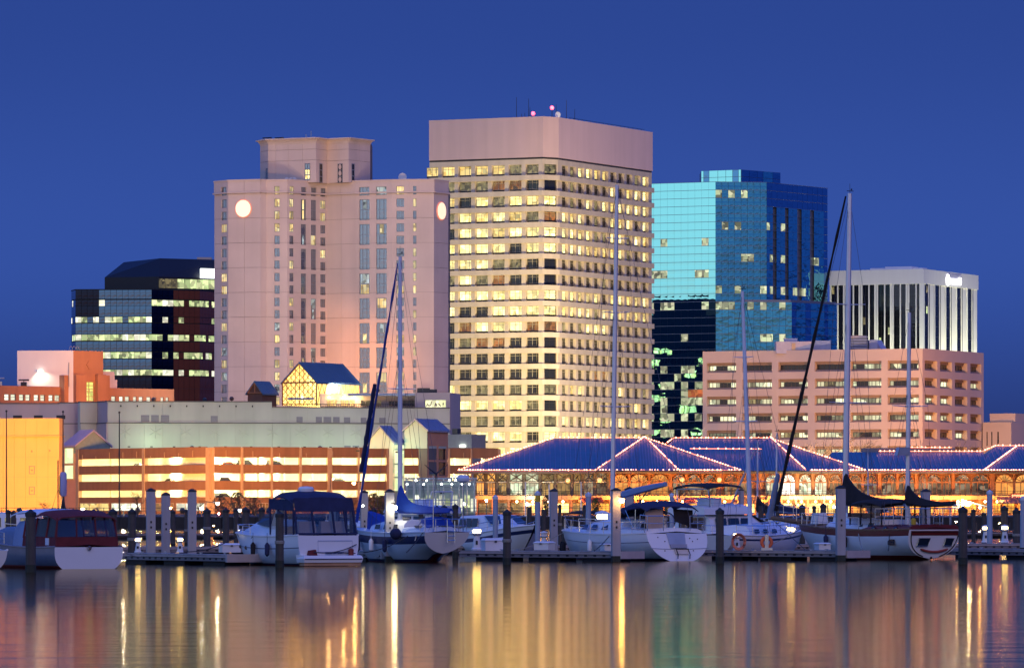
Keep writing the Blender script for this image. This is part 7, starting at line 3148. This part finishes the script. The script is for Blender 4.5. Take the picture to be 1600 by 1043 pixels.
def boat_bluecovers():
    Y = 239.5
    r = boat('sailboat', 'sailboat with royal blue sail covers and a wide plain white counter stern', 'sailboat', 699, Y, ROT)
    H = Hull(9.4, 2.95, .80, 1.42, 1.55, keel0=.42, p=2.3, q=1.45, rake=1.5, srake=.45)
    H.build(r, M_gelb, M_boot, M_redp, stripe=(.16, .52), m_stripe=M_boot, transom=M_gel, boot=(.14, .02))
    cabin(r, [(2.6, 1.0, .85, 1.35, 1.95), (4.4, 1.02, .82, 1.35, 2.0), (6.8, .62, .45, 1.4, 1.75)], M_gel, 'coachroof')
    for s in (-1, 1):
        for y in (3.1, 4.0, 4.9):
            panel(r, [(s * 1.03, y, 1.55), (s * 1.02, y + .55, 1.55), (s * .97, y + .5, 1.78), (s * .98, y + .05, 1.78)], M_tint, 'cabin_window', .015)
    cabin(r, [(.5, 1.05, 1.0, 1.35, 1.62), (2.5, 1.1, 1.0, 1.35, 1.66)], M_gelb, 'cockpit_coaming')
    mast(r, 4.75, 1.9, 12.6, .115, M_spar, (.0, 0), (.5,), .8, 1.35, True, H.pt(.99, 0, 0) + Vector((0, 0, .1)), Vector((0, .1, 1.5)))
    furled(r, H.pt(.985, 0, 0) + Vector((0, 0, .35)), (0, 5.0, 14.2), .07, .04, M_blue)
    furled(r, Vector((0, 8.75, 4.3)), Vector((0, 7.35, 8.5)), .12, .10, M_navy, 'jib_sun_strip')
    boomcover(r, 4.7, -.35, 2.36, 3.3, M_blue, .04, .26, .40, decay=10)
    mb = MB()
    mb.tube([(0, 4.7, 2.3), (0, -.4, 2.35)], .07, 6)
    mb.build('boom', M_spar, r)
    # staysail bag on the foredeck
    mb = MB()
    mb.grid([[(-.45, 6.2, 1.5), (.45, 6.2, 1.5), (.3, 6.2, 1.9), (-.3, 6.2, 1.9)], [(-.4, 7.2, 1.5), (.4, 7.2, 1.5), (.3, 7.2, 2.25), (-.3, 7.2, 2.25)], [(-.15, 7.9, 1.5), (.15, 7.9, 1.5), (.1, 7.9, 2.4), (-.1, 7.9, 2.4)]])
    mb.build('sail_bag', M_blue, r, smooth=True)
    canopy(r, .75, (.5, 1.5), 1.75, 2.0, M_blue, 'cockpit_cover', .25)
    # stern rail, ladder, wind turbine pole
    st = [(-1.15, .55), (-1.1, .15), (-.6, .02), (0, 0), (.6, .02), (1.1, .15), (1.15, .55)]
    rail(r, [Vector((x, y, 1.42)) for x, y in st], .62, M_ss)
    mb = MB()
    for x in (-.05, .35):
        mb.tube([(x, -.08, 1.95), (x, -.1, .95)], .02, 5)
    for z in (1.05, 1.25, 1.45):
        mb.tube([(-.05, -.1, z), (.35, -.1, z)], .018, 5)
    mb.build('boarding_ladder', M_ss, r)
    mb = MB()
    mb.tube([(-.55, .35, 1.4), (-.55, .35, 4.15)], .025, 5)
    o = mb.build('wind_generator_pole', M_ss, r)
    mb = MB()
    mb.tube([(-.55, .05, 4.12), (-.55, .6, 4.15)], [.05, .07], 6)
    for a in (35, 145, 270):
        mb.tube([(-.55, .1, 4.15), (-.55 + .75 * math.cos(R(a)), .1, 4.15 + .75 * math.sin(R(a)))], [.04, .015], 4)
    mb.build('wind_generator', M_steel_dark, o)
    mb = MB()
    mb.tube([(1.05, .4, 1.4), (1.05, .4, 3.75)], .03, 5)
    o = mb.build('radar_pole', M_ss, r)
    mb = MB()
    mb.lathe([(.08, 3.75), (.30, 3.82), (.32, 3.95), (.22, 4.08), (.03, 4.12)], 1.05, .4, 12)
    mb.build('radar_dome', M_gelb, o, smooth=True)
    # registration numeral
    mb = MB()
    p = H.pt(.07, .22, -1)
    mb.tube([p + Vector((-.03, .25, .12)), p + Vector((-.03, -.02, .12)), p + Vector((-.03, .12, -.12))], .035, 4)
    mb.build('numeral', M_gel, r)
    for t in (.72, .8):
        p = H.pt(t, .05, -1)
        fender(r, p.x - .1, p.y, p.z - .2)
    p = H.pt(.22, .1, -1)
    mb = MB()
    mb.ball((p.x - .25, p.y, 1.35), .28, 10, 6)
    mb.build('round_fender', M_navy, r, smooth=True)
    rope(r, H.pt(.15, .1, -1), (-4.2, .4, .5), .15, M_rope_d)
    rope(r, (-1.2, .2, 1.4), (-2.8, -1.2, .5), .05, M_rope_d)
    clutter(r, H, 4, ((.35, -1), (.5, -1)), ((.9, .6, 1.62), (-.9, 1.2, 1.64), (.2, 6.9, 1.8), (-.6, 3.0, 2.0)))


def boat_open():
    Y = 247.5
    r = boat('sailboat', 'white sailboat with an open scooped stern and a swim ladder', 'sailboat', 1057, Y, ROT)
    H = Hull(11.0, 3.75, .90, 1.32, 1.45, keel0=-.12, p=2.5, q=1.75, rake=1.0, srake=-.55, full=.85)
    H.build(r, M_gel, M_boot, M_redp, stripe=(.40, .43), m_stripe=M_boot, boot=(.12, .02))
    # scooped transom: walk-through, steps and ladder
    def tp(x, z, o=-.03):
        v = (H.sheer(0) - z) / (H.sheer(0) - H.keel(0))
        return Vector((x, H.srake * v + o, z))
    mb = MB()
    mb.face([tp(-.52, .72), tp(.38, .72), tp(.45, 1.36), tp(-.60, 1.36)])
    mb.build('walk_through', mat('cockpit_shadow_blue', (.30, .36, .48), rough=.5, var=.1), r)
    panel(r, [tp(-.5, .62, -.06), tp(.4, .62, -.06), tp(.42, .80, -.05), tp(-.52, .80, -.05)], mat('grey_step', (.30, .31, .36), rough=.6, var=.1), 'transom_step')
    panel(r, [tp(-.30, .32, -.05), tp(.42, .32, -.05), tp(.45, .55, -.05), tp(-.33, .55, -.05)], mat('cream_step', (.62, .55, .48), rough=.6, var=.1), 'ladder_step')
    mb = MB()
    for x in (-.25, .42):
        mb.tube([tp(x, .6, -.10), tp(x + .04, .3, -.14), tp(x - .06, .12, -.2)], .024, 5)
    mb.tube([tp(-.25, .58, -.1), tp(.42, .58, -.1)], .022, 5)
    mb.build('swim_ladder', M_steel_dark, r)
    mb = MB()
    mb.tube([tp(-1.62, .62), tp(-.6, .58), tp(.6, .58), tp(1.62, .62)], .012, 4)
    mb.build('panel_seam', mat('seam_grey', (.3, .32, .4), rough=.5, var=0), r)
    for x, z in ((-.75, .95), (.8, .95), (-1.1, 1.15), (.75, .5), (-.85, .5), (.68, 1.1), (1.1, 1.05)):
        mb = MB()
        mb.ball(tp(x, z), .03, 6, 4)
        mb.build('stern_fitting', M_steel_dark, r)
    cabin(r, [(.3, 1.65, 1.55, 1.2, 1.55), (3.2, 1.6, 1.45, 1.2, 1.62)], M_gel, 'cockpit_coaming')
    cabin(r, [(3.2, 1.3, 1.1, 1.25, 1.95), (5.0, 1.25, 1.0, 1.25, 2.0), (7.0, 1.0, .75, 1.3, 1.82), (8.7, .5, .3, 1.35, 1.55)], M_gel, 'coachroof')
    for y in (3.5, 4.6, 5.8, 6.8):
        k = (y - 3.2) / 5
        for s in (-1, 1):
            panel(r, [(s * (1.31 - .30 * k), y, 1.5), (s * (1.26 - .34 * k), y + .7, 1.5), (s * (1.14 - .36 * k), y + .6, 1.74), (s * (1.19 - .32 * k), y + .08, 1.74)], M_tint, 'cabin_window', .015)
    mast(r, 6.2, 1.9, 16.6, .12, M_alu, (.28, 0), (.34, .62, .84), .85, 1.6, True, H.pt(.98, 0, 0), Vector((.9, .1, 1.6)))
    # boom carrying a pale blue sail bag
    mb = MB()
    secs = []
    for y, z, w, h in ((6.0, 2.95, .14, .30), (4.5, 3.15, .18, .34), (2.5, 3.42, .16, .28), (1.0, 3.62, .10, .2)):
        secs.append([(-w, y, z), (w, y, z), (w * .8, y, z + h * .7), (0, y, z + h), (-w * .8, y, z + h * .7)])
    mb.grid(secs)
    mb.build('boom_bag', mat('pale_blue_canvas', (.20, .27, .42), rough=.8, var=.1), r, smooth=True)
    # dodger, bimini, wheel
    canopy(r, 1.45, (.35, 2.6), 2.62, 2.70, M_navy, 'bimini', .22, 8)
    for s in (-1, 1):
        for y0, y1 in ((.5, 1.5), (2.5, 1.6), (1.5, 1.5)):
            mb = MB()
            mb.tube([(s * 1.45, 1.5, 1.4), (s * 1.42, y0, 2.48)], .018, 4)
            mb.build('bimini_bow', M_ss, r)
    canopy(r, 1.2, (2.9, 4.1), 2.55, 2.15, M_navy, 'dodger', .3)
    panel(r, [(-1.0, 4.1, 1.9), (1.0, 4.1, 1.9), (.95, 3.7, 2.4), (-.95, 3.7, 2.4)], M_vinyl, 'dodger_window', .01)
    panel(r, [(-1.35, .6, 1.55), (-.35, .6, 1.55), (-.35, .75, 2.5), (-1.35, .75, 2.45)], mat('tan_curtain', (.40, .30, .24), rough=.8, var=.1), 'bimini_curtain', .02)
    panel(r, [(.25, .6, 1.9), (1.30, .6, 1.6), (1.35, .75, 2.45), (.25, .75, 2.5)], M_black, 'bimini_curtain', .02)
    mb = MB()
    secs = []
    for i in range(20):
        t = 2 * PI * i / 20
        secs.append([(.1 + (.48 + .03 * math.cos(q)) * math.cos(t), 1.1 + .03 * math.sin(q), 1.85 + (.48 + .03 * math.cos(q)) * math.sin(t)) for q in [2 * PI * k / 5 for k in range(5)]])
    secs.append(secs[0])
    mb.grid(secs, cap=False)
    for a in range(5):
        t = 2 * PI * a / 5
        mb.tube([(.1, 1.1, 1.85), (.1 + .48 * math.cos(t), 1.1, 1.85 + .48 * math.sin(t))], .015, 4)
    mb.build('steering_wheel', M_ss, r)
    mb = MB()
    mb.lathe([(.2, 1.3), (.15, 1.9), (.22, 2.05), (.1, 2.12)], .1, 1.35, 8)
    mb.build('pedestal', M_gel, r)
    for s in (-1, 1):
        rail(r, [H.pt(t, 0, s) * .98 for t in (.02, .12, .24, .36, .48, .6, .72, .84, .95)], .62)
        rail(r, [Vector((s * 1.62, .7, 1.5)), Vector((s * 1.60, .05, 1.45)), Vector((s * .75, -.02, 1.45))], .72, M_ss, 'pushpit', r=.024)
    for t in (.86, .80):
        p = H.pt(t, .1, -1)
        fender(r, p.x - .12, p.y, p.z - .25, M_black)
    mb = MB()
    mb.lathe([(.20, 2.0), (.24, 2.2), (.1, 2.3)], -.5, 5.4, 8)
    mb.build('deck_vent', M_gel, r)
    rope(r, H.pt(.97, 0, 0), (-3.5, 9.3, .5), .1, M_rope_g)
    rope(r, H.pt(.3, .05, -1), (-4.0, 1.0, .5), .05, M_rope_d)
    clutter(r, H, 5, ((.25, 1), (.45, -1)), ((-1.2, .9, 1.58), (1.2, .5, 1.58), (-.4, 4.4, 2.02), (.5, 6.6, 1.9)))


def boat_ketch():
    Y = 251
    r = boat('ketch', 'white two masted ketch with red bulwarks and a smiling face painted on its stern', 'sailboat', 1462, Y, 30)
    H = Hull(12.2, 3.9, .80, 1.50, 1.75, keel0=.06, p=3.0, q=1.7, rake=1.6, srake=.45, full=.85)
    H.build(r, M_gel, M_redp, M_redp, stripe=(.02, .30), m_stripe=M_dred, transom=M_gel, boot=(.22, .02), deck=M_teak)

    def tp(fx, fz, off=-.02):
        p = H.pt(0, fz, 1)
        return Vector((fx * H.B * H.sb / 2, H.pt(0, fz, 1).y + off, p.z))
    # painted outline, red band, eyes, smile
    for k, m, rad in ((.86, M_black, .03),):
        vs = [.10 + .84 * i / 12 for i in range(13)]
        ring = []
        for v in vs:
            x = H.pt(0, v, 1)
            ring.append(Vector((x.x * .90, x.y - .03, x.z + .03)))
        left = [Vector((-p.x, p.y, p.z)) for p in ring]
        mb = MB()
        mb.tube(left[::-1] + ring, rad, 4)
        o = mb.build('stern_outline', m, r)
    mb = MB()
    mb.face([H.pt(0, 0, -1) + Vector((.10, -.02, -.06)), H.pt(0, .20, -1) + Vector((.14, -.02, 0)), H.pt(0, .20, 1) + Vector((-.14, -.02, 0)), H.pt(0, 0, 1) + Vector((-.10, -.02, -.06))])
    mb.build('stern_band', M_dred, r)
    for a, b, dz in ((-.62, -.17, 0), (.40, .74, .0)):
        panel(r, [tp(a - .02, .56, -.05), tp(b - .05, .56, -.05), tp(b, .30, -.05), tp(a + .02, .30, -.05)], M_tint, 'stern_window', .02)
        mb = MB()
        mb.tube([tp(a - .02, .56, -.07), tp(b - .05, .56, -.07), tp(b, .30, -.07), tp(a + .02, .30, -.07), tp(a - .02, .56, -.07)], .025, 4)
        mb.build('window_frame', M_ss, r)
    pts = []
    for i in range(13):
        k = -1 + 2 * i / 12
        pts.append(tp(.06 + k * .52, .76 - .10 * k * k * 1.0, -.05))
    mb = MB()
    mb.tube(pts, [.03] + [.065] * 11 + [.03], 6)
    mb.build('smile', mat('smile_red', (.30, .05, .03), rough=.5, var=.05), r, smooth=True)
    mb = MB()
    mb.ball(tp(0, .97, -.05), .07, 6, 4)
    mb.build('stern_fitting', M_black, r)
    # red raised quarter and trunk
    cabin(r, [(.1, 1.45, 1.4, 1.42, 1.72), (3.4, 1.75, 1.65, 1.38, 1.70), (4.2, 1.7, 1.55, 1.36, 1.55)], M_dred, 'quarterdeck')
    cabin(r, [(3.2, 1.25, 1.1, 1.4, 1.95), (6.0, 1.2, 1.0, 1.4, 1.98), (8.5, .9, .65, 1.5, 1.85)], M_gel, 'coachroof')
    for y in (1.2, 2.0, 2.9):
        for s in (-1, 1):
            mb = MB()
            k = y / 3.4
            mb.ball((s * (1.45 + .30 * k), y, 1.52), .13, 8, 5)
            mb.build('porthole', M_tint, r, smooth=True)
    for y in (3.7, 4.7, 5.7, 6.7):
        panel(r, [(-1.24 + (y - 3.2) * .05, y, 1.62), (-1.22 + (y - 3.2) * .06, y + .5, 1.62), (-1.14 + (y - 3.2) * .06, y + .5, 1.82), (-1.16 + (y - 3.2) * .05, y, 1.82)], M_tint, 'cabin_window', .015)
    p = H.pt(.10, .40, -1)
    panel(r, [p + Vector((-.06, -.2, -.12)), p + Vector((-.06, .35, -.12)), p + Vector((-.06, .35, .16)), p + Vector((-.06, -.2, .16))], M_tint, 'quarter_window', .03)
    # masts with their black covers
    zm = 1.9
    mast(r, 8.0, zm, PZ(302, 258) - zm, .16, M_alu, (.3, 0), (.36, .66), 1.1, 1.7, True, Vector((0, 14.6, 2.3)), None)
    mast(r, 2.45, zm, PZ(488, 253) - zm, .12, M_alu, (.12, 0), (.55,), 1.15, 1.5, True, None, None)
    furled(r, Vector((0, 14.4, 2.4)), Vector((.25, 8.3, PZ(306, 258))), .10, .055, M_black)
    furled(r, Vector((0, 14.9, 2.05)), Vector((0, 14.2, 4.3)), .24, .10, mat('grey_blue_sail', (.22, .26, .38), rough=.8, var=.15), 'furled_staysail')
    boomcover(r, 7.95, 2.75, 2.75, 4.05, M_black, .15, .28, .32, decay=5)
    mb = MB()
    mb.tube([(0, 7.9, 2.7), (0, 2.7, 2.7)], .08, 6)
    mb.build('boom', M_alu, r)
    boomcover(r, 2.4, -1.6, 2.72, 3.5, M_black, .08, .22, .22, decay=6)
    mb = MB()
    mb.tube([(0, 2.4, 2.68), (0, -1.75, 2.68)], .065, 6)
    mb.build('mizzen_boom', M_alu, r)
    # radar reflector dome half way up the mizzen
    mb = MB()
    mb.grid([[(-.7, 2.3, 5.15), (.05, 2.3, 5.15), (.05, 2.6, 5.15), (-.7, 2.6, 5.15)], [(-.55, 2.3, 5.55), (.05, 2.3, 5.55), (.05, 2.6, 5.55), (-.55, 2.6, 5.55)]])
    mb.build('mast_radar', M_steel_pale, r)
    # bowsprit, bowsprit rail
    mb = MB()
    mb.tube([(0, 11.2, 1.75), (0, 14.9, 2.05)], [.16, .11], 8)
    mb.build('bowsprit', M_teak, r)
    mb = MB()
    mb.tube([(0, 14.8, 2.0), (0, 11.4, .3)], .02, 4)
    mb.build('bobstay', M_wire, r)
    rail(r, [Vector((-.35, 11.9, 1.9)), Vector((-.3, 13.2, 2.0)), Vector((0, 14.6, 2.05)), Vector((.3, 13.2, 2.0)), Vector((.35, 11.9, 1.9))], .65, M_ss, 'pulpit')
    for s in (-1, 1):
        rail(r, [H.pt(t, 0, s) * .98 for t in (.33, .45, .57, .69, .81, .92)], .65)
        rail(r, [Vector((s * (1.45 + .02), y, 1.72)) for y in (.1, .8, 1.5, 2.3, 3.1)], .8, M_ss, 'pushpit', r=.022)
    rail(r, [Vector((x, .08, 1.72)) for x in (-1.45, -.9, -.3, .3, .9, 1.45)], .8, M_ss, 'pushpit', r=.022)
    # cockpit awning with pale side screens
    canopy(r, 1.35, (2.7, 5.6), 2.8, 2.85, M_black, 'cockpit_awning', .18)
    for s in (-1, 1):
        for a, b in ((2.8, 3.7), (3.75, 4.6), (4.65, 5.5)):
            panel(r, [(s * 1.32, a, 1.72), (s * 1.32, b, 1.72), (s * 1.30, b, 2.68), (s * 1.30, a, 2.68)], M_vinyl, 'awning_window', .01)
        for y in (2.75, 3.72, 4.62, 5.55):
            mb = MB()
            mb.tube([(s * 1.33, y, 1.7), (s * 1.30, y, 2.72)], .04, 5)
            mb.build('awning_post', M_black, r)
    # tender hanging behind the stern rail, deck boxes
    mb = MB()
    mb.grid([[(-1.1, -.25, 1.95), (-.2, -.3, 1.8), (.7, -.25, 1.95)], [(-1.1, .15, 1.95), (-.2, .2, 1.8), (.7, .15, 1.95)]], closed=False, cap=False)
    for a, b, y, h in ((-.6, .3, 6.8, .35), (-.3, .5, 8.0, .3), (-.7, -.1, 9.4, .35)):
        mb = MB()
        mb.grid([[(a, y, 1.75), (b, y, 1.75), (b, y + .7, 1.75), (a, y + .7, 1.75)], [(a + .05, y + .05, 1.95 + h), (b - .05, y + .05, 1.95 + h), (b - .05, y + .6, 1.95 + h), (a + .05, y + .6, 1.95 + h)]])
        mb.build('deck_box', M_gel, r)
    mb = MB()
    mb.grid([[(-.9, 6.0, 2.05), (.8, 6.0, 2.05), (.8, 6.4, 2.05), (-.9, 6.4, 2.05)], [(-.9, 6.0, 2.3), (.8, 6.0, 2.3), (.8, 6.4, 2.3), (-.9, 6.4, 2.3)]])
    mb.build('sail_roll', M_burg, r)
    rope(r, H.pt(.32, .1, -1), (-3.9, .6, .5), .12, M_rope_g, r=.03)
    rope(r, (0, 11.5, 1.7), (-2.8, 11.5, .5), .1, M_rope_g)
    rope(r, H.pt(.12, .1, -1), (-2.2, .9, .5), .3, M_rope_d)
    clutter(r, H, 6, ((.4, -1), (.55, -1)), ((-.9, .6, 1.74), (.8, .9, 1.74), (.3, 4.6, 2.02), (-.5, 7.4, 2.0), (.4, 10.2, 1.8)))


def motor_yacht(label, px, Y, rot, L, B, m_top, fly=True, bim=None, seed=0):
    r = boat('motor_yacht', label, 'motor boat', px, Y, rot)
    H = Hull(L, B, .92, 1.1, 1.7, keel0=-.3, p=3.2, q=1.7, rake=1.8, srake=-.05, full=.8)
    H.build(r, M_gel, M_boot, M_redp, stripe=(.22, .42), m_stripe=M_boot, boot=(.14, .03))
    w = B / 2
    cabin(r, [(L * .10, w * .86, w * .78, 1.05, 2.1), (L * .45, w * .82, w * .72, 1.1, 2.15), (L * .60, w * .7, w * .4, 1.2, 1.62)], M_gel, 'deckhouse')
    cabin(r, [(L * .55, w * .7, w * .5, 1.2, 1.65), (L * .8, w * .4, w * .25, 1.4, 1.62)], M_gel, 'foredeck_trunk')
    for s in (-1, 1):
        for k in range(3):
            a, b = L * (.14 + .1 * k), L * (.225 + .1 * k)
            panel(r, [(s * w * .865, a, 1.5), (s * w * .855, b, 1.5), (s * w * .80, b, 1.98), (s * w * .81, a, 1.98)], M_tint, 'cabin_window', .015)
    panel(r, [(-w * .7, L * .585, 1.68), (w * .7, L * .585, 1.68), (w * .66, L * .47, 2.12), (-w * .66, L * .47, 2.12)], M_tint, 'windshield', .02)
    for a, b in ((-w * .6, -w * .05), (w * .05, w * .6)):
        panel(r, [(a, L * .095, 1.3), (b, L * .095, 1.3), (b, L * .095, 2.0), (a, L * .095, 2.0)], M_tint, 'aft_window', .02)
    if fly:
        cabin(r, [(L * .05, w * .86, w * .84, 2.16, 2.62), (L * .38, w * .8, w * .74, 2.2, 2.75), (L * .46, w * .7, w * .55, 2.2, 2.6)], m_top, 'flybridge')
        mb = MB()
        mb.box(-.7, .7, L * .2, L * .26, 2.6, 3.1)
        mb.build('helm_seat', M_gelb, r)
        rail(r, [Vector((x, y, 2.6)) for x, y in ((-w * .8, L * .3), (-w * .84, L * .1), (-w * .5, L * .04), (w * .5, L * .04), (w * .84, L * .1), (w * .8, L * .3))], .45)
        mb = MB()
        for s in (-1, 1):
            mb.tube([(s * w * .8, L * .12, 2.2), (s * w * .72, L * .10, 3.6)], .04, 5)
        mb.tube([(-w * .72, L * .10, 3.6), (w * .72, L * .10, 3.6)], .04, 5)
        mb.build('radar_arch', M_gel, r)
    if bim is not None:
        canopy(r, w * .8, (L * .08, L * .36), 3.75, 3.8, bim, 'bimini', .15)
        for s in (-1, 1):
            for y in (.1, .22, .34):
                mb = MB()
                mb.tube([(s * w * .78, L * y, 2.6), (s * w * .78, L * y, 3.66)], .02, 4)
                mb.build('bimini_bow', M_steel_dark, r)
    for s in (-1, 1):
        rail(r, [H.pt(t, 0, s) * .98 for t in (.5, .62, .74, .86, .96)], .55)
    return r, H


def clutter(r, H, seed, fenders=(), spots=()):
    """fenders over the side, coiled lines, cans and bags lying about the deck"""
    r0 = random.Random(seed)
    for t, sd in fenders:
        p = H.pt(t, .08, sd)
        fender(r, p.x + sd * .13, p.y, p.z - .05, r0.choice((M_navy, M_gel, M_black)))
    for x, y, z in spots:
        mb = MB()
        k = r0.random()
        if k < .4:
            for q in range(3):
                t = [2 * PI * i / 10 for i in range(11)]
                mb.tube([(x + (.14 + .02 * q) * math.cos(a), y + (.14 + .02 * q) * math.sin(a), z + .04 * q) for a in t], .025, 4)
            mb.build('coiled_line', M_rope_g, r)
        elif k < .7:
            mb.lathe([(.12, z), (.13, z + .26), (.05, z + .32)], x, y, 8)
            mb.build('fuel_can', r0.choice((M_redp, M_yel, M_boot)), r)
        else:
            mb.grid([[(x - .2, y - .14, z), (x + .2, y - .14, z), (x + .2, y + .14, z), (x - .2, y + .14, z)], [(x - .16, y - .1, z + .22), (x + .14, y - .1, z + .26), (x + .14, y + .1, z + .26), (x - .16, y + .1, z + .22)]])
            mb.build('deck_bag', r0.choice((M_navy, M_burg, M_black)), r, smooth=True)


boat_burgundy()
boat_express()
boat_bluecovers()
boat_open()
boat_ketch()
motor_yacht('white motor cruiser with its flared bow toward us between the two front sailboats', 738, 283, 205, 8.2, 3.1, M_gelb, False)
motor_yacht('white flybridge yacht whose upper deck shows above the blue sail cover', 712, 340, 60, 10.5, 3.8, M_gelb, True)
motor_yacht('white flybridge yacht with a black bimini behind the open sterned sailboat', 1062, 285, -50, 9.6, 3.6, M_gel, True, M_black)


def sloop(label, px, Y, rot, L, mpx_h, m_cover, hullm=None, my=.55, mastr=.10, mm=None, jib=None, cover=True, lean=0.0):
    r = boat('sloop', label, 'sailboat', px, Y, rot)
    H = Hull(L, L * .31, .72, 1.15, 1.4, keel0=.15, p=2.3, q=1.5, rake=1.3, srake=.3)
    H.build(r, hullm or M_gel, M_boot, M_redp, stripe=(.16, .26), m_stripe=M_boot, boot=(.12, .02))
    cabin(r, [(L * .22, L * .11, L * .09, 1.05, 1.62), (L * .5, L * .11, L * .085, 1.08, 1.66), (L * .74, L * .06, L * .04, 1.15, 1.42)], M_gel, 'coachroof')
    for s in (-1, 1):
        for k in (.27, .37, .47):
            panel(r, [(s * L * .112, L * k, 1.25), (s * L * .112, L * (k + .05), 1.25), (s * L * .104, L * (k + .05), 1.45), (s * L * .104, L * k, 1.45)], M_tint, 'cabin_window', .015)
    h = mpx_h
    mast(r, L * my, 1.5, h, mastr, mm or M_spar, (lean, 0), (.45, .72) if h > 10 else (.5,), .75, L * .14, True, H.pt(.985, 0, 0), Vector((0, .1, 1.2)))
    if cover:
        boomcover(r, L * my - .05, L * .08, 2.25, 2.9, m_cover, .1, .2, .45)
        mb = MB()
        mb.tube([(0, L * my, 2.2), (0, L * .05, 2.25)], .06, 6)
        mb.build('boom', mm or M_spar, r)
    if jib is not None:
        furled(r, H.pt(.98, 0, 0) + Vector((0, 0, .3)), (lean * .9, L * my + .2, 1.5 + h * .93), .09, .04, jib)
    for s in (-1, 1):
        rail(r, [H.pt(t, 0, s) * .98 for t in (.05, .2, .35, .5, .65, .8, .94)], .55)
    return r, H


sloop('white hulled sloop with navy stripes behind the dock with the life ring', 1117, 263, -34, 8.8, PZ(457, 268) - 1.5, M_burg, None, .40, .12, M_spar, None, False, -.5)
sloop('blue hulled sloop moored far behind the ketch bow with a furled pale sail', 1262, 330, 28, 8.0, PZ(676, 333) - 1.5, M_navy, M_gelb, .5, .07, M_alu, None, True, .1)
sloop('small sloop with a thin white mast in front of the market arches', 1236, 360, 40, 7.0, PZ(688, 362) - 1.5, M_black, M_gel, .5, .07, M_spar, mat('pale_sail', (.5, .52, .6), rough=.8, var=.1), True, .05)
sloop('far sloop with a thin mast right of the ketch main mast', 1392, 380, 25, 7.0, PZ(700, 382) - 1.5, M_navy, M_gel, .5, .05, M_spar, None, True, 0)


def runabout(label, px, Y, rot):
    r = boat('runabout', label, 'motor boat', px, Y, rot)
    H = Hull(6.2, 2.4, .92, .8, 1.05, keel0=-.25, p=3.0, q=1.7, rake=1.2, srake=0)
    H.build(r, M_gel, M_boot, M_redp)
    panel(r, [(-.9, 3.2, 1.0), (.9, 3.2, 1.0), (.8, 2.8, 1.55), (-.8, 2.8, 1.55)], M_vinyl, 'windshield', .01)
    canopy(r, 1.0, (.9, 2.9), 2.2, 2.25, M_black, 'bimini', .12)
    for s in (-1, 1):
        for y in (1.0, 1.9, 2.8):
            mb = MB()
            mb.tube([(s * .98, 1.9, .9), (s * .97, y, 2.1)], .018, 4)
            mb.build('bimini_bow', M_ss, r)
    mb = MB()
    mb.grid([[(-.25, -.35, .2), (.25, -.35, .2), (.25, 0, .2), (-.25, 0, .2)], [(-.28, -.45, 1.1), (.28, -.45, 1.1), (.28, .05, 1.1), (-.28, .05, 1.1)], [(-.18, -.35, 1.35), (.18, -.35, 1.35), (.18, 0, 1.35), (-.18, 0, 1.35)]])
    mb.build('outboard_motor', M_steel_dark, r, smooth=True)
    for a, b in ((-.8, -.1), (.1, .8)):
        mb = MB()
        mb.grid([[(a, 1.2, .8), (b, 1.2, .8), (b, 1.7, .8), (a, 1.7, .8)], [(a, 1.15, 1.35), (b, 1.15, 1.35), (b, 1.4, 1.35), (a, 1.4, 1.35)]])
        mb.build('seat', M_gel, r)


runabout('small open runabout with a black bimini left of the white sailboat bow', 884, 320, -40)

# pale cabin boat far left, partly hidden behind the burgundy cruiser
r = boat('cabin_boat', 'long pale cabin boat with lit windows behind the burgundy cruiser at the far left', 'boat', 48, 330, 84)
H = Hull(7.0, 2.6, .9, .7, .9, keel0=-.2, p=3, q=1.8)
H.build(r, M_gel, M_boot, M_redp)
cabin(r, [(-.6, 1.2, 1.15, .6, 2.2), (6.0, 1.2, 1.15, .6, 2.2)], M_gel, 'deckhouse')
for y in (-.3, .7, 1.7, 2.7, 3.7, 4.7):
    for s in (-1, 1):
        panel(r, [(s * 1.215, y, 1.3), (s * 1.215, y + .75, 1.3), (s * 1.175, y + .75, 1.9), (s * 1.175, y, 1.9)], M_lit_dim, 'cabin_window', .012)

# far left bow tip of another boat at the picture's edge
r = boat('dinghy', 'white dinghy bow just showing at the left edge by the waterline', 'boat', -13, 214, 20)
H = Hull(3.2, 1.5, .9, .8, 1.0, keel0=-.1, p=2.6, q=1.8)
H.build(r, M_gel, M_boot, M_redp)

# lilac channel marker on a tripod behind the burgundy cruiser
r = thing('channel_marker', 'lilac cylinder marker with a yellow side on a dark tripod behind the burgundy cruiser', 'marker', (PX(99, 330), 330, 0))
mb = MB()
zt, zb = PZ(737, 330), PZ(775, 330)
mb.lathe([(.16, zb), (.22, zb + .15), (.22, zt - .15), (.15, zt)], 0, 0, 12)
mb.build('drum', mat('lilac_plastic', (.42, .40, .60), rough=.5, var=.05), r, smooth=True)
mb = MB()
mb.box(-.26, -.20, -.12, .12, zb + .1, zt - .3)
mb.build('yellow_board', M_yel, r)
mb = MB()
for x, y in ((-.5, -.3), (.5, -.3), (0, .5), (0, 0)):
    mb.tube([(0, 0, zb), (x, y, .0)], .05, 5)
mb.build('tripod', M_steel_dark, r)

# promenade railing along the quay edge
r = thing('quay_railing', 'dark pipe railing along the quay edge behind the docks', 'railing', (-70, 602, 1.38))
mb = MB()
for i in range(71):
    mb.tube([(2 * i, 0, 0), (2 * i, 0, 1.05)], .035, 4)
for h in (1.05, .7, .35):
    mb.tube([(0, 0, h), (140, 0, h)], .03, 4)
mb.build('rail', M_steel_dark, r)
